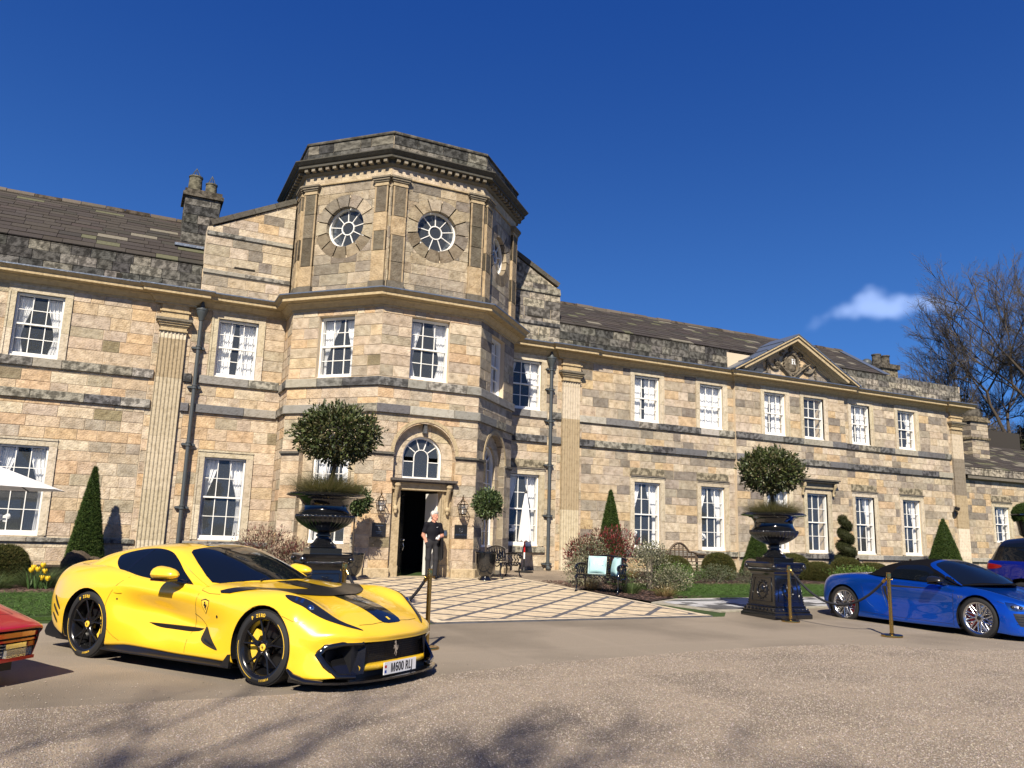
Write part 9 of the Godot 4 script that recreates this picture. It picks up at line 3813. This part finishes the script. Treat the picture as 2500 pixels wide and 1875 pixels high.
		var v := rnd(0.5, 1.6)
		bc.append(Color(0.085 * v, 0.05 * v, 0.038 * v))
	stuff(copies("bark_chips", share("pebble"), M.pebble, bx, bc, self))
	var orch := [[-2.75, 1.55, "left window behind the open parasol"], [12.0, 1.75, "window behind the furled parasol"], [17.0, 1.75, "first window of the right wing"], [20.05, 1.7, "second window of the right wing"]]
	for q in orch:
		var o := thing("orchid", "white orchid standing inside the " + q[2], "orchid", at(q[0], q[1] - 0.4, ZF - 0.50), "white orchids behind the windows")
		var st := MB.new()
		st.tube([Vector3(0, -0.1, 0), Vector3(0.03, 0.25, 0.03), Vector3(0.10, 0.42, 0.05)], 0.006, 5)
		for k in st.c.size():
			st.c[k] = Color(0.05, 0.08, 0.03)
		obj("stem", st, M.blade, o)
		var fl := MB.new()
		fl.col = Color(0.85, 0.85, 0.84)
		for k in 9:
			var c := Vector3(rnd(-0.10, 0.16), 0.30 + rnd(0, 0.20), rnd(0.0, 0.1))
			for p in 5:
				var a := TAU * p / 5.0
				fl.ball(Transform3D(Basis(Vector3(0, 0, 1), a).scaled(Vector3(0.034, 0.022, 0.006)), c + Vector3(cos(a), sin(a), 0) * 0.028), 6, 4)
		obj("flowers", fl, M.petal, o)
	var fu := thing("urn", "dark urn holding a clipped ball, far right beyond the tall estate car", "urn", at(26.2, 0.4, -16.3))
	m = MB.new()
	m.lathe(Transform3D(), [Vector2(0.35, 0), Vector2(0.35, 1.2), Vector2(0.40, 1.25), Vector2(0.2, 1.35), Vector2(0.10, 1.5), Vector2(0.14, 1.56), Vector2(0.24, 1.64), Vector2(0.27, 1.9), Vector2(0.34, 2.2), Vector2(0.44, 2.24), Vector2(0.44, 2.28), Vector2(0.3, 2.26)], 28)
	obj("bowl", m, M.black_paint, fu)
	var ball := func(t: float, a: float) -> Vector3:
		var e := -0.5 + t * 1.5
		var rr := 0.40 * sqrt(maxf(0.0, 1.0 - e * e))
		return Vector3(cos(a) * rr, e * 0.40, sin(a) * rr)
	topiary("dome_topiary", "clipped ball in the far right urn beyond the tall estate car", Vector3(26.2, 2.45 + 0.4 - 0.2, -16.3), ball, 3000, 0.05, yew, "")


func shrub(called: String, label: String, p: Vector3, lobes: Array, n: int, size: float, cols: Array, kind := "leaf", lift := 0.5, group := "") -> void:
	var o := thing(called, label, "shrub", Transform3D(Basis(), p), group)
	var m := MB.new()
	for l in lobes:
		var c: Vector3 = l[0]
		var r: Vector3 = l[1]
		for k in 7:
			var d := dir3()
			d.y = absf(d.y) * 0.6
			var e := c + Vector3(d.x * r.x, d.y * r.y, d.z * r.z) * 0.75
			m.tube([Vector3(rnd(-0.08, 0.08), 0, rnd(-0.08, 0.08)), e * Vector3(0.45, 0.5, 0.45), e], [0.014, 0.009, 0.004], 5)
	obj("stems", m, M.twig, o)
	for l in lobes:
		leaf_crown(o, l[0], l[1], int(n / lobes.size()), size, cols, 0.25, 0.2, kind, lift)


# ---------------------------------------------------------------- the man in the doorway
# a body as one skin round a skeleton: distances to tapered bones, smoothly joined, meshed as surface nets
class Flesh:
	var bones := []           # [a, b, ra, rb, part]
	var blend := 0.03

	func bone(a: Vector3, b: Vector3, ra: float, rb: float, part := 0, flat := Vector3.ONE) -> void:
		bones.append([a, b, ra, rb, part, flat])

	func dist(p: Vector3, k: int) -> float:
		var q: Array = bones[k]
		var f: Vector3 = q[5]
		var a: Vector3 = q[0]
		var ab: Vector3 = q[1] - a
		var ap := p - a
		var t := clampf(ap.dot(ab) / maxf(ab.length_squared(), 1e-9), 0.0, 1.0)
		var d := (ap - ab * t) * f
		return d.length() - lerpf(q[2], q[3], t)

	func field(p: Vector3, near: PackedInt32Array) -> float:
		var r := 1e9
		for k in near:
			var d := dist(p, k)
			if r > 1e8:
				r = d
			else:
				var h := maxf(blend - absf(r - d), 0.0) / blend
				r = minf(r, d) - h * h * blend * 0.25
		return r

	func part_at(p: Vector3) -> int:
		var best := 0
		var near := 1e9
		for k in bones.size():
			var d := dist(p, k)
			if d < near:
				near = d
				best = bones[k][4]
		return best

	func mesh_into(m: MB, cell: float, colour: Callable) -> void:
		var lo := Vector3.ONE * 1e9
		var hi := -lo
		for q in bones:
			var r: float = maxf(q[2], q[3]) / minf(q[5].x, minf(q[5].y, q[5].z)) + cell * 2.0
			for e in 2:
				lo = lo.min(q[e] - Vector3.ONE * r)
				hi = hi.max(q[e] + Vector3.ONE * r)
		var n := Vector3i(((hi - lo) / cell).ceil()) + Vector3i.ONE
		var val := PackedFloat32Array()
		val.resize(n.x * n.y * n.z)
		val.fill(1.0)
		var B := 4
		for bx in range(0, n.x, B):
			for by in range(0, n.y, B):
				for bz in range(0, n.z, B):
					var c := lo + (Vector3(bx, by, bz) + Vector3.ONE * B * 0.5) * cell
					var near := PackedInt32Array()
					var reach := B * cell * 0.9 + blend + cell
					for k in bones.size():
						if dist(c, k) < reach / minf(1.0, bones[k][5].x):
							near.push_back(k)
					if near.is_empty():
						continue
					for x in range(bx, mini(bx + B, n.x)):
						for y in range(by, mini(by + B, n.y)):
							for z in range(bz, mini(bz + B, n.z)):
								val[(x * n.y + y) * n.z + z] = field(lo + Vector3(x, y, z) * cell, near)
		var at := {}
		var base := m.v.size()
		var sx := n.y * n.z
		var sy := n.z
		for x in n.x - 1:
			for y in n.y - 1:
				for z in n.z - 1:
					var i := x * sx + y * sy + z
					var s := 0
					var sum := Vector3.ZERO
					var cnt := 0
					var c8 := [val[i], val[i + 1], val[i + sy], val[i + sy + 1], val[i + sx], val[i + sx + 1], val[i + sx + sy], val[i + sx + sy + 1]]
					for k in 8:
						if c8[k] < 0.0:
							s += 1
					if s == 0 or s == 8:
						continue
					for e in [[0, 1], [2, 3], [4, 5], [6, 7], [0, 2], [1, 3], [4, 6], [5, 7], [0, 4], [1, 5], [2, 6], [3, 7]]:
						var a: float = c8[e[0]]
						var b: float = c8[e[1]]
						if (a < 0.0) != (b < 0.0):
							var t := a / (a - b)
							var pa := Vector3(e[0] >> 2 & 1, e[0] >> 1 & 1, e[0] & 1)
							var pb := Vector3(e[1] >> 2 & 1, e[1] >> 1 & 1, e[1] & 1)
							sum += pa.lerp(pb, t)
							cnt += 1
					var p := lo + (Vector3(x, y, z) + sum / cnt) * cell
					var g := Vector3(c8[4] + c8[5] + c8[6] + c8[7] - c8[0] - c8[1] - c8[2] - c8[3], c8[2] + c8[3] + c8[6] + c8[7] - c8[0] - c8[1] - c8[4] - c8[5], c8[1] + c8[3] + c8[5] + c8[7] - c8[0] - c8[2] - c8[4] - c8[6]).normalized()
					m.col = (colour as Callable).call(p)
					at[i] = m.vert(p, g)
		for x in range(1, n.x - 1):
			for y in range(1, n.y - 1):
				for z in range(1, n.z - 1):
					var i := x * sx + y * sy + z
					var a := val[i] < 0.0
					for ax in 3:
						var st: int = [sx, sy, 1][ax]
						if a == (val[i + st] < 0.0):
							continue
						var u: int = [sy, 1, sx][ax]
						var w: int = [1, sx, sy][ax]
						if not (at.has(i) and at.has(i - u) and at.has(i - w) and at.has(i - u - w)):
							continue
						var q := [at[i], at[i - u], at[i - u - w], at[i - w]]
						if a:
							m.i.append_array([q[0], q[2], q[1], q[0], q[3], q[2]])
						else:
							m.i.append_array([q[0], q[1], q[2], q[0], q[2], q[3]])


func build_person() -> void:
	var man := thing("person", "grey-haired man in black t-shirt and dark trousers standing in the doorway", "person", Transform3D(Basis(Vector3.UP, -0.05), Vector3(7.70, 0.335, -20.86)))
	var f := Flesh.new()
	f.blend = 0.045
	var hip_r := Vector3(-0.095, 0.92, 0)        # his right is on the viewer's left
	var hip_l := Vector3(0.095, 0.92, 0)
	var sh_r := Vector3(-0.185, 1.40, -0.01)
	var sh_l := Vector3(0.185, 1.39, -0.01)
	f.bone(Vector3(-0.06, 0.95, 0), Vector3(0.06, 0.95, 0), 0.135, 0.135, 1, Vector3(1, 1, 1.15))
	f.bone(hip_r, Vector3(-0.115, 0.50, 0.03), 0.098, 0.072, 1)
	f.bone(Vector3(-0.115, 0.50, 0.03), Vector3(-0.10, 0.09, -0.01), 0.072, 0.062, 1)
	f.bone(hip_l, Vector3(0.10, 0.49, 0.06), 0.098, 0.072, 1)
	f.bone(Vector3(0.10, 0.49, 0.06), Vector3(0.065, 0.08, 0.10), 0.072, 0.060, 1)
	f.bone(Vector3(-0.10, 0.045, -0.03), Vector3(-0.135, 0.032, 0.15), 0.045, 0.040, 3)
	f.bone(Vector3(0.065, 0.045, 0.07), Vector3(0.075, 0.032, 0.26), 0.045, 0.040, 3)
	f.bone(Vector3(0, 1.02, 0.01), Vector3(0, 1.22, 0.0), 0.150, 0.150, 0, Vector3(0.92, 1, 1.28))
	f.bone(Vector3(0, 1.22, 0.0), Vector3(0, 1.36, -0.01), 0.158, 0.135, 0, Vector3(0.88, 1, 1.25))
	f.bone(sh_r, sh_l, 0.062, 0.062, 0)
	f.bone(Vector3(0, 1.38, -0.01), Vector3(0, 1.46, 0.0), 0.085, 0.058, 0)
	f.bone(sh_r, Vector3(-0.235, 1.22, -0.015), 0.068, 0.062, 0)
	f.bone(sh_l, Vector3(0.245, 1.22, 0.0), 0.068, 0.062, 0)
	f.bone(Vector3(-0.235, 1.24, -0.015), Vector3(-0.262, 1.11, -0.03), 0.049, 0.043, 2)
	f.bone(Vector3(-0.262, 1.11, -0.03), Vector3(-0.180, 0.90, 0.06), 0.043, 0.032, 2)
	f.bone(Vector3(-0.180, 0.90, 0.06), Vector3(-0.155, 0.83, 0.075), 0.040, 0.036, 1)
	f.bone(Vector3(0.245, 1.24, 0.0), Vector3(0.270, 1.10, -0.01), 0.049, 0.043, 2)
	f.bone(Vector3(0.270, 1.10, -0.01), Vector3(0.125, 1.06, 0.20), 0.043, 0.030, 2)
	f.bone(Vector3(0, 1.43, 0.0), Vector3(0.012, 1.53, 0.02), 0.056, 0.054, 2)
	var skin := Color(0.50, 0.25, 0.175)
	var paint_it := func(p: Vector3) -> Color:
		match f.part_at(p):
			0: return Color(0.011, 0.011, 0.012)
			1: return Color(0.030, 0.031, 0.034)
			3: return Color(0.014, 0.014, 0.017)
		return skin
	var m := MB.new()
	f.mesh_into(m, 0.014, paint_it)
	var hd := Transform3D(Basis(Vector3.UP, 0.62) * Basis(Vector3(1, 0, 0), 0.06), Vector3(0.018, 1.62, 0.03))
	var h := Flesh.new()
	h.blend = 0.02
	var hb := func(a: Vector3, b: Vector3, ra: float, rb: float, part := 2) -> void:
		h.bone(hd * a, hd * b, ra, rb, part)
	hb.call(Vector3(0, 0.045, -0.035), Vector3(0, 0.04, 0.015), 0.083, 0.078)
	hb.call(Vector3(0, 0.0, 0.0), Vector3(0, -0.06, 0.03), 0.070, 0.052)
	hb.call(Vector3(0, -0.075, 0.055), Vector3(0, -0.09, 0.065), 0.034, 0.026)
	hb.call(Vector3(-0.045, -0.06, 0.015), Vector3(-0.018, -0.092, 0.06), 0.030, 0.024)
	hb.call(Vector3(0.045, -0.06, 0.015), Vector3(0.018, -0.092, 0.06), 0.030, 0.024)
	hb.call(Vector3(-0.035, 0.028, 0.078), Vector3(0.035, 0.028, 0.078), 0.015, 0.015)
	hb.call(Vector3(0, 0.015, 0.088), Vector3(0, -0.022, 0.108), 0.011, 0.014)
	hb.call(Vector3(-0.012, -0.028, 0.096), Vector3(0.012, -0.028, 0.096), 0.010, 0.010)
	hb.call(Vector3(-0.042, -0.015, 0.064), Vector3(-0.03, -0.02, 0.072), 0.022, 0.02)
	hb.call(Vector3(0.042, -0.015, 0.064), Vector3(0.03, -0.02, 0.072), 0.022, 0.02)
	hb.call(Vector3(-0.018, -0.054, 0.086), Vector3(0.018, -0.054, 0.086), 0.0085, 0.0085, 4)
	hb.call(Vector3(-0.016, -0.064, 0.083), Vector3(0.016, -0.064, 0.083), 0.009, 0.009, 4)
	for s in [-1.0, 1.0]:
		hb.call(Vector3(s * 0.080, 0.020, -0.012), Vector3(s * 0.083, -0.03, -0.002), 0.013, 0.009)
		hb.call(Vector3(s * 0.086, 0.022, -0.022), Vector3(s * 0.088, -0.005, -0.02), 0.010, 0.008)
	h.bone(Vector3(0.010, 1.50, 0.012), hd * Vector3(0, -0.05, -0.02), 0.055, 0.056, 2)
	var head_paint := func(p: Vector3) -> Color:
		if h.part_at(p) == 4:
			return Color(0.38, 0.13, 0.11)
		var q: Vector3 = hd.affine_inverse() * p
		return Color(0.54, 0.27, 0.19) if q.y < 0.03 else skin
	h.mesh_into(m, 0.006, head_paint)
	var g := Flesh.new()
	g.blend = 0.010
	var hx := Transform3D(Basis(Vector3(-0.56, -0.16, 0.81), Vector3(-0.10, 0.985, 0.12), Vector3(-0.82, 0.0, -0.57)).orthonormalized(), Vector3(0.125, 1.06, 0.20))
	g.bone(hx * Vector3(0, 0, 0), hx * Vector3(0.035, 0.0, 0), 0.026, 0.028, 2)
	for k in 4:
		var w := -0.027 + k * 0.018
		g.bone(hx * Vector3(0.035, -w * 0.2, w), hx * Vector3(0.075, 0.0, w), 0.016, 0.012, 2)
		var l: float = [0.030, 0.036, 0.034, 0.026][k]
		g.bone(hx * Vector3(0.075, 0.0, w), hx * Vector3(0.075 + l, -0.012, w), 0.0095, 0.0085, 2)
		g.bone(hx * Vector3(0.075 + l, -0.012, w), hx * Vector3(0.085 + l, -0.038, w * 0.95), 0.0085, 0.0075, 2)
	g.bone(hx * Vector3(0.012, 0.012, -0.026), hx * Vector3(0.045, 0.030, -0.036), 0.013, 0.010, 2)
	g.bone(hx * Vector3(0.045, 0.030, -0.036), hx * Vector3(0.075, 0.028, -0.022), 0.010, 0.008, 2)
	g.mesh_into(m, 0.0045, func(_p: Vector3) -> Color: return skin)
	var bm := mat("person_skin_and_clothes", Color.WHITE, 0.75)
	bm.vertex_color_use_as_albedo = true
	bm.metallic_specular = 0.25
	obj("body", m, bm, man)
	m = MB.new()
	var hair := Flesh.new()
	hair.blend = 0.02
	for q in [[Vector3(0, 0.075, -0.045), Vector3(0, 0.085, 0.012), 0.082, 0.072], [Vector3(0, 0.03, -0.075), Vector3(0, -0.03, -0.07), 0.058, 0.045], [Vector3(-0.066, 0.05, -0.02), Vector3(-0.066, 0.0, -0.035), 0.028, 0.02], [Vector3(0.066, 0.05, -0.02), Vector3(0.066, 0.0, -0.035), 0.028, 0.02], [Vector3(-0.035, 0.105, 0.045), Vector3(0.035, 0.11, 0.045), 0.032, 0.032]]:
		hair.bone(hd * q[0], hd * q[1], q[2], q[3])
	var nz := noise(FastNoiseLite.TYPE_SIMPLEX_SMOOTH, 60.0, 2, 5)
	hair.mesh_into(m, 0.006, func(_p: Vector3) -> Color: return Color.WHITE)
	for k in m.v.size():
		m.v[k] += m.n[k] * nz.get_noise_3dv(m.v[k]) * 0.012
	obj("hair", m, M.grey_hair, man)
	m = MB.new()
	for s in [-1.0, 1.0]:
		m.ball(hd * Transform3D(Basis().scaled(Vector3(0.013, 0.0075, 0.008)), Vector3(s * 0.033, 0.008, 0.078)), 10, 7)
	var ey := obj("eyes", m, M.eye_white, man)
	m = MB.new()
	for s in [-1.0, 1.0]:
		m.ball(hd * Transform3D(Basis().scaled(Vector3(0.0055, 0.006, 0.004)), Vector3(s * 0.033, 0.008, 0.084)), 8, 6)
		m.tube([hd * Vector3(s * 0.016, 0.026, 0.088), hd * Vector3(s * 0.035, 0.031, 0.085), hd * Vector3(s * 0.054, 0.024, 0.073)], 0.0045, 5)
	obj("pupils", m, M.charcoal_cloth, ey)
	m = MB.new()
	m.prism(Transform3D(Basis(Vector3.UP, 0.3), Vector3(0.075, 1.335, 0.125)), pv([-0.03, 0.0, -0.022, -0.012, 0.0, -0.006, 0.035, 0.014, 0.0, 0.002, -0.018, -0.003]), -0.004, 0.004, 1.0, Vector2.ZERO, true)
	obj("shirt_mark", m, M.white_canvas, man)
	var coat := thing("jacket", "dark jacket hanging over the left forearm of the man in the doorway", "jacket", man.transform)
	m = MB.new()
	var rows := []
	for r in 13:
		var t := r / 12.0
		var row := PackedVector3Array()
		for s in 15:
			var u := s / 14.0
			var fall := 0.62 * t
			var x := lerpf(0.285, 0.16, u) + 0.015 * sin(u * 9.0 + t * 3.0)
			var z := lerpf(-0.02, 0.165, u) + 0.02 * sin(u * 11.0 + 1.0) * t + 0.055
			row.push_back(Vector3(x + 0.02 * t, 1.125 - 0.05 * u - fall, z - 0.05 * (1.0 - smoothstep(0.0, 0.1, t))))
		rows.append(row)
	m.sheet(rows)
	for r in 13:
		for s in 15:
			rows[r][s] = rows[r][s] + Vector3(-0.02, 0, -0.06) * (0.25 if r == 0 else 1.0)
	m.sheet(rows, false, false, true)
	obj("cloth", m, M.black_cloth, coat)
	var gl := thing("gloves", "pair of white gloves held in the left hand of the man in the doorway", "gloves", man.transform)
	m = MB.new()
	m.add(pillow(Transform3D(Basis(Vector3.UP, 0.8) * Basis(Vector3(0, 0, 1), 0.5), Vector3(0.075, 1.075, 0.285)), 0.13, 0.085, 0.05))
	m.add(pillow(Transform3D(Basis(Vector3.UP, 0.2) * Basis(Vector3(0, 0, 1), -0.3), Vector3(0.045, 1.035, 0.275)), 0.10, 0.06, 0.04))
	obj("cloth", m, M.white_canvas, gl)


# ---------------------------------------------------------------- trees
func sprig_of_twigs() -> ArrayMesh:
	if shared.has("twigs"):
		return shared.twigs
	var m := MB.new()
	var r := RandomNumberGenerator.new()
	r.seed = 77
	var grow := [[Vector3.ZERO, Vector3(0, 1, 0), 0.5, 0.012, 0]]
	while grow.size():
		var g: Array = grow.pop_back()
		var a: Vector3 = g[0]
		var d: Vector3 = g[1]
		var l: float = g[2]
		var mid := a + d * l * 0.5 + Vector3(r.randf_range(-1, 1), r.randf_range(-1, 1), r.randf_range(-1, 1)) * l * 0.06
		var b := a + d * l
		m.tube([a, mid, b], [g[3], g[3] * 0.8, g[3] * 0.55], 3, false)
		if g[4] < 3:
			for k in 3:
				var nd: Vector3 = (d + Vector3(r.randf_range(-1, 1), r.randf_range(-0.5, 0.9), r.randf_range(-1, 1)) * 0.85).normalized()
				grow.append([a.lerp(b, 0.45 + 0.27 * k), nd, l * r.randf_range(0.5, 0.72), g[3] * 0.58, g[4] + 1])
	shared.twigs = m.mesh()
	return shared.twigs


func bare_tree(label: String, p: Vector3, h: float, sd: int, wide := 0.55, twig := 1.5, many := 1.0, clothed := 0.0) -> void:
	var o := thing("bare_tree" if clothed < 0.5 else "dark_tree", label, "tree", Transform3D(Basis(), p), "")
	var r := RandomNumberGenerator.new()
	r.seed = sd
	var m := MB.new()
	var limbs := MB.new()
	var tips := []
	var grow := [[Vector3.ZERO, Vector3(r.randf_range(-0.05, 0.05), 1, r.randf_range(-0.05, 0.05)).normalized(), h * 0.30, h * 0.022, 0]]
	while grow.size():
		var g: Array = grow.pop_back()
		var a: Vector3 = g[0]
		var d: Vector3 = g[1]
		var l: float = g[2]
		var rad: float = g[3]
		var lev: int = g[4]
		var pts := [a]
		var rr := [rad]
		var q := a
		var dd := d
		var seg := 4 if lev < 3 else 3
		for k in seg:
			dd = (dd + Vector3(r.randf_range(-1, 1), r.randf_range(-0.4, 0.8), r.randf_range(-1, 1)) * (0.10 if lev == 0 else 0.20)).normalized()
			q += dd * l / seg
			pts.append(q)
			rr.append(rad * (1.0 - 0.42 * (k + 1) / seg))
			if lev >= 3:
				tips.append([q, dd])
		(m if lev == 0 else limbs).tube(pts, rr, 8 if lev < 2 else (6 if lev == 2 else 4), false)
		if lev < 5:
			var n := 4 if lev == 0 else 3
			for k in n:
				var sp := wide * r.randf_range(0.7, 1.3)
				var az := TAU * (k + r.randf() * 0.7) / n
				var side := Vector3(cos(az), 0, sin(az))
				side = (side - dd * side.dot(dd)).normalized()
				var nd := (dd + side * sp + Vector3(0, 0.10, 0)).normalized()
				var from: Vector3 = pts[pts.size() - 1] if k < 2 else pts[pts.size() - 2]
				grow.append([from, nd, l * r.randf_range(0.62, 0.86), rad * 0.56, lev + 1])
	obj("trunk", m, M.bark, o)
	obj("limbs", limbs, M.bark, o)
	var xs := []
	var cs := []
	for t in tips:
		for k in (1 if r.randf() < many else 0) + (1 if r.randf() < many - 1.0 else 0):
			var y: Vector3 = (t[1] + Vector3(r.randf_range(-1, 1), r.randf_range(-0.5, 0.8), r.randf_range(-1, 1)) * 0.7).normalized()
			var s := twig * r.randf_range(0.6, 1.2)
			xs.append(Transform3D(frame_from(y, r.randf() * TAU).scaled(Vector3(s, s, s)), t[0]))
	stuff(copies("twigs", sprig_of_twigs(), M.twig, xs, null, o))
	if clothed > 0.0:
		xs = []
		for t in tips:
			for k in int(clothed * 14.0):
				var s := 0.32 * r.randf_range(0.6, 1.3)
				xs.append(Transform3D(frame_from(dir3(), 0).scaled(Vector3(s, s, s)), t[0] + dir3() * r.randf_range(0.1, 0.9)))
				var v := r.randf_range(0.6, 1.4)
				cs.append(Color(0.035 * v, 0.042 * v, 0.018 * v))
		stuff(copies("foliage", share("leaf"), M.needle, xs, cs, o))


func build_trees() -> void:
	bare_tree("tall bare tree with fine twigs against the sky at the right edge", Vector3(56.5, 0.5, -33.5), 19.5, 11, 0.62, 1.9, 1.3)
	bare_tree("smaller bare tree beside the tall one, behind the far chimney", Vector3(51.5, 0.5, -38.5), 12.5, 29, 0.6, 1.5, 1.2)
	bare_tree("dark ivy-clad tree behind the chimney of the low wing", Vector3(56.0, 0.5, -41.0), 11.5, 41, 0.55, 1.3, 1.2, 0.9)
	bare_tree("dark evergreen-clothed tree at the right edge beyond the low wing", Vector3(62.0, 0.5, -38.0), 11.0, 53, 0.55, 1.3, 1.2, 0.9)
	bare_tree("bare tree whose thin shadow falls on the near gravel at the left", Vector3(-10.0, 0, 11.5), 19.0, 67, 0.6, 1.4, 0.30)
	bare_tree("bare tree whose thin shadow falls on the near gravel in the middle", Vector3(-4.0, 0, 17.5), 18.0, 71, 0.6, 1.4, 0.30)
